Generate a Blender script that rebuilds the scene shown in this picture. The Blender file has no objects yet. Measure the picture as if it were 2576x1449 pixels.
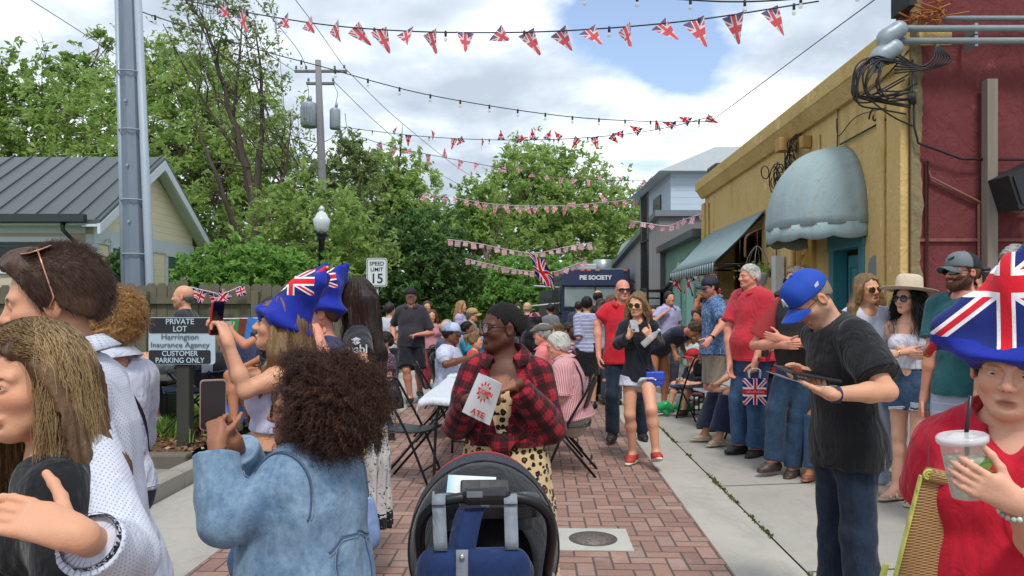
import bpy, bmesh, math, random
import numpy as np
from mathutils import Vector, Matrix
R = math.radians
PI = math.pi
rnd = random.Random(7)
sc = bpy.context.scene
COL = sc.collection
F, U0, VH, CH = 1900.0, 1288.0, 775.0, 1.49
def at(u, v, d):
 return np.array([(u-U0)/F*d, d, CH-(v-VH)/F*d])
def gx(u, d): return (u-U0)/F*d
def tag(o, label=None, cat=None, group=None, kind=None):
 if label: o['label'] = label
 if cat: o['category'] = cat
 if group: o['group'] = group
 if kind: o['kind'] = kind
 return o
def empty(name, loc=(0,0,0), rz=0.0):
 o = bpy.data.objects.new(name, None); COL.objects.link(o)
 o.location = [float(c) for c in loc]; o.rotation_euler = (0,0,rz); o.empty_display_size = .1
 return o
def thing(name, label, cat, loc=(0,0,0), rz=0.0, group=None):
 return tag(empty(name, loc, rz), label, cat, group)
def link(name, me, parent=None):
 o = bpy.data.objects.new(name, me); COL.objects.link(o)
 if parent is not None: o.parent = parent
 return o
def mesh_np(name, V, Fc, mats, smooth=True, fm=None, attrs=None, uv=None):
 """V (n,3), Fc: (m,k) int array or list of faces"""
 me = bpy.data.meshes.new(name)
 V = np.asarray(V, np.float32)
 if isinstance(Fc, np.ndarray):
  m, k = Fc.shape
  me.vertices.add(len(V)); me.vertices.foreach_set('co', V.ravel())
  me.loops.add(m*k); me.loops.foreach_set('vertex_index', Fc.ravel().astype(np.int32))
  me.polygons.add(m); me.polygons.foreach_set('loop_start', np.arange(0, m*k, k, dtype=np.int32))
  me.polygons.foreach_set('loop_total', np.full(m, k, np.int32))
 else:
  me.from_pydata([tuple(map(float, v)) for v in V], [], Fc)
  m = len(Fc)
 if smooth is not None:
  me.polygons.foreach_set('use_smooth', np.full(m, bool(smooth)))
 for mm in (mats if isinstance(mats, (list, tuple)) else [mats]): me.materials.append(mm)
 if fm is not None: me.polygons.foreach_set('material_index', np.asarray(fm, np.int32))
 if attrs:
  for nm, (arr, typ) in attrs.items():
   a = me.attributes.new(nm, typ, 'POINT')
   if typ == 'FLOAT_COLOR':
    a.data.foreach_set('color', np.asarray(arr, np.float32).ravel())
   elif typ == 'FLOAT_VECTOR':
    a.data.foreach_set('vector', np.asarray(arr, np.float32).ravel())
   else: a.data.foreach_set('value', np.asarray(arr, np.float32).ravel())
 if uv is not None:
  l = me.uv_layers.new(name='UVMap'); l.data.foreach_set('uv', np.asarray(uv, np.float32).ravel())
 me.update(calc_edges=True)
 return me
class MB:
 """collects boxes, tubes, lathes, prisms into ONE mesh"""
 def __init__(s): s.v = []; s.f = []; s.sm = []
 def add(s, vs, fs, smooth=False):
  n = len(s.v); s.v += [tuple(map(float, v)) for v in vs]
  for f in fs: s.f.append(tuple(i+n for i in f)); s.sm.append(smooth)
  return s
 def box(s, lo, hi, bev=0.0, M=None):
  (x0,y0,z0),(x1,y1,z1) = lo, hi
  if bev > 0:
   b = min(bev, (x1-x0)/2.01, (y1-y0)/2.01, (z1-z0)/2.01)
   bm = bmesh.new()
   bmesh.ops.create_cube(bm, size=1.0, matrix=Matrix.Translation(((x0+x1)/2,(y0+y1)/2,(z0+z1)/2)) @ Matrix.Diagonal((x1-x0,y1-y0,z1-z0,1)))
   bmesh.ops.bevel(bm, geom=bm.edges[:], offset=b, segments=2, affect='EDGES', profile=.5)
   bm.verts.index_update()
   vs = [v.co.copy() for v in bm.verts]; fs = [[v.index for v in f.verts] for f in bm.faces]; bm.free()
  else:
   vs = [Vector(p) for p in ((x0,y0,z0),(x1,y0,z0),(x1,y1,z0),(x0,y1,z0),(x0,y0,z1),(x1,y0,z1),(x1,y1,z1),(x0,y1,z1))]
   fs = [(0,3,2,1),(4,5,6,7),(0,1,5,4),(1,2,6,5),(2,3,7,6),(3,0,4,7)]
  if M is not None: vs = [M @ v for v in vs]
  return s.add(vs, fs)
 def tube(s, pts, r, n=8, caps=True, flat=1.0, up=(0,0,1), smooth=True):
  pts = [Vector(p) for p in pts]; rs = r if isinstance(r, (list, tuple)) else [r]*len(pts)
  vs, fs = [], []; prev = None
  for i, p in enumerate(pts):
   t = (pts[min(i+1,len(pts)-1)] - pts[max(i-1,0)])
   if t.length < 1e-9: t = Vector((0,0,1))
   t.normalize()
   if prev is None:
    a = Vector(up); a = a - t*a.dot(t)
    if a.length < 1e-3: a = Vector((1,0,0)) - t*t.x
   else: a = prev - t*prev.dot(t)
   a.normalize(); prev = a; b = t.cross(a)
   for k in range(n):
    w = 2*PI*k/n
    vs.append(p + a*(math.cos(w)*rs[i]*flat) + b*(math.sin(w)*rs[i]))
  for i in range(len(pts)-1):
   for k in range(n):
    k2 = (k+1) % n
    fs.append((i*n+k, i*n+k2, (i+1)*n+k2, (i+1)*n+k))
  if caps:
   fs.append(tuple(range(n-1,-1,-1))); fs.append(tuple((len(pts)-1)*n+k for k in range(n)))
  return s.add(vs, fs, smooth)
 def lathe(s, prof, c=(0,0,0), n=24, M=None, smooth=True):
  vs, fs = [], []
  for (r, z) in prof:
   for k in range(n):
    w = 2*PI*k/n; p = Vector((r*math.cos(w), r*math.sin(w), z))
    p = (M @ p) if M is not None else p
    vs.append(p + Vector(c))
  for i in range(len(prof)-1):
   for k in range(n):
    k2 = (k+1) % n; fs.append((i*n+k, i*n+k2, (i+1)*n+k2, (i+1)*n+k))
  fs.append(tuple(range(n-1,-1,-1))); fs.append(tuple((len(prof)-1)*n+k for k in range(n)))
  return s.add(vs, fs, smooth)
 def prism(s, poly, y0, y1, axis='y', M=None):
  """polygon in the plane across `axis`, extruded from y0 to y1"""
  n = len(poly); vs = []
  for y in (y0, y1):
   for (a, b) in poly:
    p = {'y': (a,y,b), 'x': (y,a,b), 'z': (a,b,y)}[axis]
    vs.append(M @ Vector(p) if M is not None else Vector(p))
  fs = [tuple(range(n)), tuple(range(2*n-1, n-1, -1))] + [(i, i+n, (i+1)%n+n, (i+1)%n) for i in range(n)]
  return s.add(vs, fs)
 def sheet(s, grid, thick=None, smooth=True):
  """grid [i][j] of points -> sheet (optionally with thickness along z-ish normal)"""
  ni, nj = len(grid), len(grid[0])
  top = [Vector(p) for row in grid for p in row]
  q = [(i*nj+j, i*nj+j+1, (i+1)*nj+j+1, (i+1)*nj+j) for i in range(ni-1) for j in range(nj-1)]
  if not thick: return s.add(top, q, smooth)
  nr = [Vector((0,0,0)) for _ in top]
  for f in q:
   a = (top[f[2]]-top[f[0]]).cross(top[f[3]]-top[f[1]])
   for i in f: nr[i] += a
  bot = [p - n.normalized()*thick for p, n in zip(top, nr)]
  m = len(top); fs = list(q) + [tuple(i+m for i in reversed(f)) for f in q]
  ring = [j for j in range(nj)] + [i*nj+nj-1 for i in range(1,ni)] + [(ni-1)*nj+j for j in range(nj-2,-1,-1)] + [i*nj for i in range(ni-2,0,-1)]
  fs += [(ring[k], ring[k]+m, ring[(k+1)%len(ring)]+m, ring[(k+1)%len(ring)]) for k in range(len(ring))]
  return s.add(top+bot, fs, smooth)
 def data(s, name, mats):
  me = bpy.data.meshes.new(name); me.from_pydata(s.v, [], s.f)
  me.polygons.foreach_set('use_smooth', s.sm)
  for mm in (mats if isinstance(mats, (list, tuple)) else [mats]): me.materials.append(mm)
  bm = bmesh.new(); bm.from_mesh(me); bmesh.ops.recalc_face_normals(bm, faces=bm.faces); bm.to_mesh(me); bm.free()
  me.update(); return me
 def build(s, name, mats, parent=None): return link(name, s.data(name, mats), parent)
def copy_tree(o, parent=None):
 c = o.copy(); COL.objects.link(c)
 if parent is not None: c.parent = parent
 for ch in list(o.children): copy_tree(ch, c)
 return c
def lin(c):
 """'#rrggbb' or 0..255 triple -> linear rgb"""
 if isinstance(c, str): c = [int(c[i:i+2], 16) for i in (1,3,5)]
 out = []
 for x in c[:3]:
  x = x/255.0; out.append(x/12.92 if x <= .04045 else ((x+.055)/1.055)**2.4)
 return out
class NT:
 def __init__(s, name):
  s.m = bpy.data.materials.new(name); s.m.use_nodes = True
  s.t = s.m.node_tree; s.n = s.t.nodes
  s.b = s.n['Principled BSDF']; s._tc = None
 def new(s, typ, **kw):
  n = s.n.new(typ)
  for k, v in kw.items(): setattr(n, k, v)
  return n
 def lk(s, a, b): s.t.links.new(a, b)
 def setin(s, node, key, val):
  if val is None: return
  if hasattr(val, 'is_output'): s.lk(val, node.inputs[key])
  else: node.inputs[key].default_value = val
 def tc(s, out='Object'):
  if s._tc is None: s._tc = s.new('ShaderNodeTexCoord')
  return s._tc.outputs[out]
 def attr(s, name, out='Vector'):
  n = s.new('ShaderNodeAttribute', attribute_name=name); return n.outputs[out]
 def map(s, v, scale=(1,1,1), rot=(0,0,0), loc=(0,0,0)):
  n = s.new('ShaderNodeMapping'); s.lk(v, n.inputs['Vector'])
  n.inputs['Scale'].default_value = scale; n.inputs['Rotation'].default_value = rot; n.inputs['Location'].default_value = loc
  return n.outputs[0]
 def noise(s, v, scale=5, detail=4, rough=.55, dist=0.0, out='Fac'):
  n = s.new('ShaderNodeTexNoise'); s.lk(v, n.inputs['Vector'])
  n.inputs['Scale'].default_value = scale; n.inputs['Detail'].default_value = detail
  n.inputs['Roughness'].default_value = rough; n.inputs['Distortion'].default_value = dist
  return n.outputs[out]
 def vor(s, v, scale=5, feature='F1', rnd_=1.0, out='Distance'):
  n = s.new('ShaderNodeTexVoronoi', feature=feature); s.lk(v, n.inputs['Vector'])
  n.inputs['Scale'].default_value = scale; n.inputs['Randomness'].default_value = rnd_
  return n.outputs[out]
 def wave(s, v, scale=5, dist=0, dscale=1, dirn='X', prof='SIN', kind='BANDS'):
  n = s.new('ShaderNodeTexWave', wave_type=kind, wave_profile=prof)
  if kind == 'BANDS': n.bands_direction = dirn
  s.lk(v, n.inputs['Vector']); n.inputs['Scale'].default_value = scale
  n.inputs['Distortion'].default_value = dist; n.inputs['Detail Scale'].default_value = dscale
  return n.outputs['Fac']
 def math(s, op, a, b=None, c=None, clamp=False):
  n = s.new('ShaderNodeMath', operation=op); n.use_clamp = clamp
  for i, x in enumerate((a, b, c)):
   if x is not None: s.setin(n, i, x)
  return n.outputs[0]
 def sep(s, v):
  n = s.new('ShaderNodeSeparateXYZ'); s.lk(v, n.inputs[0]); return n.outputs
 def comb(s, x=0.0, y=0.0, z=0.0):
  n = s.new('ShaderNodeCombineXYZ')
  for i, q in enumerate((x,y,z)): s.setin(n, i, q)
  return n.outputs[0]
 def ramp(s, f, stops, interp='LINEAR'):
  n = s.new('ShaderNodeValToRGB'); n.color_ramp.interpolation = interp
  e = n.color_ramp.elements
  while len(e) > 1: e.remove(e[0])
  e[0].position = stops[0][0]; e[0].color = (*stops[0][1][:3], 1)
  for p, c in stops[1:]:
   q = e.new(p); q.color = (*c[:3], 1)
  s.lk(f, n.inputs[0]); return n.outputs[0]
 def mix(s, f, a, b, blend='MIX'):
  n = s.new('ShaderNodeMix', data_type='RGBA', blend_type=blend); n.clamp_factor = True
  s.setin(n, 0, f)
  for k, x in ((6, a), (7, b)):
   if isinstance(x, (list, tuple, np.ndarray)): x = (*[float(q) for q in x[:3]], 1)
   s.setin(n, k, x)
  return n.outputs[2]
 def rng(s, f, a, b, c=0.0, d=1.0):
  n = s.new('ShaderNodeMapRange'); n.clamp = True
  s.setin(n, 0, f)
  for i, x in enumerate((a, b, c, d)): n.inputs[i+1].default_value = x
  return n.outputs[0]
 def bump(s, h, strength=.3, dist=.01, nrm=None):
  n = s.new('ShaderNodeBump'); n.inputs['Strength'].default_value = strength; n.inputs['Distance'].default_value = dist
  s.lk(h, n.inputs['Height'])
  if nrm is not None: s.lk(nrm, n.inputs['Normal'])
  return n.outputs[0]
 def out(s, col=None, rough=.6, nrm=None, metal=0.0, spec=.5, **kw):
  b = s.b
  if col is not None:
   if hasattr(col, 'is_output'): s.lk(col, b.inputs['Base Color'])
   else: b.inputs['Base Color'].default_value = (*[float(q) for q in col[:3]], 1)
  s.setin(b, 'Roughness', rough); s.setin(b, 'Metallic', metal); b.inputs['Specular IOR Level'].default_value = spec
  if nrm is not None: s.lk(nrm, b.inputs['Normal'])
  for k, v in kw.items(): s.setin(b, k, v)
  return s.m
_MC = {}
def plain(name, c, rough=.5, metal=0.0, var=.12, scale=12.0, bump=0.0, spec=.5, **kw):
 """a plain painted/plastic/metal surface with slight mottling"""
 key = ('p', name)
 if key in _MC: return _MC[key]
 t = NT(name); c = lin(c); v = t.tc()
 n = t.noise(v, scale, 5, .6)
 col = t.mix(n, [x*(1-var) for x in c], [min(1, x*(1+var)) for x in c])
 nr = t.bump(t.noise(v, scale*4, 4), bump, .01) if bump else None
 r = t.rng(n, .3, .7, max(.02, rough-.08), min(1, rough+.08))
 _MC[key] = t.out(col, r, nr, metal, spec, **kw); return _MC[key]
def cloth(name, c, rough=.85, var=.10, fold=.35, c2=None, weave=0.0, sheen=.15):
 """woven cloth: soft mottling, folds in the normal, fine weave"""
 key = ('c', name)
 if key in _MC: return _MC[key]
 t = NT(name); a = lin(c); v = t.tc()
 n = t.noise(t.map(v, (1,1,.6)), 9, 4, .6)
 hi = lin(c2) if c2 else [min(1, x*(1+var)) for x in a]
 col = t.mix(t.rng(n, .3, .7), [x*(1-var) for x in a], hi)
 f1 = t.noise(t.map(v, (1,1,.45), (0,R(25),0)), 7, 3, .5, 1.2)
 f2 = t.noise(t.map(v, (1,1,.5), (0,R(-35),R(20))), 17, 3, .55, 1.6); nb = t.bump(f1, min(1, fold*1.5), .05); nb = t.bump(f2, fold*.8, .02, nb)
 nb = t.bump(t.noise(v, 320, 3), .25, .002, nb)
 _MC[key] = t.out(col, rough, nb, 0, .25, **{'Sheen Weight': sheen}); return _MC[key]
def pattern_cloth(name, fn, rough=.85, fold=.35):
 """fn(t) -> colour socket"""
 key = ('pc', name)
 if key in _MC: return _MC[key]
 t = NT(name); v = t.tc(); col = fn(t)
 f1 = t.noise(t.map(v, (1,1,.45), (0,R(25),0)), 7, 3, .5, 1.2)
 nb = t.bump(f1, fold, .05); nb = t.bump(t.noise(v, 260, 2), .12, .002, nb)
 _MC[key] = t.out(col, rough, nb, 0, .25, **{'Sheen Weight': .1}); return _MC[key]
def skin_mat():
 if 'skin' in _MC: return _MC['skin']
 t = NT('skin'); a = t.attr('tone', 'Color'); v = t.tc()
 n = t.math('ADD', t.math('MULTIPLY', t.noise(v, 14, 6, .7), .6), t.math('MULTIPLY', t.noise(v, 90, 4, .7), .4))
 col = t.mix(.26, a, t.mix(n, (.50,.22,.17), (.86,.74,.62)), 'OVERLAY')
 nb = t.bump(t.noise(v, 170, 5, .7), .3, .004)
 _MC['skin'] = t.out(col, t.rng(n, .3, .7, .42, .6), nb, 0, .4, **{'Subsurface Weight': .12, 'Subsurface Radius': (.012,.004,.002), 'Subsurface Scale': .5})
 return _MC['skin']
def tone_mat(name='tinted_surface', rough=.7, bump=.2, scale=120):
 """base colour from the mesh's own colour attribute (caps with panels, hats ...)"""
 key = ('t', name)
 if key in _MC: return _MC[key]
 t = NT(name); a = t.attr('tone', 'Color'); v = t.tc()
 n = t.noise(v, 30, 4)
 col = t.mix(.12, a, t.mix(n, (.3,.3,.3), (.7,.7,.7)), 'OVERLAY')
 _MC[key] = t.out(col, rough, t.bump(t.noise(v, scale, 3), bump, .004), 0, .3); return _MC[key]
def hair_mat(name, c1, c2, rough=.42, scale=70):
 key = ('h', name)
 if key in _MC: return _MC[key]
 t = NT(name); v = t.tc(); g = t.attr('uvw')
 n1 = t.noise(t.map(v, (1,1,.08)), scale, 5, .7, .3); n2 = t.noise(v, 6, 3)
 f = t.rng(t.math('ADD', t.math('MULTIPLY', n1, .6), t.math('MULTIPLY', n2, .5)), .33, .78)
 col = t.mix(f, lin(c1), lin(c2))
 nb = t.bump(n1, .6, .012)
 _MC[key] = t.out(col, rough, nb, 0, .35, **{'Anisotropic': .4}); return _MC[key]
def jack_nodes(t, x, y):
 """Union flag colour from x in -1..1, y in -.5...5"""
 ab = lambda q: t.math('ABSOLUTE', q)
 d1 = ab(t.math('SUBTRACT', t.math('MULTIPLY', x, .447), t.math('MULTIPLY', y, .894)))
 d2 = ab(t.math('ADD', t.math('MULTIPLY', x, .447), t.math('MULTIPLY', y, .894)))
 dg = t.math('MINIMUM', d1, d2); cr = t.math('MINIMUM', ab(x), ab(y))
 st = lambda q, w: t.math('LESS_THAN', q, w)
 c = t.mix(st(dg, .095), lin('#1d2a6e'), lin('#e9e6ea'))
 c = t.mix(st(dg, .042), c, lin('#d0202f'))
 c = t.mix(st(cr, .165), c, lin('#eeeaec'))
 return t.mix(st(cr, .10), c, lin('#d81e2c'))
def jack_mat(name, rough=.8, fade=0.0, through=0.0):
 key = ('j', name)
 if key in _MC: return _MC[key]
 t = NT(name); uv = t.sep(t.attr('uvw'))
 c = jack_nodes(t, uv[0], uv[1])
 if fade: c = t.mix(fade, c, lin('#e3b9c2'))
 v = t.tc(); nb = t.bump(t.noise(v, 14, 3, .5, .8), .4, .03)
 m = t.out(c, rough, nb, 0, .3)
 if through:   # thin cloth lets daylight through
  tr = t.new('ShaderNodeBsdfTranslucent'); t.lk(c, tr.inputs['Color'])
  mx = t.new('ShaderNodeMixShader'); mx.inputs[0].default_value = through
  t.lk(t.b.outputs[0], mx.inputs[1]); t.lk(tr.outputs[0], mx.inputs[2])
  o = t.n['Material Output']; t.lk(mx.outputs[0], o.inputs['Surface'])
 _MC[key] = m; return m
_FONT = None
def text_mesh(name, s, size, mat, parent=None, M=None, depth=.002, align='CENTER', bold=0.0, sx=1.0):
 cu = bpy.data.curves.new(name, 'FONT'); cu.body = s; cu.size = size; cu.extrude = depth
 cu.align_x = align; cu.align_y = 'CENTER'; cu.offset = bold
 cu.resolution_u = 4
 o = bpy.data.objects.new(name, cu); COL.objects.link(o)
 dg = bpy.context.evaluated_depsgraph_get(); dg.update()
 me = bpy.data.meshes.new_from_object(o.evaluated_get(dg))
 bpy.data.objects.remove(o); bpy.data.curves.remove(cu)
 me.transform(Matrix.Diagonal((sx,1,1,1)))
 if M is not None: me.transform(M)
 me.materials.clear(); me.materials.append(mat)
 return link(name, me, parent)
def V3(*a): return np.array(a if len(a) == 3 else a[0], np.float32)
def nz(v):
 v = np.asarray(v, np.float32); l = float(np.linalg.norm(v)); return v/l if l > 1e-9 else v
def rc(a, b, ra, rb=None, k=.02, op='u', n=None, s=1.0, cap=0):
 """tapered capsule; n,s = flattened along n to s; cap=1: cut flat at b"""
 rb = ra if rb is None else rb
 return dict(t='rc', a=V3(a), b=V3(b), ra=float(ra), rb=float(rb), k=k, op=op, n=None if n is None else nz(n), s=float(s), cap=cap)
def el(c, r, M=None, k=.02, op='u'):
 return dict(t='el', c=V3(c), r=V3(r), M=None if M is None else np.asarray(M, np.float32), k=k, op=op)
def pl(p, n, k=.004, op='i'): return dict(t='pl', p=V3(p), n=nz(n), k=k, op=op)
def fnp(f, k=.004, op='i'): return dict(t='fn', f=f, k=k, op=op)
def _d(p, P):
 if p['t'] == 'rc':
  a, ba, n, s = p['a'], p['b']-p['a'], p['n'], p['s']
  pa = P - a
  if n is not None and s != 1.0:
   e = 1/s - 1
   pn = pa @ n; pa = pa + np.outer(pn*e, n); ba = ba + n*(float(ba @ n)*e)
  l2 = float(ba @ ba) + 1e-12
  tr = (pa @ ba)/l2; t = np.clip(tr, 0, 1)
  q = pa - t[:,None]*ba
  ln = np.sqrt((q*q).sum(1)) + 1e-9
  d = ln - (p['ra'] + (p['rb']-p['ra'])*t)
  if n is not None and s != 1.0:
   qn = (q @ n)/ln
   d = d/np.sqrt(1 + qn*qn*(1/(s*s)-1))
  if p['cap']: d = np.maximum(d, (tr-1)*math.sqrt(l2))
  return d
 if p['t'] == 'el':
  q = P - p['c']
  if p['M'] is not None: q = q @ p['M']      # columns = axes
  k0 = np.sqrt(((q/p['r'])**2).sum(1)) + 1e-9
  k1 = np.sqrt(((q/(p['r']**2))**2).sum(1)) + 1e-9
  return k0*(k0-1)/k1
 if p['t'] == 'pl': return (P - p['p']) @ p['n']
 return p['f'](P)
def ev(prims, P):
 d = np.full(len(P), 9.0, np.float32)
 for p in prims:
  k = p['k']
  if p['op'] == 'u':
   if p['t'] == 'rc': c = (p['a']+p['b'])/2; Rr = float(np.linalg.norm(p['b']-p['a']))/2 + max(p['ra'], p['rb'])
   elif p['t'] == 'el': c = p['c']; Rr = float(p['r'].max())
   else: c = None
   if c is not None:
    w = P - c; lb = np.sqrt((w*w).sum(1)) - Rr
    m = np.nonzero(lb < d + k)[0]
    if len(m) == 0: continue
    if len(m) < .7*len(P):
     d2 = _d(p, P[m]); d1 = d[m]
     h = np.maximum(k - np.abs(d1-d2), 0)/k
     d[m] = np.minimum(d1, d2) - h*h*k*.25
     continue
   d2 = _d(p, P)
   h = np.maximum(k - np.abs(d-d2), 0)/k
   d = np.minimum(d, d2) - h*h*k*.25
  else:
   d2 = _d(p, P)
   if p['op'] == 's': d2 = -d2
   h = np.maximum(k - np.abs(d-d2), 0)/k
   d = np.maximum(d, d2) + h*h*k*.25
 return d
def bounds(prims, pad=.02):
 lo = np.full(3, 1e9); hi = -lo
 for p in prims:
  if p['op'] != 'u': continue
  if p['t'] == 'rc':
   r = max(p['ra'], p['rb']); pts = (p['a'], p['b'])
  elif p['t'] == 'el': r = float(p['r'].max()); pts = (p['c'],)
  else: continue
  for q in pts: lo = np.minimum(lo, q-r); hi = np.maximum(hi, q+r)
 return lo-pad, hi+pad
def polygonise(prims, h, disp=None, lo=None, hi=None, extra=0.0):
 l0, h0 = bounds(prims, .02+extra)
 lo = l0 if lo is None else np.maximum(lo, l0); hi = h0 if hi is None else np.minimum(hi, h0)
 B = 6
 nb = np.maximum(1, np.ceil((hi-lo)/(h*B)).astype(int)); n = nb*B
 f = (lambda P: ev(prims, P)) if disp is None else (lambda P: ev(prims, P) - disp(P))
 I = np.stack(np.meshgrid(*[np.arange(k) for k in nb], indexing='ij'), -1).reshape(-1, 3)
 C = (lo + (I*B + (B-1)/2)*h).astype(np.float32)
 dc = ev(prims, C)
 keep = np.abs(dc) < (B*h*.87*1.5 + extra + .02*(h < .012) + .5*h)
 D = np.repeat(np.repeat(np.repeat(dc.reshape(nb), B, 0), B, 1), B, 2)
 Ik = I[keep]
 if len(Ik) == 0: return np.zeros((0,3), np.float32), np.zeros((0,4), np.int32)
 o = np.stack(np.meshgrid(*[np.arange(B)]*3, indexing='ij'), -1).reshape(-1, 3)
 G = (Ik[:,None,:]*B + o[None]).reshape(-1, 3)
 P = (lo + G*h).astype(np.float32)
 val = np.concatenate([f(P[i:i+200000]) for i in range(0, len(P), 200000)])
 D[G[:,0], G[:,1], G[:,2]] = val
 for ax in range(3):     # close the border
  sl = [slice(None)]*3
  for e in (0, -1):
   sl[ax] = e; D[tuple(sl)] = np.maximum(D[tuple(sl)], h*.3)
 S = D < 0
 c = [(0,0,0),(1,0,0),(0,1,0),(1,1,0),(0,0,1),(1,0,1),(0,1,1),(1,1,1)]
 nx, ny, nzz = n
 sh = lambda A, q: A[q[0]:nx-1+q[0], q[1]:ny-1+q[1], q[2]:nzz-1+q[2]]
 cnt = sum(sh(S, q).astype(np.int8) for q in c)
 act = (cnt > 0) & (cnt < 8)
 A = np.argwhere(act)
 if len(A) == 0: return np.zeros((0,3), np.float32), np.zeros((0,4), np.int32)
 vals = np.stack([D[A[:,0]+q[0], A[:,1]+q[1], A[:,2]+q[2]] for q in c], 1)
 acc = np.zeros((len(A), 3), np.float32); w = np.zeros(len(A), np.float32)
 for i in range(8):
  for j in range(i+1, 8):
   qi, qj = np.array(c[i]), np.array(c[j])
   if np.abs(qi-qj).sum() != 1: continue
   a, b = vals[:,i], vals[:,j]
   m = (a < 0) != (b < 0)
   t = a[m]/(a[m]-b[m])
   acc[m] += qi + t[:,None]*(qj-qi); w[m] += 1
 V = (lo + (A + acc/w[:,None])*h).astype(np.float32)
 idx = np.full((nx-1, ny-1, nzz-1), -1, np.int32); idx[act] = np.arange(len(A))
 Q = []
 for ax in range(3):
  b, d = [(1,2),(2,0),(0,1)][ax]
  s0 = [slice(0, k) for k in (nx-1, ny-1, nzz-1)]
  S0 = S[:nx-1,:ny-1,:nzz-1]
  sl = [slice(0,nx-1), slice(0,ny-1), slice(0,nzz-1)]
  sl[ax] = slice(1, n[ax])
  S1 = S[tuple(sl)]
  e = np.argwhere(S0 != S1)
  e = e[(e[:,b] > 0) & (e[:,d] > 0)]
  if len(e) == 0: continue
  ob = np.zeros(3, int); ob[b] = 1; od = np.zeros(3, int); od[d] = 1
  g = lambda q: idx[q[:,0], q[:,1], q[:,2]]
  quad = np.stack([g(e), g(e-ob), g(e-ob-od), g(e-od)], 1)
  fl = S0[e[:,0], e[:,1], e[:,2]]
  quad[~fl] = quad[~fl][:, ::-1]
  Q.append(quad)
 Q = np.concatenate(Q); Q = Q[(Q >= 0).all(1)][:, ::-1]
 for _ in range(1):
  e = h*.5; d0 = f(V)
  g = np.stack([f(V + np.eye(3, dtype=np.float32)[i]*e) - d0 for i in range(3)], 1)/e
  gl = (g*g).sum(1) + 1e-6
  st = np.clip(d0/gl, -h, h)
  V = V - (g*np.where(gl > .15, st, 0)[:,None]).astype(np.float32)*.8
 return V, np.ascontiguousarray(Q.astype(np.int32))
def merge(parts):
 Vs, Fs, o = [], [], 0
 for V, Fc in parts:
  if len(V) == 0: continue
  Vs.append(V); Fs.append(Fc+o); o += len(V)
 return np.concatenate(Vs), np.concatenate(Fs)
def folds(seed, amp, scale=9.0, stretch=(1,1,.5)):
 """cloth folds: warped ridges"""
 g = np.random.RandomState(seed)
 W = g.normal(size=(4,3)).astype(np.float32); W /= np.linalg.norm(W, axis=1)[:,None]
 W *= np.array(stretch, np.float32)*scale
 ph = g.rand(4)*6.28
 def f(P):
  w = np.sin(P @ (W[0]*.7) + ph[0])*1.6
  a = np.sin(P @ (W[1]*1.6) + w + ph[1])
  b = np.sin(P @ (W[2]*2.9) + 1.7*a + ph[2])
  c = np.sin(P @ (W[3]*5.3) + 1.3*b + ph[3])
  return (amp*(.5*a + .33*b*np.abs(b) + .2*c)).astype(np.float32)
 return f
SKIN = dict(fair='#c8987c', pale='#d2a48d', pink='#c98d78', tan='#b07a5c', olive='#bd8f70', brown='#6b4430', dark='#4a2d20', mid='#8a5b42')
def rot(ax, deg):
 c, s = math.cos(R(deg)), math.sin(R(deg))
 if ax == 'x': m = [[1,0,0],[0,c,-s],[0,s,c]]
 elif ax == 'y': m = [[c,0,s],[0,1,0],[-s,0,c]]
 else: m = [[c,-s,0],[s,c,0],[0,0,1]]
 return np.array(m, np.float64)
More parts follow.
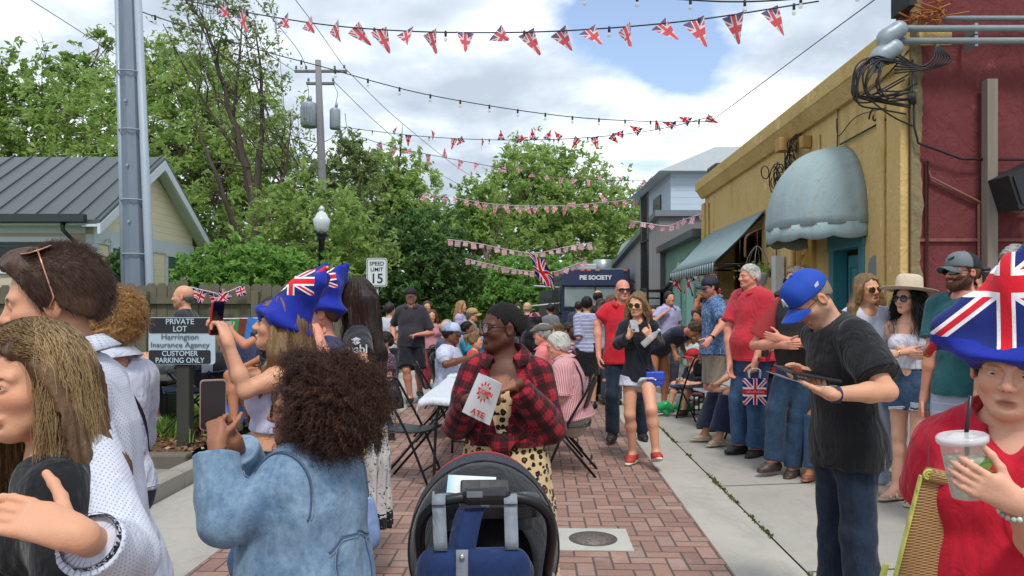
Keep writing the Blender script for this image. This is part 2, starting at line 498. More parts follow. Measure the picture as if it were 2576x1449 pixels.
class Person:
 """local frame: X = the person's left, -Y = forward, Z = up"""
 def __init__(s, u, d, yaw, H, label, group='people in the street crowd', sex='m', w=1.0, dims=None, skin='fair', z0=0.0,
                 lean=0, side=0, twist=0, head=(0,0,0), hz=None, J=None, res=None, k=None, legspread=.09, hands=None, stag=0.0,
                 lips=None, brow=None, stubble=0, stubcol='#4a3a30', smile=0, eyes='#3a2c22', bare=False, mouth=0, age=0, pelv=(0,0), shw=1.0, seed=None, cheek=1.0):
  s.__dict__.update(locals())
  s.seed = seed if seed is not None else int(u*7+d*31) % 9973
  s.base = np.array([gx(u, d), d, z0]); s.Rz = rot('z', yaw)
  s.res = res if res else min(.02, max(.0055, d*.0016))
  s.root = thing('person', label, 'person', s.base, R(yaw), group)
  s.k = k if k else (.225/.225 if sex == 'm' else .215/.225)
  k = s.k; q = H/1.75; s.q = q
  J = J or {}; s.J = J
  hz = hz if hz is not None else .525*H
  T = rot('y', side) @ rot('x', lean); s.T = T
  up = T @ [0,0,1]; fw = T @ [0,-1,0]; lf = T @ [1,0,0]
  s.up, s.fw, s.lf = up, fw, lf
  s.P0 = np.array([pelv[0], -pelv[1], hz])
  s.TL = (H - .297*k) - .525*H
  s.NB = s.P0 + up*s.TL
  Ts = T @ rot('z', twist); s.Ts = Ts
  s.sl = Ts @ [1,0,0]; s.sf = Ts @ [0,-1,0]
  shx = (.163 if sex == 'm' else .140)*(.5+.5*q)*shw
  s.sh = {sd: s.NB - up*.045*q + s.sl*sg*shx for sd, sg in (('L',1),('R',-1))}
  s.UA, s.FA = .168*H, .148*H; s.TH, s.SN = .235*H, .245*H
  s.hip = {sd: s.P0 + lf*sg*.080*q - up*.0 for sd, sg in (('L',1),('R',-1))}
  for sd, sg in (('L',1),('R',-1)):
   an = J.get('an'+sd); kn = J.get('kn'+sd)
   ang = None
   if kn is not None: kn = s.res_pt(kn, s.hip[sd], s.TH)
   if an is None:
    an = np.array([sg*legspread + pelv[0]*0, sg*stag, .085]) if kn is None else kn + np.array([0,.03,-s.SN])
   else: an = s.res_pt(an, kn if kn is not None else s.hip[sd], s.SN if kn is not None else s.TH+s.SN)
   if kn is None: kn = s.ik(s.hip[sd], an, s.TH, s.SN, np.array([sg*.12,-1,0.]))
   setattr(s, 'kn'+sd, kn); setattr(s, 'an'+sd, an)
   e, wr = J.get('el'+sd), J.get('wr'+sd)
   if e is not None: e = s.res_pt(e, s.sh[sd], s.UA)
   if wr is None:
    wr = (s.sh[sd] + np.array([sg*.045,-.05,-(s.UA+s.FA)*.985])) if e is None else e + np.array([0,-.05,-s.FA])
   else: wr = s.res_pt(wr, e if e is not None else s.sh[sd], s.FA if e is not None else .9*(s.UA+s.FA))
   if e is None: e = s.ik(s.sh[sd], wr, s.UA, s.FA, s.Ts @ np.array(J.get('hint'+sd, (sg*.45,.8,-.45))))
   setattr(s, 'el'+sd, e); setattr(s, 'wr'+sd, wr)
  Hm = T @ rot('z', head[0]) @ rot('x', head[1]) @ rot('y', head[2]); s.Hm = Hm
  nf = rot('x', head[1]*.45)
  s.piv = s.NB + (T @ rot('z', head[0]*.3) @ nf @ np.array([0,-.019,.115]))*k
  s.k = k
  s.ho = s.piv - Hm @ (np.array([0,.012,.047])*k)      # chin-level origin
 def loc(s, w): return s.Rz.T @ (np.asarray(w, float) - s.base)
 def W(s, p): return s.base + s.Rz @ np.asarray(p, float)
 def h(s, x, y, z): return s.ho + s.Hm @ (np.array([x,y,z])*s.k)
 def res_pt(s, spec, origin, L):
  if isinstance(spec[0], str): return np.array([spec[1], -spec[2], spec[3]], float)
  u, v, m = spec
  if not isinstance(m, str): return s.loc(at(u, v, s.d + m))
  ro = s.loc((0,0,CH)); rd = s.Rz.T @ nz(at(u, v, 1.0)-np.array([0,0,CH])).astype(float)
  oc = ro - origin; b = oc @ rd; c = oc @ oc - L*L; dd = b*b - c
  t = -b if dd <= 0 else (-b - math.sqrt(dd) if m == 'n' else -b + math.sqrt(dd))
  return ro + rd*t
 def ik(s, a, c, l1, l2, hint):
  v = c-a; D = np.linalg.norm(v); D2 = min(max(D, abs(l1-l2)+.01), (l1+l2)*.999); u = v/max(D, 1e-6)
  x = (l1*l1 - l2*l2 + D2*D2)/(2*D2); hgt = math.sqrt(max(l1*l1 - x*x, 0))
  p = hint - u*(hint @ u); n = np.linalg.norm(p)
  p = p/n if n > 1e-5 else np.array([0,1.,0])
  return a + u*x*(D/D2 if D > D2 else 1) + p*hgt
 def dm(s):
  if s.dims: return s.dims
  return (1.0,.96,1.0,0,0) if s.sex == 'm' else (1.0,.82,.84,0,1.0)
 def torso(s, off=0.0, k=.05, belly=True):
  wh, ww, wc, be, bu = s.dm(); w = s.w; q = .45+.55*s.q; up, lf, fw, P0, TL = s.up, s.lf, s.fw, s.P0, s.TL
  sf = s.sf; mid = nz(fw+sf)
  p = [rc(P0-up*.03*q, P0+up*.10*q, .158*wh*w*q+off, .148*(wh+ww)/2*w*q+off, k, n=fw, s=.70),
             rc(P0+up*.10*q, P0+up*TL*.48, .146*(wh+ww)/2*w*q+off, .146*ww*w*q+off, k, n=mid, s=.72),
             rc(P0+up*TL*.48, P0+up*TL*.74, .148*ww*w*q+off, .151*wc*w*q+off, k, n=sf, s=.74),
             rc(P0+up*TL*.74, P0+up*TL*.90+sf*.0, .151*wc*w*q+off, .108*wc*w*q+off, k, n=sf, s=.70),
             rc(s.sh['L']*.74+s.sh['R']*.26+up*.004, s.sh['R']*.74+s.sh['L']*.26+up*.004, .058*q*(.5+.5*w)+off, None, k),
             rc(s.NB-up*.004, s.sh['L']*.72+s.sh['R']*.28+up*.004, .034*q+off*.8, .042*q+off, .045),
             rc(s.NB-up*.004, s.sh['R']*.72+s.sh['L']*.28+up*.004, .034*q+off*.8, .042*q+off, .045)]
  M = np.stack([lf, -fw, up], 1)
  for sg in (1,-1):
   p.append(el(P0 + lf*sg*.075*q*wh - fw*.055*q*w - up*.035*q, (.082*wh*w*q+off, .082*w*q+off, .088*q+off), M, k))
  if be: p.append(el(P0+up*.13*q+mid*.05*q*w, ((.125+.03*be)*w*q+off, (.085+.055*be)*q*w+off, (.13+.02*be)*q+off), M, .06))
  if bu:
   Mc = np.stack([s.sl, -s.sf, up], 1)
   for sg in (1,-1):
    p.append(el(P0+up*TL*.665+s.sl*sg*.073*q*wc*1.1+sf*.075*q*w, ((.062+.008*bu)*q*w+off, (.040+.026*bu)*q*w+off, (.060+.008*bu)*q*w+off), Mc, .035))
  return p
 def neckp(s, off=0.0):
  b = s.piv; return [rc(s.NB-s.up*.03, b, .058*(.55+.45*s.w)*s.k*(1.0 if s.sex=='m' else .86)+off, .053*s.k*(.6+.4*min(s.w,1.15))*(1.0 if s.sex=='m' else .86)+off, .03)]
 def armp(s, sd, off=0.0, to=2.0, k=.022, flare=0.0, wa=None, cap=False):
  """to: 0..1 along the upper arm, 1..2 along the forearm"""
  w = (.45+.55*s.w) if wa is None else wa
  w *= (1.0 if s.sex == 'm' else .84)*(.4+.6*s.q)
  sh, e, wr = s.sh[sd], getattr(s,'el'+sd), getattr(s,'wr'+sd)
  inn = s.sl*(-.012 if sd == 'L' else .012)
  out = [rc(sh+inn, sh*.6+e*.4, .060*w+off, .050*w+off+flare*min(1,to)*.3, .05)]
  if to <= 1:
   b = sh + (e-sh)*to
   out.append(rc(sh, b, .056*w+off, (.056-.014*to)*w+off+flare, k, cap=1 if cap else 0)); return out
  out.append(rc(sh, e, .052*w+off, .039*w+off+flare*.5, k))
  t = min(to, 2)-1; b = e + (wr-e)*t
  m = e + (wr-e)*min(.32, t)
  out.append(rc(e, m, .038*w+off+flare*.5, .041*w+off+flare*.5, k))
  if t > .32: out.append(rc(m, b, .041*w+off+flare*.5, (.041 - .0155*((t-.32)/.68))*w+off+flare, k, cap=1 if cap else 0, n=None))
  return out
 def legp(s, sd, off=0.0, to=2.0, k=.03, flare=0.0, cap=False, calf=True):
  w = (.5+.5*s.w)*(.5+.5*s.q); hp, kn, an = s.hip[sd], getattr(s,'kn'+sd), getattr(s,'an'+sd)
  wt = 1.0 if s.sex == 'm' else 1.02
  out = []
  if to <= 1:
   b = hp + (kn-hp)*to
   out.append(rc(hp, b, .088*w*wt+off, (.088-.030*to)*w*wt+off+flare, k, cap=1 if cap else 0)); return out
  out.append(rc(hp, kn, .088*w*wt+off, .058*w+off, k))
  t = to-1; b = kn + (an-kn)*t
  d = nz(an-kn); bk = np.array([0,1.,0]); bk = nz(bk - d*(bk@d)) if abs(d[1]) < .95 else np.array([0,0,-1.])
  if calf:
   m = kn + (an-kn)*.3 + bk*.012
   out += [rc(kn, m, .055*w+off, .058*w+off, k), rc(m, b, .058*w+off, .037*w+off+flare, k, cap=1 if cap else 0)]
  else: out.append(rc(kn, b, .060*w+off, (.060-.016*t)*w+off+flare, k, cap=1 if cap else 0))
  return out
 def foot_dir(s, sd):
  f = s.J.get('ft'+sd)
  if f is not None: return nz(np.array([f[0], -f[1], f[2]]))
  return nz(np.array([.22 if sd == 'L' else -.22, -1, 0]))
 def footp(s, sd, off=0.0):
  an = getattr(s,'an'+sd); f = s.foot_dir(sd).astype(float); kn = getattr(s,'kn'+sd)
  dn = -nz(np.cross(np.cross(f, [0,0,1.]), f)) if abs(f[2]) < .9 else np.array([0,1.,0])
  q = (.5+.5*s.q)*(1.0 if s.sex == 'm' else .92); hl = an + dn*.045*q - f*.035*q
  tip = an + dn*.062*q + f*.135*q; ball = an + dn*.058*q + f*.085*q
  return [rc(an, hl, .036*q+off, .034*q+off, .02), rc(an, ball, .038*q+off, .033*q+off, .03), rc(ball, tip, .037*q+off, .024*q+off, .02, n=dn, s=.75), rc(hl, ball, .034*q+off, .034*q+off, .02)]
 def headp(s):
  k = s.k; h = s.h; M = s.Hm; fem = s.sex == 'f'
  E = lambda c, r, kk=.02, op='u': el(h(*c), np.array(r)*k, M, kk*k, op)
  C = lambda a, b, ra, rb, kk=.015, op='u': rc(h(*a), h(*b), ra*k, rb*k, kk*k, op)
  cw = s.cheek*(1.0 if not fem else .93)
  p = [E((0,.014,.142), (.0745,.094,.083)),
             E((0,-.028,.085), (.058*cw,.060,.082), .03),
             C((0,-.062,.020), (0,-.058,.026), .022 if not fem else .018, .02, .035)]
  for sg in (1,-1):
   p += [C((sg*.052*cw,-.002,.055), (sg*.016,-.060,.018), .021, .017 if not fem else .014, .035),
                  E((sg*.040*cw,-.056,.080), (.022,.022,.018), .03)]
   p.append(C((sg*.012,-.083,.126), (sg*.046,-.068,.124), .009 if not fem else .007, .009, .016))
  p += [C((0,-.086,.118), (0,-.104,.084), .0075, .0105, .014), E((0,-.104,.0785), (.0105,.0105,.0095), .010)]
  for sg in (1,-1):
   p += [E((sg*.0125,-.095,.0765), (.0075,.0105,.0075), .008), E((sg*.031,-.0875,.1085), (.0185,.012,.0115), .014, 's'),
                  E((sg*.031,-.0735,.1085), (.0155,.0130,.0130), .004)]
   if s.res < .009: p.append(E((sg*.031,-.086,.1075), (.0125,.0075,.0035 if not s.age else .0028), .003, 's'))
   p += [E((sg*.0775,.010,.098), (.0085,.019,.031), .008), E((sg*.084,.004,.099), (.005,.010,.017), .006, 's')]
  mo = s.mouth
  p += [E((0,-.083,.0475), (.024,.0135,.0058), .008), E((0,-.081,.0385-mo*.004), (.021,.0145,.0068), .008),
              E((0,-.098,.0432), (.023,.006,.0011+.0035*mo), .004, 's'), E((0,-.086,.030), (.014,.006,.004), .012, 's')]
  return p
 def hand_spec(s, sd):
  hsp = dict(curl=.35, thumb=.5, spread=0.0, n=None, d=None, index=None)
  if s.hands and sd in s.hands: hsp.update(s.hands[sd])
  return hsp
 def handp(s, sd):
  sp = s.hand_spec(sd); e, wr = getattr(s,'el'+sd), getattr(s,'wr'+sd)
  q = (.45+.55*s.q)*(1.0 if s.sex == 'm' else .90)*sp.get('size', 1.0)
  d = sp['d']
  if d is None: d = nz(wr-e).astype(float)
  elif isinstance(d[0], str): d = nz(np.array([d[1],-d[2],d[3]])).astype(float)
  else: d = nz(s.res_pt(d, wr, .17*q) - wr).astype(float)
  n = sp['n']
  n = s.Ts @ np.array([-1. if sd == 'L' else 1., 0, 0]) if n is None else np.array([n[0],-n[1],n[2]], float)
  n = n - d*(n@d); n = n/max(np.linalg.norm(n), 1e-6)            # palm faces n
  t = np.cross(d, n)*(1 if sd == 'R' else -1)                    # towards the thumb side
  t = t*sp.get('flip', 1)
  s.hand = getattr(s, 'hand', {}); s.hand[sd] = dict(d=d, n=n, t=t, wr=wr, palm=wr+d*.06*q+n*.02*q)
  fo = [rc(wr-d*.01, wr+d*.03*q, .0265*q, .027*q, .02, n=n, s=.72)]
  for x in (-.024,-.008,.008,.024):
   fo.append(rc(wr+d*.02*q+t*x*.7*q, wr+d*.088*q+t*x*q, .0145*q, .0115*q, .012, n=n, s=.9))
  fo.append(rc(wr+d*.015*q+t*.014*q+n*.006*q, wr+d*.06*q+t*.028*q+n*.008*q, .017*q, .013*q, .015))
  c = sp['curl']
  for i, (x, L) in enumerate(((.027,.074),(.009,.082),(-.009,.077),(-.026,.060))):
   ci = c if not isinstance(c, (list,tuple)) else c[i]
   p = wr+d*.090*q+t*x*q; a = 0.0; dirx = d + t*x*(1.2+sp['spread']*14)
   dirx = dirx/np.linalg.norm(dirx)
   for j, (fr, an) in enumerate(((.45,62),(.30,80),(.25,50))):
    a += R(an)*ci
    v = dirx*math.cos(a) + n*math.sin(a); b = p + v*L*fr*q
    r0 = (.0098,.0088,.0080,.0068)
    fo.append(rc(p, b, r0[j]*q, r0[j+1]*q, .0035)); p = b
  th = sp['thumb']
  p = wr+d*.030*q+t*.026*q+n*.006*q
  for j, (L, r0, r1) in enumerate(((.044,.0125,.0105),(.034,.0105,.0090),(.026,.0090,.0075))):
   v = nz(d*(.62+.18*j) + t*(.75-.38*th*(1+j*.7)) + n*(.15+.55*th)); b = p + v*L*q
   fo.append(rc(p, b, r0*q, r1*q, .006)); p = b
  return fo
 def tone(s, V):
  base = np.array(lin(SKIN.get(s.skin, s.skin)), np.float32)
  C = np.repeat(base[None], len(V), 0)
  q = ((V - s.ho) @ s.Hm)/s.k; x, y, z = q[:,0], q[:,1], q[:,2]; ax = np.abs(x)
  hd = (z > -.02) & (z < .26) & (ax < .12) & (np.abs(y) < .14)
  fr = hd & (y < -.035)
  dark = base.sum() < .25
  def mixc(m, c, a):
   a = np.clip(a, 0, 1)*m; C[:] = C*(1-a[:,None]) + np.array(c, np.float32)*a[:,None]
  red = base*np.array([1.06,.78,.74])
  mixc(fr, red, .55*np.exp(-((ax-.045)/.02)**2-((z-.078)/.02)**2) + .6*np.exp(-(x/.014)**2-((z-.08)/.014)**2))
  mixc(hd & (ax > .07), red, .5*np.ones(len(V)))
  if s.stubble:
   lo_ = np.clip((.072 - z + .02*np.clip((ax-.03)/.03,0,1))/.012, 0, 1)*np.clip((.03-y)/.02,0,1)
   mo = (ax < .024) & (np.abs(z-.0435) < .010) & (y < -.07)
   mixc(hd & ~mo & (z > -.012), lin(s.stubcol), s.stubble*lo_)
  lc = lin(s.lips) if s.lips else (base*(np.array([.86,.62,.60]) if s.sex == 'm' else np.array([.84,.48,.47])) if not dark else base*np.array([1.05,.72,.75]))
  zz = z - s.smile*ax*ax*14
  mixc(fr & (y < -.068), lc, np.clip(1.6-1.6*((x/.0245)**2+((zz-.0432)/.0105)**2), 0, 1)*.85)
  mixc(fr & (y < -.066), base*.22, np.clip(1.4-1.4*((x/.023)**2+((zz-.0432)/(.0018+.002*s.mouth))**2), 0, 1)*.8)
  bc = lin(s.brow) if s.brow else [.03,.02,.015]
  mixc(fr, bc, .8*np.clip(1.5-1.5*(((ax-.030)/.0185)**2+((z-.1255+(ax-.03)**2*9)/.0042)**2), 0, 1))
  if s.res >= .009:
   mixc(fr, [.55,.5,.47], .7*np.clip(1.5-1.5*(((ax-.031)/.014)**2+((z-.108)/.006)**2), 0, 1))
   mixc(fr, [.03,.02,.015], np.clip(1.5-1.5*(((ax-.031)/.0068)**2+((z-.109)/.006)**2), 0, 1))
  else:
   mixc(fr, base*.28, .75*np.clip(1.3-1.3*(((ax-.031)/.0150)**2+((z-.1130)/.0022)**2), 0, 1))
  mixc(fr, base*.25, np.clip(1.5-1.5*(((ax-.0062)/.0035)**2+((z-.0725)/.003)**2), 0, 1)*(y < -.085))
  if dark:      # paler palms
   for sd in ('L','R'):
    if hasattr(s, 'hand') and sd in s.hand:
     H_ = s.hand[sd]; w = V - H_['wr']
     mixc(((w*w).sum(1) < .22**2), np.array(lin('#a9775c')), np.clip((w @ H_['n'])/.012-.1, 0, 1)*.55*((w@H_['d']) > .0))
  return np.concatenate([C, np.ones((len(V),1), np.float32)], 1)
 def body(s, legs=True, feet=True, arms='LR', shoulders=True):
  r = s.res
  big = s.torso(0) + s.neckp()
  for sd in arms: big += s.armp(sd)
  if legs:
   for sd in 'LR': big += s.legp(sd)
   if feet:
    for sd in 'LR': big += s.footp(sd)
  hp = s.headp() + s.neckp()
  parts = []
  if r < .0075:      # near: head and hands on finer grids of the same field
   parts.append(polygonise(big, r*1.5 if not s.bare else r*1.1))
   top = hp + s.torso(0)[3:7]
   lo, hi = bounds(s.headp()); lo[2] -= .075
   parts.append(polygonise(top, max(.0032, r*.62), lo=lo, hi=hi))
   for sd in arms:
    hn = s.handp(sd); e, wr = getattr(s,'el'+sd), getattr(s,'wr'+sd)
    lo, hi = bounds(hn, .012)
    parts.append(polygonise(hn + s.armp(sd), max(.003, r*.6), lo=lo-.02, hi=hi+.02))
  else:
   allp = big + hp[:-1]
   for sd in arms: allp += s.handp(sd)
   if r > .011:
    parts.append(polygonise(allp, r))
   else:
    parts.append(polygonise(big, r))
    lo, hi = bounds(s.headp()); lo[2] -= .06
    parts.append(polygonise(hp + s.torso(0)[3:7], r*.66, lo=lo, hi=hi))
    for sd in arms:
     hn = s.handp(sd); lo, hi = bounds(hn, .01)
     parts.append(polygonise(hn + s.armp(sd), r*.6, lo=lo-.015, hi=hi+.015))
  V, Q = merge(parts)
  me = mesh_np('body', V, Q, skin_mat(), attrs={'tone': (s.tone(V), 'FLOAT_COLOR')})
  s.bodyo = link('body', me, s.root)
  if s.res < .009: s.eyeballs()
  return s
 def eyeballs(s):
  white = plain('eye_white', '#b9aeaa', .25, var=.03); iris = plain('iris_'+s.eyes, s.eyes, .15); pup = plain('pupil', '#050505', .1)
  for sg in (1,-1):
   bm = bmesh.new(); bmesh.ops.create_uvsphere(bm, u_segments=20, v_segments=20, radius=.0118*s.k)
   me = bpy.data.meshes.new('eye')
   for f in bm.faces:
    z = f.calc_center_median().normalized().z
    f.material_index = 2 if z > .965 else 1 if z > .86 else 0; f.smooth = True
   bm.to_mesh(me); bm.free()
   for m in (white, iris, pup): me.materials.append(m)
   ey = getattr(s, 'gaze', (0,0))
   Mx = Matrix(s.Hm @ rot('z', ey[0]) @ rot('x', ey[1]) @ rot('x', 90)).to_4x4()
   o = link('eye', me, s.root); o.matrix_local = Matrix.Translation(s.h(sg*.031,-.0728,.1075)) @ Mx
 def garment(s, name, prims, mat, amp=.006, scale=9, tone=None, uvw=None, res=None, stretch=(1,1,.5), disp=None, parent=None):
  r = res or s.res*1.0
  f = folds(s.seed+len(name)*13, amp, scale, stretch) if amp else None
  if disp is not None:
   g = f; f = (lambda P: disp(P) + (g(P) if g else 0))
  V, Q = polygonise(prims, r, f, extra=amp)
  at_ = {}
  if tone is not None: at_['tone'] = (tone(V), 'FLOAT_COLOR')
  if uvw is not None: at_['uvw'] = (uvw(V), 'FLOAT_VECTOR')
  me = mesh_np(name, V, Q, mat, attrs=at_ or None)
  return link(name, me, parent or s.root)
 def limbuv(s, prims):
  """cloth coordinates: along and around the nearest limb or trunk"""
  ps = [p for p in prims if p['t'] == 'rc' and p['op'] == 'u']
  def f(V):
   best = np.full(len(V), 9.0); out = np.zeros((len(V),3), np.float32)
   for i, p in enumerate(ps):
    ax = p['b']-p['a']; L = float(np.linalg.norm(ax));
    if L < .03 or abs(ax[2])/L < .3 and L < .3 and p['n'] is None and p['ra'] > .04 and p['k'] >= .05: continue
    d = _d(p, V); m = d < best
    ax = ax/L; rf = np.cross(ax, [0,1,0]) if abs(ax[1]) < .8 else np.cross(ax, [1,0,0]); rf /= np.linalg.norm(rf); r2 = np.cross(ax, rf)
    w = V - p['a']; ang = np.arctan2(w@r2, w@rf); rr = max(p['ra'], p['rb'])
    out[m] = np.stack([ang*rr, w@ax, np.full(len(V), float(i))], 1)[m]; best[m] = d[m]
   return out
  return f
 def top(s, name, mat, sleeve=.55, hem=None, loose=.012, neck=.020, vneck=0, flare=.012, amp=.009, k=.03, strap=False, scale=9, limb=False, hemcut=True, armless=False, tone=None, stretch=(1,1,.5), nz_=0.0, disp=None, openf=0):
  hem = s.P0[2]-.06 if hem is None else hem
  s.hem = hem
  p = s.torso(loose, k=.06)
  if not armless and sleeve:
   for sd in 'LR':
    sl = sleeve if not isinstance(sleeve, dict) else sleeve[sd]
    p += s.armp(sd, loose+.003, sl, k=.02, flare=flare, cap=True)
  wh = s.dm()[0]; q = .45+.55*s.q
  low = s.P0 + (s.up*0)
  if hem < s.P0[2]-.02:     # skirt of the shirt below the hips
   dz = s.P0[2]-hem
   p.append(rc(s.P0, s.P0-s.up*(dz+.03), .168*wh*s.w*q+loose+.008, .174*wh*s.w*q+loose+.012, .04, n=s.fw, s=.78))
  if strap:      # tank / camisole: cut high on the chest, straps are added by the caller
   p.append(fnp(lambda P, h=strap: ((P - (s.P0+s.up*h)) @ s.up)))
  else:
   nk = s.neckp(neck)[0]; p.append(dict(nk, a=V3(s.NB-s.up*(.012-nz_)+s.sf*.012), op='s', k=.006))
   if vneck: p.append(rc(s.NB+s.sf*.09+s.up*.05, s.NB+s.sf*.15-s.up*vneck, .055, .006, .006, 's'))
   if openf: p.append(rc(s.NB+s.sf*.10+s.up*.05, s.P0+s.sf*.16+s.up*.02, .07, openf, .01, 's'))
  if hemcut:
   Pc = s.P0 - s.up*(s.P0[2]-hem); p.append(pl(Pc, -s.up, .006))
  tn = (lambda V: tone(s, V)) if tone else None
  o = s.garment(name, p, mat, amp, scale, tone=tn, uvw=s.limbuv(p) if limb else None, stretch=stretch, disp=disp)
  return o
 def pants(s, name, mat, to=1.97, loose=.014, flare=.012, waist=None, amp=.008, limb=False, calf=False, cuff=True, scale=10, tone=None, disp=None):
  p = []
  for sd in 'LR': p += s.legp(sd, loose, to, k=.025, flare=flare, cap=True, calf=calf)
  tp = s.torso(min(loose*.8,.008), k=.05); p += [tp[0], tp[1], tp[7], tp[8]]
  if s.dm()[3]: p.append(tp[9])
  waist = (getattr(s,'hem',9)+.05 if getattr(s,'hem',9) < s.P0[2]-.0 else s.P0[2]+.085) if waist is None else waist
  p.append(pl(s.P0+s.up*(waist-s.P0[2]), s.up, .004))
  return s.garment(name, p, mat, amp, scale, uvw=s.limbuv(p) if limb else None, stretch=(1,1,.7), tone=(lambda V: tone(s, V)) if tone else None, disp=disp)
 def skirt(s, name, mat, hem, loose=.02, rb=.24, pleat=.0, npl=16, amp=.006, waist=None, limb=False, s_=.8, dx=(0,0), rm=None):
  q = .45+.55*s.q; wh = s.dm()[0]
  a = s.P0+s.up*.06; b = np.array([s.P0[0]+dx[0], s.P0[1]-dx[1], hem])
  m = a*.6+b*.4
  rm = rm or max(.170*wh*s.w*q+loose, .6*.155*wh*s.w*q+.4*rb)
  p = [rc(a, m, .150*wh*s.w*q+loose, rm, .06, n=s.fw, s=s_), rc(m, b, rm, rb, .06, n=s.fw, s=s_, cap=1)]
  tp = s.torso(loose, k=.05); p += [tp[0], tp[7], tp[8]]
  waist = s.P0[2]+.1 if waist is None else waist
  p.append(pl([0,0,waist], [0,0,1], .004))
  def dsp(P):
   if not pleat: return np.zeros(len(P), np.float32)
   an = np.arctan2(P[:,1]-s.P0[1], P[:,0]-s.P0[0]); t = np.clip((a[2]-P[:,2])/(a[2]-hem), 0, 1)
   return (pleat*t*(np.sin(an*npl+np.sin(P[:,2]*5)*.8)+.5*np.sin(an*npl*1.7+1))).astype(np.float32)
  return s.garment(name, p, mat, amp, 9, uvw=s.limbuv(p) if limb else None, disp=dsp)
 def shoes(s, upper, sole=None, kind='shoe', amp=0):
  sole = sole or upper
  for sd in 'LR':
   p = s.footp(sd, .010); an = getattr(s,'an'+sd); f = s.foot_dir(sd).astype(float)
   dn = -nz(np.cross(np.cross(f, [0,0,1.]), f)) if abs(f[2]) < .9 else np.array([0,1.,0])
   hgt = {'boot': -.035, 'shoe': .004, 'flat': .028}.get(kind, .004)
   p.append(pl(an+dn*hgt, -dn, .006)); bot = an + dn*.078*(.5+.5*s.q)
   p.append(pl(bot, dn, .004))
   r = max(.006, s.res*.9)
   V, Q = polygonise(p, r)
   o = link('shoe', mesh_np('shoe', V, Q, upper), s.root)
   p2 = [rc(an+dn*.075*(.5+.5*s.q)-f*.035, an+dn*.075*(.5+.5*s.q)+f*.055, .043, .045, .02, n=dn, s=.5), rc(an+dn*.075*(.5+.5*s.q)+f*.055, an+dn*.075*(.5+.5*s.q)+f*.145, .045, .032, .02, n=dn, s=.5)]
   p2 += [pl(an+dn*.062*(.5+.5*s.q), -dn, .003), pl(an+dn*.085*(.5+.5*s.q), dn, .003)]
   V, Q = polygonise(p2, r)
   if len(V): link('sole', mesh_np('sole', V, Q, sole), o)
 def collar(s, mat, r=.066, hgt=.040, drop=.055, gap=.3, name='collar'):
  """fold-over shirt collar round the neck"""
  rows = []
  ax = nz(s.piv - s.NB).astype(float); k = s.k*(1.0 if s.sex=='m' else .9)*(.7+.3*s.w)
  f = s.sf - ax*(s.sf@ax); f /= np.linalg.norm(f); l = np.cross(ax, f)*-1
  if l @ s.sl < 0: l = -l
  n = 30; c0 = s.NB + s.up*.040 + f*.012
  for i in range(n+1):
   a = gap + (2*PI-2*gap)*i/n
   dv = f*math.cos(a) + l*math.sin(a)
   fr = max(0, math.cos(a))
   r_ = r + .016
   e1 = c0 + dv*r_*k*.98 + ax*(hgt*.1 - .02*fr)
   e2 = c0 + dv*r_*k*1.00 + ax*(hgt - .038*fr)
   e3 = c0 + dv*(r_*k*1.06+.006) + ax*(hgt*.97 - .038*fr)
   e4 = c0 + dv*(r_*k*1.26+.022+.014*fr) + ax*(hgt*.22 - drop*.5*(.25+fr))
   rows.append([e1, e2, e3, e4])
  o = MB().sheet(rows, .003).build(name, mat, s.root); a = o.data.attributes.new('uvw', 'FLOAT_VECTOR', 'POINT'); a.data.foreach_set('vector', np.array([(v.co.x, v.co.z, 0) for v in o.data.vertices], np.float32).ravel()); return o
 @staticmethod
 def zline(y, front=.188, side=.085, nape=.03):
  return np.interp(y, [-.11,-.086,-.072,-.045,-.012,.012,.05,.10,.14], [front+.008,front,front-.006,.150,side,side+.02,nape+.03,nape,nape]).astype(np.float32)
 def hcoord(s, P): return ((P - s.ho) @ s.Hm)/s.k
 def cap_prims(s, t=.016, up=.0, st=1.0):
  k = s.k; return [el(s.h(0,.014,.142+up), np.array([.0745+t*st,.094+t*(.5+.5*st),.083+t])*k, s.Hm, .02), el(s.h(0,.03,.105), np.array([.070+t*.8,.068+t,.075])*k, s.Hm, .03)]
 def hair_short(s, mat, t=.014, front=.186, side=.088, nape=.03, amp=.004, sc_=60, quiff=0.0, ring=None, tuft=None):
  p = s.cap_prims(t, 0, .5)
  if quiff: p.append(el(s.h(0,-.045,.205), np.array([.055,.05,.022+quiff])*s.k, s.Hm, .03))
  zl = s.zline
  p.append(fnp(lambda P: (lambda q: (zl(q[:,1], front, side, nape) - q[:,2] + .0035*np.sin(q[:,0]*420+3*np.sin(q[:,1]*260)) + .0035*np.sin(q[:,1]*390+q[:,0]*150))*.8*s.k)(s.hcoord(P)), .006))
  if ring: p.append(fnp(lambda P: (s.hcoord(P)[:,2] - ring)*s.k, .01))
  g = np.random.RandomState(s.seed); W = g.normal(size=(3,3))*sc_
  def dsp(P):
   a = np.sin(P@W[0]); b = np.sin(P@W[1]+a*1.5); return (amp*(a*.5+b*.5+.5*np.sin(P@(W[2]*2.1)+b))).astype(np.float32)
  V, Q = polygonise(p, max(.004, s.res*.8), dsp, extra=amp)
  o = link('hair', mesh_np('hair', V, Q, mat), s.root)
  n = tuft if tuft is not None else (0 if t < .009 or s.d > 12 else 900 if s.d > 6.5 else 1800)
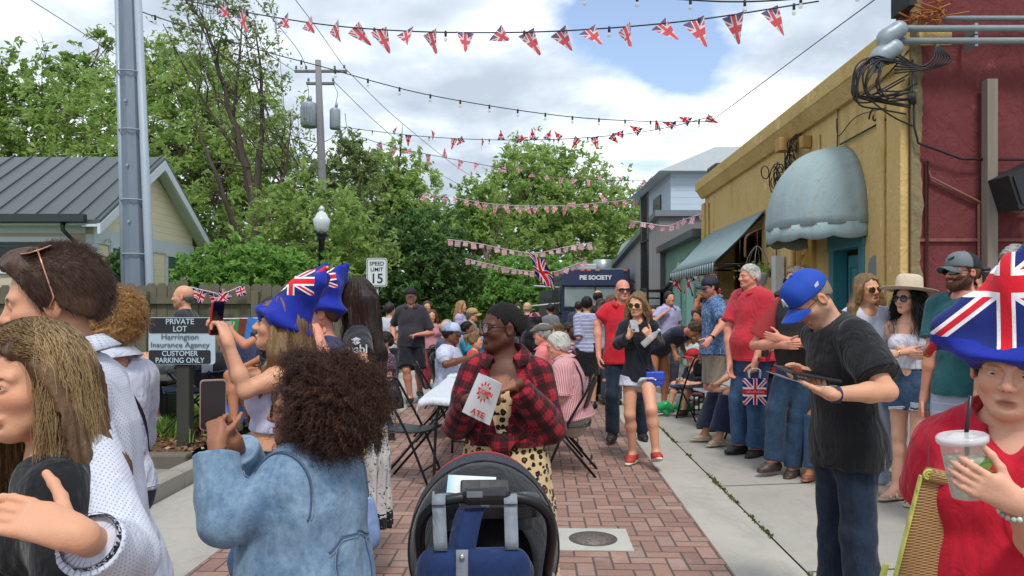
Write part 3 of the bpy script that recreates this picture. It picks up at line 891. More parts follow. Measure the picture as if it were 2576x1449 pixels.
  if n:
   P, N, qq = s.scalp_points(n, t*.62, front+.002, side-.004, nape-.004, s.seed % 97)
   if ring: m = qq[:,2] < ring; P, N = P[m], N[m]
   g = np.random.RandomState(1); D = s.Hm @ np.array([.05,.75,-.65]); T = D - N*(N@D)[:,None]; T /= np.linalg.norm(T, axis=1)[:,None]+1e-6
   s.strands(mat, P, P + T*(.018+.02*g.rand(len(P),1)) + N*(.0015+.003*g.rand(len(P),1)) + g.normal(size=P.shape)*.0025, 5, max(.0005, s.d*.00017), seed=2, parent=o)
  return o
 def hair_long(s, mat, L=.40, t=.016, front=.19, vol=.045, back=True, sides=True, wave=.006, amp=.007, part=.0, spread=.02, fwd=0.0, res=None, sidefwd=.015):
  """long hair falling past the shoulders; L in metres below the crown's equator"""
  k = s.k; p = s.cap_prims(t); M = s.Hm
  dnv = np.array([0,0,-1.])
  def path(x, y, z0, ln, out, fw_):
   a = s.h(x, y, z0); b = a + dnv*ln*.45 + M@np.array([x*out*4, fw_*.4, 0]); c = a + dnv*ln + M@np.array([x*out*5, fw_, 0])
   return a, b, c
  if back:
   for x in (-.05,-.025,0,.025,.05):
    a, b, c = path(x, .065, .10, L, .12, .03 if not fwd else fwd)
    b = b + s.fw*(-.035); c = c + s.fw*(-.045)
    p += [rc(a, b, vol*k, vol*.95, .03), rc(b, c, vol*.95, vol*.35, .03)]
  if sides:
   for sg in ((1,-1) if sides is True else sides):
    for y, ff in ((.02,-.03),(-.01,-.05-sidefwd)):
     a, b, c = path(sg*.072, y, .125, L*.92, .10+spread, ff)
     p += [rc(a, b, .030*k, .034*k, .02), rc(b, c, .034*k, .014*k, .02)]
  p.append(el(s.h(0,-.085,.085), np.array([.062,.075,.105])*k, M, .012, 's'))
  zl = s.zline
  p.append(fnp(lambda P: (lambda q: np.where(q[:,1] < -.03, (zl(q[:,1], front, .0, -.5)-q[:,2])*.8*k, -.05))(s.hcoord(P)).astype(np.float32), .006))
  if part: p.append(rc(s.h(part,-.12,.24), s.h(part,.05,.245), .006*k, .004*k, .012, 's'))
  g = np.random.RandomState(s.seed)
  ph = g.rand(6)*6
  def dsp(P):
   q = P - s.ho; an = np.arctan2(q[:,1]-.01, q[:,0]); z = q[:,2]
   w = np.sin(z*16+ph[0]+2*np.sin(an*2))*wave*8
   a = np.sin(an*13+w*9+ph[1]); b = np.sin(an*29+w*14+ph[2]+a); c = np.sin(an*61+ph[3]+2*b+z*9)
   return (amp*(.5*a+.35*b+.25*c) + wave*np.sin(z*26+ph[4]+an*3)).astype(np.float32)
  V, Q = polygonise(p, res or max(.005, s.res*.9), dsp, extra=amp+wave)
  return link('hair', mesh_np('hair', V, Q, mat), s.root)
 def strands(s, mat, roots, ends, n=10, r=.0012, curl=.0, turns=3, wav=.0, seed=1, name='hair_strands', parent=None, sag=0.0, taper=True, mids=None):
  """many fine tapered hairs as one mesh (three-sided tubes)"""
  g = np.random.RandomState(seed); m = len(roots); t = np.linspace(0,1,n)[None,:,None]
  A, B = roots[:,None,:], ends[:,None,:]
  if mids is None: Pth = A*(1-t) + B*t
  else: C = mids[:,None,:]; Pth = A*(1-t)**2 + 2*C*t*(1-t) + B*t*t
  if sag: Pth = Pth + np.array([0,0,1.])*(sag*4*t*(1-t))
  d = B-A; dn = d/(np.linalg.norm(d, axis=2, keepdims=True)+1e-9)
  e1 = np.cross(dn, [.3,.5,.8]); e1 /= np.linalg.norm(e1, axis=2, keepdims=True)+1e-9; e2 = np.cross(dn, e1)
  ph = g.rand(m,1,1)*6.28; tu = turns*(.7+.6*g.rand(m,1,1)); am = curl*(.6+.8*g.rand(m,1,1))*np.minimum(1, t*4)
  Pth = Pth + e1*np.cos(t*tu*6.28+ph)*am + e2*np.sin(t*tu*6.28+ph)*am
  if wav: Pth = Pth + e1*np.sin(t*(9+3*g.rand(m,1,1))+ph)*wav*t + e2*np.cos(t*(7+3*g.rand(m,1,1))+ph)*wav*t
  rr = r*(.7+.6*g.rand(m,1,1))*(np.where(t < .15, .7+2*t, 1-.75*t) if taper else np.ones_like(t))
  tan = np.gradient(Pth, axis=1); tan /= np.linalg.norm(tan, axis=2, keepdims=True)+1e-9
  b1 = np.cross(tan, e1); b1 /= np.linalg.norm(b1, axis=2, keepdims=True)+1e-9; b2 = np.cross(tan, b1)
  rings = np.stack([Pth + (b1*math.cos(a)+b2*math.sin(a))*rr for a in (0,2.094,4.189)], 2)   # m,n,3,3
  V = rings.reshape(-1,3)
  base = (np.arange(m)[:,None,None]*n + np.arange(n-1)[None,:,None])*3 + np.arange(3)[None,None,:]
  nx = (np.arange(m)[:,None,None]*n + np.arange(n-1)[None,:,None])*3 + ((np.arange(3)+1)%3)[None,None,:]
  Q = np.stack([base, nx, nx+3, base+3], -1).reshape(-1,4).astype(np.int32)
  return link(name, mesh_np(name, V, Q, mat), parent or s.root)
 def scalp_points(s, m, t=.012, front=.186, side=.095, nape=.04, seed=3, top_only=False):
  g = np.random.RandomState(seed); out = []
  while len(out) < m:
   v = g.normal(size=3); v /= np.linalg.norm(v)
   p = np.array([0,.014,.142]) + v*np.array([.0745,.094,.083])*(1+t/.085)
   if p[2] > float(s.zline(np.array([p[1]]), front, side, nape)[0]): out.append(np.concatenate([p, v]))
  o = np.array(out); P = s.ho + (o[:,:3]*s.k) @ s.Hm.T; N = o[:,3:] @ s.Hm.T
  return P, N, o[:,:3]
 def ball_cap(s, c, c2=None, brim=None, mesh_back=False, logo=None, label=None, tilt=0.0, flat=False, name='cap', back=False):
  k = s.k; M = s.Hm; c = lin(c); c2 = lin(c2) if c2 else c; br = lin(brim) if brim else c
  p = [el(s.h(0,.012,.145), np.array([.089,.106,.099])*k, M, .02), el(s.h(0,-.045,.165), np.array([.070,.050,.068])*k, M, .03)]
  p.append(fnp(lambda P: (lambda q: (.135+.06*np.clip(-q[:,1],-.06,.1)-q[:,2])*k)(s.hcoord(P)).astype(np.float32), .004))
  p.append(el(s.h(0,.012,.128), np.array([.0805,.097,.083])*k, M, .003, 's'))
  V1 = polygonise(p, max(.005, s.res*.75))
  ns = 14; rows = []
  for i in range(ns+1):
   a = -1.0 + 2.0*i/ns; x = .078*math.sin(a*1.25)/math.sin(1.25); row = []
   for t in (0, .33, .66, .88, 1.0):
    ln = .072*math.sqrt(max(0, 1-abs(a)**2.6))*t
    y0 = -.052 - .050*math.cos(a*1.35); z0 = .142 - .4*x*x/.08 + tilt*ln
    row.append(s.h(x*(1-.06*t), y0-ln, z0 - .10*ln - (2.0 if flat else 3.2)*x*x*t*.8))
   rows.append(row)
  def tn(V):
   q = s.hcoord(V); m = (q[:,1] < .0)[:,None]; C = np.where(m, np.array(c), np.array(c2)).astype(np.float32)
   return np.concatenate([C, np.ones((len(V),1), np.float32)], 1)
  o = link(name, mesh_np(name, V1[0], V1[1], tone_mat('cap_cloth'), attrs={'tone': (tn(V1[0]), 'FLOAT_COLOR')}), s.root)
  MB().sheet(rows, .004).build('brim', cloth('brim_%02x%02x%02x' % tuple(int(255*min(1,x)**.45) for x in br), [255*(x*12.92 if x <= .0031308 else 1.055*x**(1/2.4)-.055) for x in br], fold=.05), o)
  bt = MB(); pt = s.h(0,.010,.2445); bt.lathe([(0,.004),(.006,.003),(.008,0)], pt, 10); bt.build('button', tone_plain(c), o)
  return o
 def glasses(s, frame, lens, kind='round', r=.0225, fr=.0016, name='glasses', up=0.0, tint=None):
  k = s.k; b = MB(); lm = MB()
  for sg in (1,-1):
   pts = [];
   for i in range(25):
    a = 2*PI*i/24; cx, cz = math.cos(a), math.sin(a)
    if kind == 'rect': cx = math.copysign(abs(cx)**.5, cx)*1.12; cz = math.copysign(abs(cz)**.6, cz)*.72
    if kind == 'wrap': cx = math.copysign(abs(cx)**.6, cx)*1.3; cz = math.copysign(abs(cz)**.8, cz)*.75
    if kind == 'aviator': cz = cz*(1.0 if cz > 0 else 1.1); cx = cx*(1.1 - .12*cz)
    x = sg*.033 + cx*r; yb = -.1005 + (abs(x)**2)*(5.0 if kind == 'wrap' else 2.6)
    pts.append(s.h(x, yb, .107+up+cz*r))
   b.tube(pts, fr, 6, False)
   c0 = np.mean(pts[:-1], 0)
   n0 = len(lm.v); lm.add([c0]+pts[:-1], [(0,i+1,(i+1)%24+1) for i in range(24)], True)
   b.tube([s.h(sg*(.033+r*1.05), -.094+up*.2, .112+up), s.h(sg*.073,-.06,.113+up), s.h(sg*.0785,.005,.112+up*.8), s.h(sg*.079,.022,.098+up*.8)], fr*1.1, 6)
  b.tube([s.h(-.012,-.1005,.112+up), s.h(0,-.104,.115+up), s.h(.012,-.1005,.112+up)], fr*1.1, 6)
  o = b.build(name, frame, s.root); lm.build('lens', lens, o); return o
def tone_plain(c):
 key = 'tp_%d_%d_%d' % tuple(int(999*x) for x in c)
 if key in _MC: return _MC[key]
 t = NT('cap_button'); _MC[key] = t.out(c, .8); return _MC[key]
LENS_DARK = lambda: plain('dark_lens', '#14161c', .08, var=.02, spec=.8)
LENS_BROWN = lambda: plain('brown_lens', '#3a2420', .08, var=.02, spec=.8)
def lens_clear():
 if 'lc' in _MC: return _MC['lc']
 t = NT('clear_lens'); m = t.out([.9,.92,.95], .03, None, 0, .8, **{'Alpha': .22}); _MC['lc'] = m; return m
def make_world():
 w = bpy.data.worlds.new('World'); sc.world = w; w.use_nodes = True
 t = NT.__new__(NT); t.t = w.node_tree; t.n = t.t.nodes; t._tc = None; t.m = None
 bg = t.n['Background']
 sky = t.new('ShaderNodeTexSky', sky_type='NISHITA'); sky.sun_disc = False
 sky.sun_elevation = SUN_EL; sky.sun_rotation = SUN_ROT; sky.air_density = 1.0; sky.dust_density = .6; sky.ozone_density = 1.4
 g = t.tc('Generated'); x, y, z = t.sep(g)[:3]
 den = t.math('ADD', t.math('MAXIMUM', z, 0.0), .16)
 p = t.comb(t.math('DIVIDE', x, den), t.math('DIVIDE', y, den), 0.0)
 n1 = t.noise(t.map(p, (1,1,1), (0,0,0), (3.1,.4,0)), 1.15, 9, .56, .15)
 n2 = t.noise(t.map(p, (1,1,1), (0,0,0), (3.16,.52,0)), 1.15, 5, .55, .15)      # same field nudged towards the sun: lit edges
 n3 = t.noise(t.map(p, (1,1,1), (0,0,0), (7.7,2.2,0)), .55, 3, .5)
 ax = t.math('DIVIDE', x, t.math('MAXIMUM', y, .05)); az = t.math('DIVIDE', z, t.math('MAXIMUM', y, .05))
 def hole(cx, cz, sx, sz, rt=0.0):
  dx = t.math('SUBTRACT', ax, cx); dz = t.math('SUBTRACT', az, cz)
  c, s_ = math.cos(rt), math.sin(rt)
  u = t.math('ADD', t.math('MULTIPLY', dx, c/sx), t.math('MULTIPLY', dz, s_/sx))
  v = t.math('ADD', t.math('MULTIPLY', dx, -s_/sz), t.math('MULTIPLY', dz, c/sz))
  r2 = t.math('ADD', t.math('MULTIPLY', u, u), t.math('MULTIPLY', v, v))
  return t.math('POWER', 2.718, t.math('MULTIPLY', r2, -1.0))
 h = t.math('ADD', hole(.185,.355,.125,.08,-.45), t.math('MULTIPLY', hole(.17,.17,.12,.03), .25))
 cov = t.math('ADD', t.math('SUBTRACT', n1, t.math('MULTIPLY', h, .30)), .16)
 m = t.rng(cov, .42, .55)
 thick = t.rng(cov, .46, .82)
 edge = t.math('SUBTRACT', n1, n2)
 lit = t.math('ADD', t.math('MULTIPLY', edge, 4.2), t.math('SUBTRACT', .72, t.math('MULTIPLY', thick, .55)))
 lit = t.math('ADD', lit, t.math('MULTIPLY', t.math('SUBTRACT', n3, .5), .9))
 lit = t.math('ADD', lit, t.math('MULTIPLY', hole(.30,.26,.35,.16,-.45), .25))
 cl = t.ramp(lit, [(.0, (3.6,4.15,4.9)), (.40, (4.9,5.5,6.2)), (.70, (6.8,7.3,7.9)), (1.0, (9.3,9.4,9.5))])
 c = t.mix(m, t.mix(1.0, t.mix(.18, sky.outputs[0], (5.5,6.2,7.0)), (1.12,1.15,1.2), 'MULTIPLY'), cl)
 t.lk(c, bg.inputs[0]); bg.inputs[1].default_value = .12
SUN_EL, SUN_AZ = R(58), R(172)     # azimuth clockwise from +Y
SUN_ROT = SUN_AZ
def make_light():
 L = bpy.data.lights.new('sun', 'SUN'); L.energy = 1.9; L.angle = R(12); L.color = (1,.955,.89)
 o = bpy.data.objects.new('sun', L); COL.objects.link(o)
 d = Vector((math.sin(SUN_AZ)*math.cos(SUN_EL), math.cos(SUN_AZ)*math.cos(SUN_EL), math.sin(SUN_EL)))
 o.rotation_euler = d.to_track_quat('Z', 'Y').to_euler()
def make_camera():
 cam = bpy.data.cameras.new('camera'); o = bpy.data.objects.new('camera', cam); COL.objects.link(o)
 o.location = (0,0,CH); o.rotation_euler = (R(90),0,0)
 cam.lens = F/2576*36; cam.sensor_width = 36; cam.shift_y = (VH-724.5)/2576; cam.clip_start = .05; cam.clip_end = 3000
 sc.camera = o
make_world(); make_light(); make_camera()
sc.view_settings.view_transform = 'Standard'; sc.view_settings.look = 'None'; sc.view_settings.exposure = .45; sc.view_settings.gamma = 1
SL = .036
def strip(name, x0, x1, d0, d1, z, mat, sl0=SL, sl1=SL, n=24, kind='structure', z1=None):
 """a ground sheet following the street's slight bend to the right"""
 m = MB(); g = []
 for i in range(n+1):
  d = d0 + (d1-d0)*(i/n)**1.6; g.append([(x0+sl0*d, d, z), (x1+sl1*d, d, z if z1 is None else z1)])
 m.sheet(g, None, False); o = m.build(name, mat)
 for p in o.data.polygons:
  if p.normal.z < 0: p.flip()
 return tag(o, kind=kind)
def herringbone():
 t = NT('brick_paving'); v = t.map(t.tc('Object'), (1/.108,1/.108,1), (0,0,R(2.0)))
 x, y, _ = t.sep(v)[:3]; fl = lambda q: t.math('FLOOR', q)
 i, j = fl(x), fl(y); fx, fy = t.math('SUBTRACT', x, i), t.math('SUBTRACT', y, j)
 m = t.math('FLOORED_MODULO', t.math('SUBTRACT', i, j), 4.0)
 eq = lambda k: t.math('COMPARE', m, float(k), .1)
 hor = t.math('LESS_THAN', m, 1.5)
 lx = t.math('ADD', fx, eq(1)); ly = t.math('ADD', fy, eq(2))
 mn = lambda a, b: t.math('MINIMUM', a, b); one = lambda q, L: t.math('SUBTRACT', L, q)
 eh = mn(mn(lx, one(lx, 2.0)), mn(fy, one(fy, 1.0))); evv = mn(mn(fx, one(fx, 1.0)), mn(ly, one(ly, 2.0)))
 mixf = lambda f, a, b: t.math('ADD', t.math('MULTIPLY', f, b), t.math('MULTIPLY', t.math('SUBTRACT', 1.0, f), a))
 e = mixf(hor, evv, eh)
 ix = mixf(hor, i, t.math('SUBTRACT', i, eq(1))); iy = mixf(hor, t.math('SUBTRACT', j, eq(2)), j)
 wn = t.new('ShaderNodeTexWhiteNoise', noise_dimensions='3D'); t.lk(t.comb(ix, iy, hor), wn.inputs[0])
 r = wn.outputs[0]; o = t.tc('Object')
 big = t.noise(o, .5, 4, .6); fine = t.noise(o, 40, 4, .7)
 c = t.ramp(r, [(0, lin('#745349')), (.25, lin('#8f6757')), (.5, lin('#a17866')), (.75, lin('#ad8a79')), (1, lin('#8f7d74'))])
 c = t.mix(.5, c, t.mix(big, lin('#7e6760'), lin('#b39387')))
 c = t.mix(t.rng(fine, .35, .75, 0, .4), c, lin('#5e4d48'))
 c = t.mix(t.rng(t.noise(o, 1.7, 5, .7), .55, .70, 0, .5), c, lin('#53484a')); c = t.mix(t.rng(t.vor(o, 7), .0, .035, .7, 0), c, lin('#332d2d')); c = t.mix(t.rng(t.noise(t.map(o,loc=(9,4,0)), .9, 6, .75), .56, .68, 0, .4), c, lin('#b5a198'))
 jn = t.rng(t.math('ADD', e, t.math('MULTIPLY', t.math('SUBTRACT', fine, .5), .05)), .035, .085)
 c = t.mix(jn, lin('#574c48'), c)
 hgt = t.math('ADD', jn, t.math('MULTIPLY', fine, .25))
 return t.out(c, .82, t.bump(hgt, .5, .006), 0, .3)
def concrete(name, c='#a9a59d', seam=None):
 t = NT(name); o = t.tc('Object')
 b = t.noise(o, .8, 6, .6, .4); f = t.noise(o, 60, 4, .7); st = t.noise(t.map(o, (1,.35,1)), 2.3, 6, .65, .6)
 a = lin(c)
 col = t.mix(b, [x*.66 for x in a], [x*1.18 for x in a]); o2 = t.noise(o, 5, 6, .7, 1.0); col = t.mix(t.rng(o2, .5, .7, 0, .35), col, [a[0]*.62, a[1]*.58, a[2]*.5])
 col = t.mix(t.rng(st, .52, .75, 0, .6), col, [x*.55 for x in a])
 col = t.mix(t.rng(f, .4, .75, 0, .3), col, [x*.7 for x in a])
 sp = t.vor(o, 26); col = t.mix(t.rng(sp, .0, .06, .5, 0), col, [x*.4 for x in a])
 return t.out(col, .9, t.bump(f, .25, .004), 0, .25)
def soil(name, c1, c2, scale=14):
 t = NT(name); o = t.tc('Object'); n = t.noise(o, scale, 8, .72); v = t.vor(o, scale*3, out='Color')
 c = t.mix(n, lin(c1), lin(c2)); c = t.mix(.35, c, v, 'OVERLAY')
 return t.out(c, .95, t.bump(n, .9, .05), 0, .1)
M_CON = concrete('pavement_concrete'); M_CON2 = concrete('gutter_concrete', '#b3afa6'); M_KERB = concrete('kerb_concrete', '#9a958c')
PSL = .035
def gz(x, d): return max(0.0, (x-SL*d-1.512)*PSL)
def build_ground():
 g = MB(); g.sheet([[(-400,-60,-.03),(400,-60,-.03)],[(-400,900,-.03),(400,900,-.03)]], None, False)
 tag(g.build('ground', soil('earth', '#5b5a40', '#6d7048', 3)), kind='structure')
 strip('street', -1.97, 1.09, -3, 70, 0, herringbone())
 strip('gutter', 1.092, 1.50, -3, 70, .001, M_CON2)
 strip('pavement', 1.512, 12.0, -3, 70, .003, M_CON, z1=.003+PSL*10.488)
 strip('joint', 1.502, 1.510, -3, 70, -.006, soil('dirt_joint', '#3e3a30', '#55503f', 30))
 strip('gutter', -2.78, -1.972, -3, 30, .001, M_CON, sl0=.012)
 tag(_joints(), kind='structure')
 k = MB()
 ds = [-3,4.2,6.3,8.4,10.5,12.6,14.7,16.8,18.9,21,30]
 for a, b in zip(ds[:-1], ds[1:]):
  x0, x1 = -2.80+.012*a, -2.80+.012*b
  k.prism([(-.16,-.03),(.0,-.03),(-.012,.118),(-.04,.135),(-.16,.135)], a+.004, b-.004, 'y', M=Matrix(((1,.012,0,-2.80),(0,1,0,0),(0,0,1,0),(0,0,0,1))))
 tag(k.build('kerb', M_KERB), kind='structure')
 lot = MB(); lot.sheet([[(-14,-3,.02),(-2.97,-3,.02)],[(-14,6.9,.02),(-2.86,6.9,.02)]], None, False)
 t = NT('worn_asphalt'); o = t.tc('Object'); n = t.noise(o, 45, 5, .8); b = t.noise(o, 1.2, 5, .6)
 c = t.mix(n, lin('#585a5e'), lin('#9a9a99')); c = t.mix(t.rng(b, .45, .7, 0, .6), c, lin('#8b857c'))
 tag(lot.build('parking_lot', t.out(c, .93, t.bump(n, .6, .01), 0, .2)), kind='structure')
 m = MB(); m.box((-14,6.9,-.02), (-2.98,7.06,.15), .02); tag(m.build('kerb', concrete('old_kerb', '#6e675c')), kind='structure')
 m = MB(); gr = [[(-14+11.0*j/40, 7.06+1.3*i/10, .11+.17*(i/10)**.7+.025*math.sin(j*1.3+i)+.015*rnd.random()) for j in range(41)] for i in range(11)]
 m.sheet(gr); tag(m.build('mulch_bed', soil('mulch', '#4a3527', '#8a6c52', 22)), kind='structure')
 m = MB(); m.sheet([[(-14,8.3,.27),(-2.95,8.3,.27)],[(-14,11,.27),(-2.95,11,.27)],[(-14,30,.1),(-2.6,30,.1)]], None, False)
 tag(m.build('lawn', soil('lawn_soil', '#50612c', '#6d7f3c', 9)), kind='structure')
def _joints():
 m = MB()
 for d in [2.2+2.05*i for i in range(22)]:
  x0, x1 = 1.10+SL*d, 10
  z1 = gz(x1,d); x0 = 1.515+SL*d; m.sheet([[(x0,d-.006,.0062),(x0,d+.006,.0062)],[(x1,d-.006,.0062+z1),(x1,d+.006,.0062+z1)]], None, False)
 for x in (3.05,):
  zz = (x-1.512)*PSL+.0068; m.sheet([[(x-SL*3,-3,zz),(x-SL*3+.012,-3,zz)],[(x+SL*60,60,zz),(x+SL*60+.012,60,zz)]], None, False)
 return m.build('joint', soil('groove', '#4c4a43', '#66635a', 30))
def tufts(name, pts, hmin, hmax, mat, per=9, spread=.03, kind='stuff', wd=.004):
 g = np.random.RandomState(5); V = []; Fc = []
 for (x, y, z) in pts:
  for _ in range(per):
   a = g.rand()*6.28; r = g.rand()*spread; h = hmin+(hmax-hmin)*g.rand(); b = g.rand()*6.28
   bx, by = x+r*math.cos(a), y+r*math.sin(a); lx, ly = math.cos(b)*h*.5, math.sin(b)*h*.5; w = wd*(.7+g.rand())
   i = len(V); px, py = -math.sin(b)*w, math.cos(b)*w
   V += [(bx-px,by-py,z),(bx+px,by+py,z),(bx+lx*.4+px*.8,by+ly*.4+py*.8,z+h*.65),(bx+lx*.4-px*.8,by+ly*.4-py*.8,z+h*.65),(bx+lx,by+ly,z+h)]
   Fc += [(i,i+1,i+2,i+3),(i+3,i+2,i+4)]
 return tag(link(name, mesh_np(name, V, Fc, mat, False)), kind=kind)
def leaf_mat(name, c1, c2, c3=None, trans=.35, rough=.55):
 t = NT(name); o = t.tc('Object'); r = t.new('ShaderNodeNewGeometry').outputs['Random Per Island']
 n = t.noise(o, .9, 3, .6)
 f = t.math('ADD', t.math('MULTIPLY', r, .55), t.math('MULTIPLY', n, .5))
 c = t.ramp(f, [(.1, lin(c1)), (.55, lin(c2)), (.95, lin(c3 or c2))])
 m = t.out(c, rough, None, 0, .3)
 tr = t.new('ShaderNodeBsdfTranslucent'); t.lk(c, tr.inputs['Color'])
 mx = t.new('ShaderNodeMixShader'); mx.inputs[0].default_value = trans
 t.lk(t.b.outputs[0], mx.inputs[1]); t.lk(tr.outputs[0], mx.inputs[2]); t.lk(mx.outputs[0], t.n['Material Output'].inputs['Surface'])
 return m
M_GRASS = leaf_mat('grass_blades', '#4a6a24', '#6f9636', '#9ab556')
def build_greens():
 g = np.random.RandomState(2)
 P = [(-14+11*g.rand(), 8.05+1.6*g.rand(), .26) for _ in range(1700)]
 P += [(gx(365+90*g.rand(), 7.6)+.15*g.normal(), 7.7+.25*g.normal(), .21) for _ in range(150)]
 tufts('grass', P, .06, .20, M_GRASS, 7, .06)
 P = []
 for i in range(420):
  d = 4.0+7*g.rand()**1.4
  if math.sin(d*2.3)+math.sin(d*5.1+1) > -.3 - (g.rand()-.5): P.append((1.506+SL*d+.006*g.normal(), d, .0))
 tufts('weeds', P, .008, .028, leaf_mat('weed_leaves', '#3f4a22', '#5d6a33', '#7a7c46'), 4, .016)
 V, Fc = [], []
 for _ in range(2600):
  x, y = -9+6.1*g.rand(), 7.07+1.25*g.rand(); a = g.rand()*6.28; s = .015+.03*g.rand(); z = .125+.17*(max(0,y-7.06)/1.3)**.7+.03*g.rand(); t_ = g.normal()*.35
  i = len(V); c_, s_ = math.cos(a)*s, math.sin(a)*s
  V += [(x-c_,y-s_,z),(x+s_*.4,y-c_*.4,z+s*t_),(x+c_,y+s_,z+s*.3),(x-s_*.4,y+c_*.4,z-s*t_)]; Fc.append((i,i+1,i+2,i+3))
 tag(link('leaf_litter', mesh_np('leaf_litter', V, Fc, leaf_mat('dry_bark', '#4a3222', '#7a5a40', '#b39672', .1), False)), kind='stuff')
def bark(name='bark', c1='#4a4038', c2='#7a6d60'):
 if ('b', name) in _MC: return _MC[('b', name)]
 t = NT(name); o = t.tc('Object'); n = t.noise(t.map(o, (1,1,.15)), 16, 6, .7)
 _MC[('b', name)] = t.out(t.mix(n, lin(c1), lin(c2)), .95, t.bump(n, .8, .04), 0, .15); return _MC[('b', name)]
def leaves_mesh(name, P, size, mat, g, up=.35, quad=True):
 """one small bent leaf spray per point"""
 m = len(P); N = g.normal(size=(m,3)); N[:,2] = np.abs(N[:,2])*1.0+up; N /= np.linalg.norm(N, axis=1)[:,None]
 A = np.cross(N, g.normal(size=(m,3))); A /= np.linalg.norm(A, axis=1)[:,None]+1e-9; B = np.cross(N, A)
 s = size*(.55+.9*g.rand(m,1))
 V = np.stack([P-A*s, P-B*s*.42+N*s*.10, P+A*s*1.0-N*s*.2, P+B*s*.42+N*s*.10], 1).reshape(-1,3)
 Q = np.arange(m*4, dtype=np.int32).reshape(-1,4)
 return mesh_np(name, V, Q, mat, False)
def tree(label, u, d, ztop, blobs, trunk, mat, nleaf, lsize, name='tree', z0=0.0, seed=1, twig=.0, barkm=None, hollow=.55, group='trees beyond the fence', limbs=True):
 """blobs: (u, v, r metres, depth offset, rz factor, density) lumps of the crown in the photo's own places, turned into real volumes;
 trunk: list of (u, v, dd, radius) polylines"""
 g = np.random.RandomState(seed)
 root = thing(name, label, 'tree', (gx(u, d), d, z0), 0, group); base = np.array([gx(u,d), d, z0])
 tb = MB()
 tips = []
 for pl_ in trunk:
  pts = [at(uu, vv, d+dd)-base for (uu, vv, dd, rr) in pl_]; rs = [rr for (_,_,_,rr) in pl_]
  pp, rr2 = [], []
  for i in range(len(pts)-1):
   for k in range(4):
    t = k/4; p = pts[i]*(1-t)+pts[i+1]*t; p = p + g.normal(size=3)*rs[i]*.25*(0 if k == 0 else 1); pp.append(p); rr2.append(rs[i]*(1-t)+rs[i+1]*t)
  pp.append(pts[-1]); rr2.append(rs[-1]); tb.tube(pp, rr2, 7); tips.append((pp, rr2))
 P = []
 tot = sum(b[2]**2*b[5] for b in blobs)
 for (uu, vv, r, dd, fz, dens) in blobs:
  c = at(uu, vv, d+dd)-base; n = int(nleaf*r*r*dens/tot)
  q = g.normal(size=(n,3)); q /= np.linalg.norm(q, axis=1)[:,None]
  rad = (hollow + (1-hollow)*g.rand(n)**.6)
  W = g.normal(size=(3,3))*3.2
  lump = 1 + .22*np.sin(q@W[0]+g.rand()*6)+.16*np.sin(q@(W[1]*1.9))+.12*np.sin(q@(W[2]*3.7))
  p = c + q*(rad*lump*r)[:,None]*np.array([1,1,fz]) + g.normal(size=(n,3))*r*.05
  K = max(6, int(n/26)); cen = p[g.randint(0, n, K)] if n else p
  if n > 40:
   near = np.empty(n, int)
   for i0 in range(0, n, 4000):
    dd2 = ((p[i0:i0+4000,None,:]-cen[None,:min(K,260),:])**2).sum(2); near[i0:i0+4000] = dd2.argmin(1)
   p = p + (cen[near]-p)*(.42+.25*g.rand(n,1))
  P.append(p)
  if limbs and tips and n:
   for _ in range(max(2, int(3+r))):
    pl2, rr2 = tips[g.randint(len(tips))]; k = g.randint(len(pl2)//2, len(pl2)) if len(pl2) > 3 else len(pl2)-1
    a = pl2[k]; b = p[g.randint(n)]; mid = (a+b)/2 + np.array([0,0,-.12])*np.linalg.norm(b-a) + g.normal(size=3)*.12
    r0 = max(.012, min(rr2[k]*.55, .02*np.linalg.norm(b-a)))
    tb.tube([a, (a+mid)/2+g.normal(size=3)*.05, mid, (mid+b)/2+g.normal(size=3)*.05, b], [r0, r0*.8, r0*.6, r0*.4, .006], 5)
    for _ in range(3):
     c2 = b + g.normal(size=3)*r*.25; tb.tube([mid*.3+b*.7, (b+c2)/2, c2], [r0*.35, r0*.25, .005], 4)
 tb.build('trunk', barkm or bark(), root)
 P = np.concatenate(P); P = P[P[:,2] > .05-z0]
 link('crown', leaves_mesh('crown', P, lsize, mat, g), root)
 return root
LM = {}
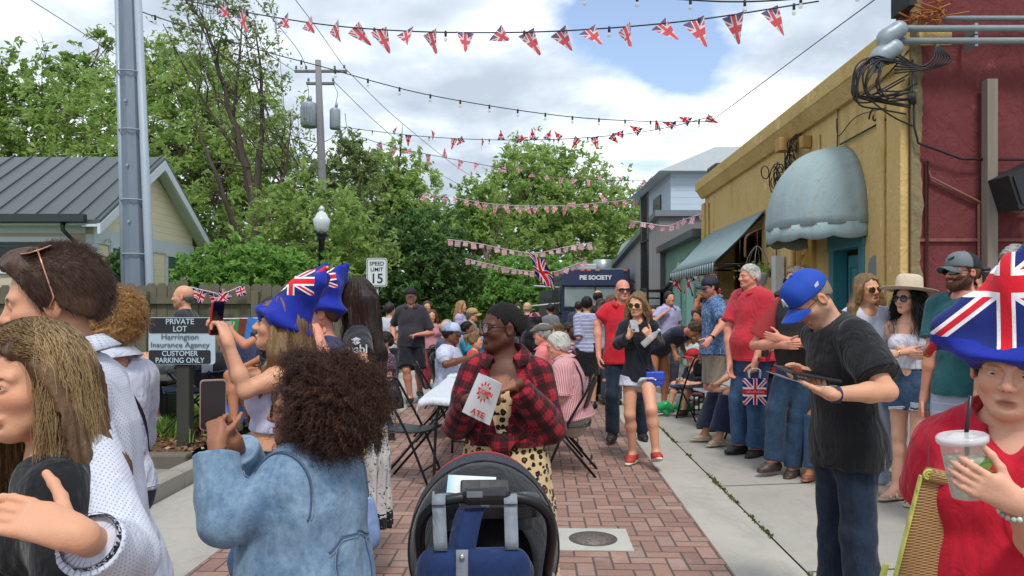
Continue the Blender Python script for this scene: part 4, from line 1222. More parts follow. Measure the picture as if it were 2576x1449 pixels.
def build_trees():
 LM['mid'] = leaf_mat('leaves_mid', '#748f48', '#9cb866', '#c8d692', .58); LM['light'] = leaf_mat('leaves_light', '#5c7a34', '#86a552', '#b3c47c', .45)
 LM['deep'] = leaf_mat('leaves_deep', '#3c562c', '#567a44', '#7f9f58', .45); LM['bush'] = leaf_mat('leaves_bush', '#5a8040', '#7fae56', '#b2d074', .55)
 LM['olive'] = leaf_mat('leaves_olive', '#6c8642', '#98b464', '#c4d28a', .58); LM['pale'] = leaf_mat('leaves_pale', '#66784a', '#8a9c62', '#b0bb8a', .45)
 tree('broad dense green tree rising behind the pale house and the steel pole', 480, 30, 11, [
  (200,300,2.6,2,.9,1),(330,330,3.0,2,1,1),(470,235,2.6,1,.9,1),(420,380,3.2,0,1,1),(560,330,3.0,1,1,1),(520,450,3.0,-1,1,1),(640,430,2.4,1,1,1),(470,560,2.8,0,.9,.9),(700,520,2.0,1,1,.9),(620,580,2.2,-1,1,.9),(300,260,1.8,2,.8,.8),(560,210,1.5,1,.8,.7),(430,165,1.6,2,.8,.8),(380,190,1.8,2,.8,1),(700,420,2.0,1,1,1),(350,440,2.4,1,1,1),(620,300,2.2,2,1,1),(680,600,2.0,0,1,1),(230,380,2.2,1,1,1),(520,640,2.2,0,.9,1),(600,660,2.0,0,.9,1),(700,640,1.8,0,.9,1)],
  [[(480,790,0,.32),(485,560,0,.25),(500,380,0,.15),(520,250,0,.07)],[(485,560,0,.2),(420,420,0,.12),(360,330,1,.06)],[(490,500,0,.18),(580,400,0,.1),(620,330,0,.05)]], LM['mid'], 40000, .125, seed=3, hollow=.35)
 tree('loose pale green tree at the far left behind the metal roof', 60, 33, 9, [
  (20,210,1.9,0,.9,1),(110,250,1.9,1,.9,1),(180,180,1.6,0,.8,.9),(60,330,2.2,0,.9,1),(0,350,2.0,0,1,1),(150,360,2.0,0,1,1),(250,110,1.2,1,.8,.5),(230,200,1.5,1,.8,.6),(-60,260,2.0,0,1,1)],
  [[(45,790,0,.22),(40,520,0,.16),(20,330,0,.10),(0,210,0,.04)],[(40,520,0,.12),(90,350,0,.08),(160,200,0,.03)],[(60,440,0,.10),(180,290,0,.06),(250,120,0,.025)]], LM['light'], 9000, .14, seed=5, hollow=.2)
 tree('tall slender tree with dark forked trunk and sparse young leaves', 645, 23, 11, [
  (480,60,1.3,0,.9,1),(560,100,1.5,0,.9,1),(640,150,1.4,0,1,1),(600,20,1.3,0,.9,1),(440,110,.9,0,1,.7),(520,180,1.3,0,.9,.8),(650,250,1.2,0,1,.7),(700,200,.9,0,1,.6),(690,330,1.2,0,1,.6),(740,300,.8,0,1,.5),(560,-50,1.4,0,.8,.9),(470,-10,1.1,0,.8,.8),(640,60,.9,0,1,.7),(760,410,1.0,1,1,.5),(620,330,1.1,0,1,.5)],
  [[(648,790,0,.22),(642,650,0,.19),(640,560,0,.17),(620,420,0,.13),(585,300,0,.09),(545,150,0,.05),(500,20,0,.02)],[(640,560,0,.14),(650,430,0,.11),(660,300,0,.07),(655,170,0,.04),(640,50,0,.015)],[(632,640,0,.12),(585,560,-.5,.09),(540,430,-1,.06),(500,330,-1,.03),(485,270,-1,.015)],[(652,600,0,.10),(690,500,0,.07),(720,420,0,.05),(730,330,0,.02)],[(620,420,0,.07),(560,330,0,.05),(480,200,0,.03),(410,60,0,.012)],[(660,640,0,.09),(700,590,.5,.06),(760,560,.5,.03)],[(585,300,0,.06),(600,170,0,.04),(610,40,0,.015)],[(690,500,0,.05),(760,430,0,.03),(800,360,0,.012)]],
  LM['pale'], 3200, .082, seed=8, hollow=.0, barkm=bark('dark_bark', '#3a332e', '#6b6058'))
 tree('bright green bushy tree over the top of the wooden fence', 520, 17, 5, [
  (520,690,.62,0,.9,1),(590,668,.75,0,.9,1),(660,672,.75,0,.9,1),(480,705,.5,-.3,.8,1),(560,710,.7,-.4,.7,1),(640,712,.7,-.4,.7,1),(720,690,.72,0,.8,1),(770,705,.6,0,.9,1)],
  [[(560,790,0,.08),(555,690,0,.05),(550,620,0,.02)]], LM['bush'], 12000, .075, name='bush', seed=11)
 tree('green bushy tree behind the street lamp and utility pole', 760, 21, 6, [
  (720,600,1.3,0,1,1),(800,590,1.3,0,1,1),(770,520,1.1,.6,1,.8),(860,600,1.3,.5,1,1),(840,680,1.3,0,.9,1),(760,690,1.3,0,.9,1),(900,660,1.2,.5,1,1),(690,560,1.0,.8,1,.8)],
  [[(780,790,0,.12),(785,660,0,.08),(790,560,0,.04)]], LM['olive'], 10500, .095, name='bush', seed=12)
 tree('bare twiggy tree with pale new leaves right of the transformers', 880, 31, 8, [
  (860,400,1.3,0,1,.6),(910,440,1.4,0,1,.7),(830,470,1.3,0,1,.7),(880,360,.9,0,1,.4),(930,400,.9,0,1,.4),(800,440,1.0,0,1,.5)],
  [[(870,790,0,.16),(870,560,0,.11),(860,440,0,.06),(850,360,0,.02)],[(870,560,0,.08),(910,450,0,.05),(930,370,0,.02)],[(868,600,0,.07),(820,480,0,.04),(800,400,0,.015)]], LM['pale'], 2600, .13, seed=14, hollow=.0)
 tree('full round green tree left of the street vista', 980, 36, 8.5, [
  (930,490,2.0,0,1,1),(1000,460,1.9,0,1,1),(1040,520,1.9,0,1,1),(900,560,2.1,0,1,1),(980,560,2.3,-1,1,1),(1050,590,1.8,0,1,1),(960,430,1.2,0,1,.8),(900,640,2.2,0,1,1)],
  [[(985,790,0,.26),(985,600,0,.18),(980,480,0,.08)]], LM['mid'], 13500, .15, seed=15, hollow=.35, group='trees at the end of the street')
 tree('dark green spreading tree behind the walking man', 1060, 25, 4.5, [
  (1000,640,1.4,0,.9,1),(1070,620,1.4,0,.9,1),(1120,660,1.2,0,.9,1),(1040,700,1.5,-.4,.9,1),(1120,720,1.2,0,.9,1),(970,720,1.2,0,.9,1),(1165,700,.8,0,.9,1),(1010,590,.9,.4,.9,.9),(1070,745,1.3,-.6,.7,1),(1000,770,.9,-.6,.8,1),(1060,785,.9,-.6,.8,1),(1120,775,.9,-.6,.8,1)],
  [[(1070,800,0,.16),(1068,700,0,.10),(1065,640,0,.05)]], LM['deep'], 18000, .10, seed=16, group='trees at the end of the street')
 tree('large bright green tree filling the middle of the street vista', 1370, 58, 13, [
  (1330,440,3.4,0,.9,1),(1420,450,3.2,0,.9,1),(1280,500,3.2,0,1,1),(1370,530,4.2,-2,1,1),(1460,530,3.6,0,1,1),(1520,520,2.8,0,1,1),(1250,570,3.0,0,1,1),(1330,600,3.6,-2,1,1),(1440,610,3.6,-2,1,1),(1530,600,3.0,0,1,1),(1300,420,1.6,0,.9,.8),(1400,415,1.8,0,.9,.8)],
  [[(1375,790,0,.5),(1375,620,0,.32),(1370,480,0,.12)]], LM['mid'], 23000, .21, seed=18, hollow=.35, group='trees at the end of the street')
 tree('pale half bare tree at the near edge of the street vista trees', 1160, 48, 8, [
  (1150,560,2.2,0,1,.7),(1200,540,2.2,0,1,.7),(1120,590,2.0,0,1,.7),(1170,620,2.6,0,1,.9),(1230,610,2.2,0,1,.8),(1210,500,1.6,0,1,.5)],
  [[(1235,790,-2,.16),(1225,650,-2,.12),(1195,560,0,.07),(1160,500,0,.03)],[(1225,650,-2,.08),(1260,560,0,.05),(1280,490,0,.02)],[(1228,680,-2,.08),(1150,590,0,.04)]], LM['light'], 7000, .19, seed=19, hollow=.1, group='trees at the end of the street')
 tree('pale tree beside the iron stair behind the grey shed', 1620, 62, 9, [
  (1580,540,2.6,0,1,.9),(1640,540,2.6,0,1,.9),(1680,510,2.2,0,1,.8),(1600,600,3,0,1,1),(1660,590,2.8,0,1,1),(1700,480,1.6,0,1,.6),(1540,640,2.6,-2,1,1)],
  [[(1620,790,0,.3),(1620,620,0,.2),(1640,520,0,.08)]], LM['light'], 11000, .21, seed=20, hollow=.2, group='trees at the end of the street')
 tree('low leafy shrub mass under the far trees behind the crowd', 1270, 40, 3, [
  (1180,740,1.5,0,.8,1),(1240,730,1.7,0,.8,1),(1310,735,1.8,0,.8,1),(1370,725,1.7,0,.9,1),(1280,690,1.4,1,.8,1),(1350,680,1.3,1,.8,1),(1420,715,1.6,3,.8,1),(1150,775,1.3,-1,.8,1),(1230,780,1.4,-1,.8,1),(1310,782,1.4,-1,.8,1),(1390,780,1.3,-1,.8,1),(1080,775,1.3,-1,.8,1)],
  [[(1270,800,0,.1),(1270,740,0,.05)]], LM['bush'], 19000, .15, name='shrub', seed=22, group='trees at the end of the street')
build_ground(); build_greens(); build_trees()
WX = 3.58                                  # the yellow wall stands at x = WX + SL*d
def wx(d): return WX + SL*d
SKEW = Matrix(((1,SL,0,0),(0,1,0,0),(0,0,1,0),(0,0,0,1)))     # plan follows the street's 2 degree turn (a real rotated wall line)
def stucco(name, c, c2, scale=3.0, swirl=True, stain='#5a4a30', amt=.5):
 t = NT(name); o = t.tc('Object')
 n = t.noise(o, scale, 7, .65, .8); sw = t.noise(t.map(o, (1,1,.6), (R(20),0,R(30))), 5.5, 3, .5, 3.2)
 f = t.noise(o, 42, 4, .7)
 streak = t.noise(t.map(o, (1,1,.10)), 3.2, 5, .7)
 col = t.mix(n, lin(c), lin(c2))
 col = t.mix(t.rng(streak, .54, .75, 0, amt), col, lin(stain))
 col = t.mix(t.rng(f, .3, .7, .18, 0), col, lin(stain))
 big = t.noise(o, .9, 6, .7, 1.2); col = t.mix(t.rng(big, .52, .66, 0, .5), col, [x*.72 for x in lin(c)]); col = t.mix(t.rng(t.noise(t.map(o, loc=(5,2,1)), 1.6, 6, .75), .60, .66, 0, .6), col, [min(1, x*1.35) for x in lin(c2)])
 hgt = t.math('ADD', t.math('MULTIPLY', sw, 1.0), t.math('MULTIPLY', f, .16))
 return t.out(col, .9, t.bump(hgt, .45, .05), 0, .2)
def wood(name, c1, c2, axis=(1,1,.06), scale=14):
 t = NT(name); o = t.tc('Object'); n = t.noise(t.map(o, axis), scale, 6, .7, .3)
 return t.out(t.mix(n, lin(c1), lin(c2)), .85, t.bump(n, .4, .01), 0, .2)
def lap_siding(name, c, c2, pitch=.15):
 t = NT(name); o = t.tc('Object'); z = t.sep(o)[2]
 fz = t.math('FRACT', t.math('DIVIDE', z, pitch)); n = t.noise(t.map(o, (.2,.2,2)), 8, 4)
 col = t.mix(n, lin(c), lin(c2)); col = t.mix(t.rng(fz, .0, .07, .55, 0), col, [x*.45 for x in lin(c)])
 return t.out(col, .7, t.bump(t.math('SUBTRACT', 1.0, fz), .6, .02), 0, .3)
BLK = lambda: plain('black_iron', '#1a1b1e', .45, .3, bump=.1)
def bar(m, a, b, r=.012, n=6): return m.tube([a, b], r, n)
def spl(pts, k=5):
 P = [np.array(p, float) for p in pts]; P = [2*P[0]-P[1]] + P + [2*P[-1]-P[-2]]; out = []
 for i in range(1, len(P)-2):
  a, b, c, d = P[i-1:i+3]
  for j in range(k):
   t = j/k; out.append(.5*((2*b)+(c-a)*t+(2*a-5*b+4*c-d)*t*t+(3*b-a-3*c+d)*t**3))
 out.append(P[-2]); return out
def loop(c, r, z0, k=10, tilt=.3, ph=0, sq=.6):
 return [(c[0]-r*.15*math.sin(2*PI*i/k+ph), c[1]+r*math.cos(2*PI*i/k+ph), z0+r*sq*math.sin(2*PI*i/k+ph)+tilt*r*math.cos(PI*i/k)) for i in range(k+1)]
def build_yellow():
 b = thing('stucco_building', 'long single storey yellow stucco building with sloping cornice line beside the pavement', 'building')
 Y = stucco('yellow_stucco', '#c9a668', '#dcc288', stain='#7d6848'); YT = stucco('yellow_trim', '#c9a968', '#dcc085', 2, stain='#86714a', amt=.25)
 d0, d1, H = 7.32, 16.3, 4.16
 doors = [(8.30, 9.30, 0, 2.75), (12.15, 15.2, 0, 2.9), (9.75, 10.5, .9, 2.5)]
 m = MB()
 ys = sorted({d0, d1} | {q for a in doors for q in a[:2]})
 for a, c in zip(ys[:-1], ys[1:]):
  op = [q for q in doors if q[0] <= a and q[1] >= c]
  if not op: m.box((WX,a,0), (WX+.35,c,H), M=SKEW)
  else:
   _, _, z0, z1 = op[0]
   if z0 > 0: m.box((WX,a,0), (WX+.35,c,z0), M=SKEW)
   m.box((WX,a,z1), (WX+.35,c,H), M=SKEW)
 m.box((WX+.36,d1-.3,0), (WX+9,d1,H), M=SKEW); m.box((WX+.36,d0,H-.3), (WX+9,d1-.31,H-.05), M=SKEW)
 m.build('wall', Y, b)
 m = MB()
 m.box((WX-.18,d0-.05,H-.14), (WX+.4,d1+.18,H+.06), .015, M=SKEW)
 m.prism([(WX-.003,H-.30),(WX-.06,H-.30),(WX-.17,H-.14),(WX-.003,H-.14)], d0-.04, d1+.12, 'y', M=SKEW)
 m.build('cornice', YT, b)
 for (y0, y1, p) in ((d0-.02, d0+.28, .09), (d0+.42, d0+.60, .05), (d1-.25, d1+.02, .08)):
  m = MB(); m.box((WX-p,y0,0), (WX-.001,y1,H-.43), .012, M=SKEW); m.build('pilaster', YT, b)
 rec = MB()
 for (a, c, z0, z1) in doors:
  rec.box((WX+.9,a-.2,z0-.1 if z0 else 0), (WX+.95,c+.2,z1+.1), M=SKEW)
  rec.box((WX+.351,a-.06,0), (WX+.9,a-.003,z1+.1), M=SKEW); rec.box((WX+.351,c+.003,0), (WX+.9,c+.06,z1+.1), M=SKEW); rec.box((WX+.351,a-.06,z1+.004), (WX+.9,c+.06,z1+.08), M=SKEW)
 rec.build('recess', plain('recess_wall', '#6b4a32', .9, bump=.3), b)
 T1 = plain('teal_paint', '#4f9aa3', .45, var=.15, scale=6, bump=.1); T2 = plain('teal_trim', '#3b8089', .5, var=.15)
 dr = MB(); dr.box((WX+.16,8.46,.02), (WX+.20,9.14,2.12), .006, M=SKEW)
 dd = dr.build('door', T1, b)
 pn = MB()
 for (y0,y1,z0,z1) in ((8.54,8.77,.25,.95),(8.83,9.06,.25,.95),(8.54,8.77,1.1,1.98),(8.83,9.06,1.1,1.98)):
  for q in ((y0,y0+.02,z0,z1),(y1-.02,y1,z0,z1),(y0+.021,y1-.021,z0,z0+.02),(y0+.021,y1-.021,z1-.02,z1)):
   pn.box((WX+.145,q[0],q[2]), (WX+.159,q[1],q[3]), M=SKEW)
 pn.build('panel', T2, dd)
 fr = MB(); fr.box((WX-.02,8.30,0), (WX+.16,8.44,2.35), .008, M=SKEW); fr.box((WX-.02,9.16,0), (WX+.16,9.30,2.35), .008, M=SKEW); fr.box((WX-.03,8.28,2.18), (WX+.17,9.32,2.42), .008, M=SKEW)
 fr.build('door_frame', T2, b)
 tr = MB(); tr.box((WX+.06,8.46,2.43), (WX+.10,9.14,2.74), M=SKEW); tr.build('transom', plain('dark_transom', '#3b342c', .3), b)
 w = MB(); w.box((WX+.05,9.76,.91), (WX+.10,10.49,2.49), M=SKEW); w.build('boarded_window', stucco('ochre_board', '#a47f3c', '#b8924a', 2), b)
 s = MB(); s.box((WX+.5,12.2,.0), (WX+.56,13.3,2.7), .01, M=SKEW); s.build('shop_door', wood('brown_timber', '#3a2416', '#6b4529'), b)
 s = MB(); s.box((WX+.48,13.4,0), (WX+.54,14.2,2.3), .01, M=SKEW); s.build('shop_door', T2, b)
 s = MB()
 for z in (1.15, 2.32): s.box((WX+.40,12.15,z), (WX+.47,15.2,z+.08), M=SKEW)
 for y in (12.2,13.33,14.25,15.1): s.box((WX+.38,y,0), (WX+.47,y+.07,2.85), M=SKEW)
 s.build('shop_frame', wood('dark_timber', '#2a1a12', '#46301f'), b)
 p = MB(); pr = [(-.13,0),(.13,0),(.13,.34),(.08,.40),(0,.43),(-.08,.40),(-.13,.34)]
 p.prism([(8.02+a, 1.62+q) for a, q in pr], WX-.03, WX-.002, 'x', M=SKEW); p.build('plaque', plain('grey_plaque', '#7d8488', .5), b)
 num = MB()
 for i, z in enumerate((2.50,2.38,2.26,2.14,2.0)):
  for k in range(3): num.box((WX-.012,10.25-.05*k+.02*(i%2),z+.02*k), (WX-.002,10.29-.05*k,z+.075), M=SKEW)
 num.build('painted_numerals', plain('rust_paint', '#8b6a3c', .8), b)
 c = MB(); P = lambda x, d, z: (wx(d)+x, d, z)
 c.tube([P(-.05,10.55,0), P(-.05,10.55,3.35)], .04, 10); c.tube([P(-.05,10.55,2.05), P(-.05,10.57,2.12)], .05, 10)
 c.build('conduit', YT, b)
 c = MB(); c.tube([P(-.03,15.9,.3), P(-.03,15.9,3.7)], .03, 8); c.build('conduit', YT, b); c = MB(); c.tube([P(-.02,9.6,2.9), P(-.02,9.6,3.7)], .014, 6); c.build('conduit', YT, b)
 f = MB(); f.box((wx(10.5)-.28,10.38,3.66), (wx(10.5)-.05,10.58,3.84), .01); f.build('junction_box', plain('tan_box', '#b0894c', .6), b); f = MB(); f.box((wx(10.2)-.14,9.9,3.60),(wx(10.2)-.02,10.02,3.76),.01); f.build('junction_box', plain('tan_box', '#b0894c', .6), b)
 mt = MB(); mt.box((wx(10.95)-.16,10.95,1.55), (wx(10.95)-.02,11.12,2.25), .01); mt.build('meter_box', plain('white_box', '#c9cdcd', .5), b)
 cb = MB(); g = np.random.RandomState(4)
 for i in range(15):
  d = 10.6+.35*g.normal(); x = -.10-.12*g.rand(); z = 3.38+.10*g.normal()
  cb.tube([P(*(0,0,0))]*0 + [Vector(q)+Vector(P(x,d,0))-Vector((0,0,0)) for q in loop((0,0,0), .10+.12*g.rand(), z, 10, .5*g.normal(), g.rand()*6)], .009, 5, True)
 for i in range(7):
  d = 10.2+.4*g.rand(); cb.tube(spl([P(-.04,d,3.95-.15*g.rand()), P(-.10-.1*g.rand(),d+.1*g.normal(),3.75), P(-.12,d+.2*g.normal(),3.55), P(-.10,10.5+.2*g.normal(),3.40)]), .008, 5)
 cb.build('cable', plain('black_cable', '#17181a', .5), b); cb = MB()
 cb.tube(spl([P(-.05,7.5,3.5), P(-.05,8.4,3.62), P(-.05,8.9,3.52), P(-.04,9.0,3.75)]), .006, 5)
 for i in range(3): cb.tube([P(-.02,9.0+.02*i,3.9-.3*i), P(-.02,9.03+.02*i,2.95)], .006, 5)
 cb.build('cable', plain('black_cable', '#17181a', .5), b)
 ir = MB(); A = P(-.03, 8.9, 3.42)
 ir.tube([A, P(-.03,7.7,3.42)], .012, 6)
 ir.tube([(wx(8.0)-.03, 8.0+.12*math.cos(t*.5)*(1-t/16), 3.52+.11*math.sin(t*.5)*(1-t/16)) for t in range(15)], .009, 6)
 ir.build('iron_scroll', BLK(), b)
 return b
def build_shell_awning():
 """half bowl of faded green cloth over the teal door"""
 b = thing('door_awning', 'faded sea green shell shaped awning with scalloped edge over the teal door', 'awning', (wx(9.15),9.15,2.42))
 t = NT('weathered_canvas'); o = t.tc('Object'); s = t.noise(t.map(o, (1,5,.25)), 3.0, 6, .7, .4); n = t.noise(o, 9, 5, .7)
 c = t.mix(s, lin('#7f9b9e'), lin('#b3c2c4')); c = t.mix(t.rng(s, .48, .68, 0, .5), c, lin('#8d8580')); c = t.mix(t.rng(n, .58, .75, 0, .5), c, lin('#5d7a78'))
 t.out(c, .8, t.bump(n, .4, .02), 0, .3); mat = t.m
 N, Mv = 26, 14; W, PJ, HT = .92, .78, .98; rows = []
 for j in range(Mv+1):
  e = (PI/2)*j/Mv; row = []
  for i in range(N+1):
   a = PI*i/N; rib = 1 + .012*math.cos(a*16)
   r = math.cos(e)**.75; row.append((-math.sin(a)*PJ*r*rib + SL*(-math.cos(a)*W*r), -math.cos(a)*W*r*rib, HT*math.sin(e)))
  rows.append(row)
 MB().sheet(rows, .01).build('canopy', mat, b)
 rows = [[], [], []]
 for i in range(N*4+1):
  a = PI*i/(N*4); sc_ = .13 + .035*abs(math.sin(a*7))
  for k, zz in enumerate((.0, -.5, -1)): rows[k].append((-math.sin(a)*(PJ+.006)+SL*(-math.cos(a)*W), -math.cos(a)*(W+.006), zz*sc_ if k else .02))
 MB().sheet(rows, .006).build('valance', mat, b)
 fr = MB(); fr.tube([(-math.sin(PI*i/N)*(PJ-.02), -math.cos(PI*i/N)*(W-.02), -.005) for i in range(N+1)], .014, 6)
 for k in (.25,.5,.75): fr.tube([(-math.sin(PI*k)*(PJ-.02)*math.cos(q), -math.cos(PI*k)*(W-.02)*math.cos(q), (HT-.03)*math.sin(q)) for q in [PI/2*z/8 for z in range(9)]], .01, 6)
 fr.build('frame', plain('awning_frame', '#54595a', .5, .5), b)
def build_slope_awning():
 b = thing('shop_awning', 'long grey green striped awning sloping down from the yellow wall over the shopfront', 'awning')
 t = NT('striped_canvas'); o = t.tc('Object'); y = t.sep(o)[1]; n = t.noise(o, 5, 6, .7)
 st = t.math('FRACT', t.math('MULTIPLY', y, 5.5)); m = t.math('LESS_THAN', st, .42)
 c = t.mix(m, lin('#7e979b'), lin('#93a9ab')); c = t.mix(t.rng(n, .4, .75, 0, .5), c, lin('#5f7376'))
 mat = t.out(c, .75, t.bump(n, .4, .02), 0, .3)
 t2 = NT('striped_valance'); o = t2.tc('Object'); y = t2.sep(o)[1]; st = t2.math('FRACT', t2.math('MULTIPLY', y, 5.5)); m = t2.math('LESS_THAN', st, .42)
 mat2 = t2.out(t2.mix(m, lin('#3e5157'), lin('#a7b7b8')), .8)
 d0, d1 = 11.95, 16.0; zi, zo, pj = 3.04, 2.22, .80
 rows = []
 for i in range(25):
  d = d0+(d1-d0)*i/24; rows.append([(wx(d)-.01-pj*t_, d, zi+(zo-zi)*t_-.03*math.sin(PI*t_)) for t_ in (0,.25,.5,.75,1)])
 MB().sheet(rows, .008).build('canopy', mat, b)
 rows = []
 for i in range(121):
  d = d0+(d1-d0)*i/120; sc_ = .14+.03*abs(math.sin(i*.52)); rows.append([(wx(d)-.012-pj, d, zo-.004), (wx(d)-.016-pj, d, zo-sc_)])
 MB().sheet(rows, .005).build('valance', mat2, b)
 f = MB()
 for d in (d0+.02, (d0+d1)/2, d1-.02):
  f.tube([(wx(d)-.02,d,zi-.06),(wx(d)-pj+.02,d,zo-.03)], .016, 6); f.tube([(wx(d)-.02,d,zo-.03),(wx(d)-pj+.02,d,zo-.035)], .016, 6); f.tube([(wx(d)-.4,d,zo-.03),(wx(d)-.4,d,zo+.37)], .012, 6)
 f.tube([(wx(d0)-pj+.02,d0,zo-.05),(wx(d1)-pj+.02,d1,zo-.05)], .016, 6); f.tube([(wx(d0)-.4,d0,zo-.04),(wx(d1)-.4,d1,zo-.04)], .012, 6)
 f.build('frame', BLK(), b)
def build_maroon():
 b = thing('stucco_building', 'dark red rough stucco side wall facing the street at the right edge', 'building')
 Rd = stucco('maroon_stucco', '#5c2d2e', '#834548', 2.2, stain='#4a2222', amt=.5)
 x0 = wx(7.3)+.02
 m = MB(); m.box((x0+.0,7.28,0), (14,7.6,5.6)); m.build('wall', Rd, b)
 m = MB(); m.box((x0+.001,7.255,2.13), (14,7.279,2.16)); m.build('band', stucco('maroon_band', '#7a4541', '#93605a', 3), b)
 g = np.random.RandomState(3); e = MB()
 zs = np.arange(0, 5.5, .055); ws = .035+.03*np.abs(np.sin(zs*3.1))+.035*g.rand(len(zs)); e.prism([(x0-.03,0)]+[(x0+w, z) for w, z in zip(ws, zs)]+[(x0-.03,5.46)], 7.25, 7.277, 'y')
 e.build('broken_edge', stucco('flaking_render', '#6f6654', '#9c8a62', 7, stain='#2f2a26', amt=.8), b)
 c = MB()
 c.tube([(x0+.12,7.25,1.0),(x0+.12,7.25,2.9),(x0+.16,7.25,2.72),(x0+.62,7.25,2.50)], .016, 6); c.tube([(x0+.62,7.25,2.5),(14,7.25,2.47)], .014, 6)
 c.tube([(x0+.62,7.25,2.5),(x0+.62,7.25,0)], .016, 6); c.tube([(x0+.16,7.24,2.74),(x0+.75,7.24,2.44),(x0+1.3,7.24,2.37),(x0+1.9,7.24,2.40)], .012, 6)
 c.build('conduit', plain('red_conduit', '#7a4a44', .6), b)
 p = MB(); w0 = gx(2500,7.1); p.box((w0-.045,7.12,0), (w0+.055,7.22,CH+(775-200)/F*7.15), .006)
 p.build('wooden_post', wood('grey_timber', '#6a6259', '#9a9084'), b)
 q = MB(); zz = lambda v: CH+(775-v)/F*7.05
 for v, r in ((72,.031),(103,.031)): q.tube([(gx(2262,7.05),7.05,zz(v)),(14,7.05,zz(v-4))], r, 12)
 q.tube([(gx(2345,7.15),7.17,zz(34)),(14,7.17,zz(32))], .026, 10)
 for v in (72,103): q.box((gx(2455,7.05)-.015,7.04,zz(v)-.05),(gx(2455,7.05)+.015,7.2,zz(v)+.05))
 q.build('service_pipe', plain('grey_conduit', '#8f9a9d', .5, .3, bump=.1), b)
 for (uu, vv, s) in ((2240,92,1.0),(2226,140,1.1)):
  c_ = at(uu, vv, 7.02); V, Q = polygonise([rc(c_+[.07,0,.06],c_+[-.05,0,-.02],.085*s,.075*s,.03), rc(c_+[-.03,0,0],c_+[-.09,-.02,-.13],.075*s,.035*s,.04)], .012)
  link('weather_head', mesh_np('weather_head', V, Q, plain('grey_cast', '#8b97a0', .45, .2)), b)
 cb = MB(); g = np.random.RandomState(9)
 for i in range(15):
  a = at(2236+14*g.normal(), 150+12*g.rand(), 6.95+.03*g.normal()); q = g.rand(); w = at(2150+70*q+6*g.normal(), 165+30*q+14*g.normal(), 6.9); e_ = at(2288+8*g.normal(), 215+30*g.normal(), 7.1)
  lo = at(2140+85*q+8*g.normal(), 250-10*q+8*g.normal(), 6.93)
  cb.tube(spl([a, a*.55+w*.45+np.array([-.03,0,.05]), w, w*.5+lo*.5+np.array([-.03,0,0]), lo, lo*.5+e_*.5+np.array([.0,0,-.05+.05*g.rand()]), e_]), .0085, 5)
 for i in range(7):
  a = at(2355,110,7.0); cb.tube(spl([a, at(2345+8*i,150,6.98), at(2310+6*i,165+8*g.rand(),7.0), at(2250,130+9*i,6.97)]), .009, 5)
 cb.tube([at(2295,150,7.2), at(2300,320,7.2), at(2310,360,7.2), at(2420,400,7.2), at(2576,402,7.2)], .012, 6)
 for i in range(5): cb.tube([at(2285+4*i,230,7.18), at(2290+3*i,262,7.17)], .012, 5)
 cb.build('cable', plain('black_cable', '#17181a', .5), b)
 n = MB(); c_ = at(2335,40,7.1)
 for i in range(60):
  a = g.normal(size=3)*np.array([.09,.03,.05]); n.tube([c_+a, c_+a+g.normal(size=3)*np.array([.09,.03,.04])], .008, 4)
 n.build('dry_nest', plain('dead_leaves', '#a0622c', .9), b)
 k = MB(); k.box((x0-.10,7.15,4.36),(x0-.03,7.5,4.62)); k.build('roof_edge', plain('roof_black', '#26282b', .8), b)
 s = thing('loudspeaker', 'black wedge shaped loudspeaker hung on the dark red wall', 'loudspeaker', at(2560,478,7.0))
 m = MB(); Mr = Matrix.Rotation(R(-18),4,'Y'); m.prism([(-.16,-.16),(.2,-.22),(.2,.22),(-.16,.16)], -.18, .15, 'y', M=Mr); m.build('cabinet', plain('speaker_black', '#1c1e22', .6, bump=.1), s)
 m = MB(); m.box((-.13,-.195,-.12),(.17,-.181,.14), M=Mr); m.build('grille', plain('speaker_grille', '#2e3136', .5, .4, bump=.4), s)
 m = MB(); m.box((-.03,.15,-.05),(.03,.285,.05)); m.build('bracket', BLK(), s)
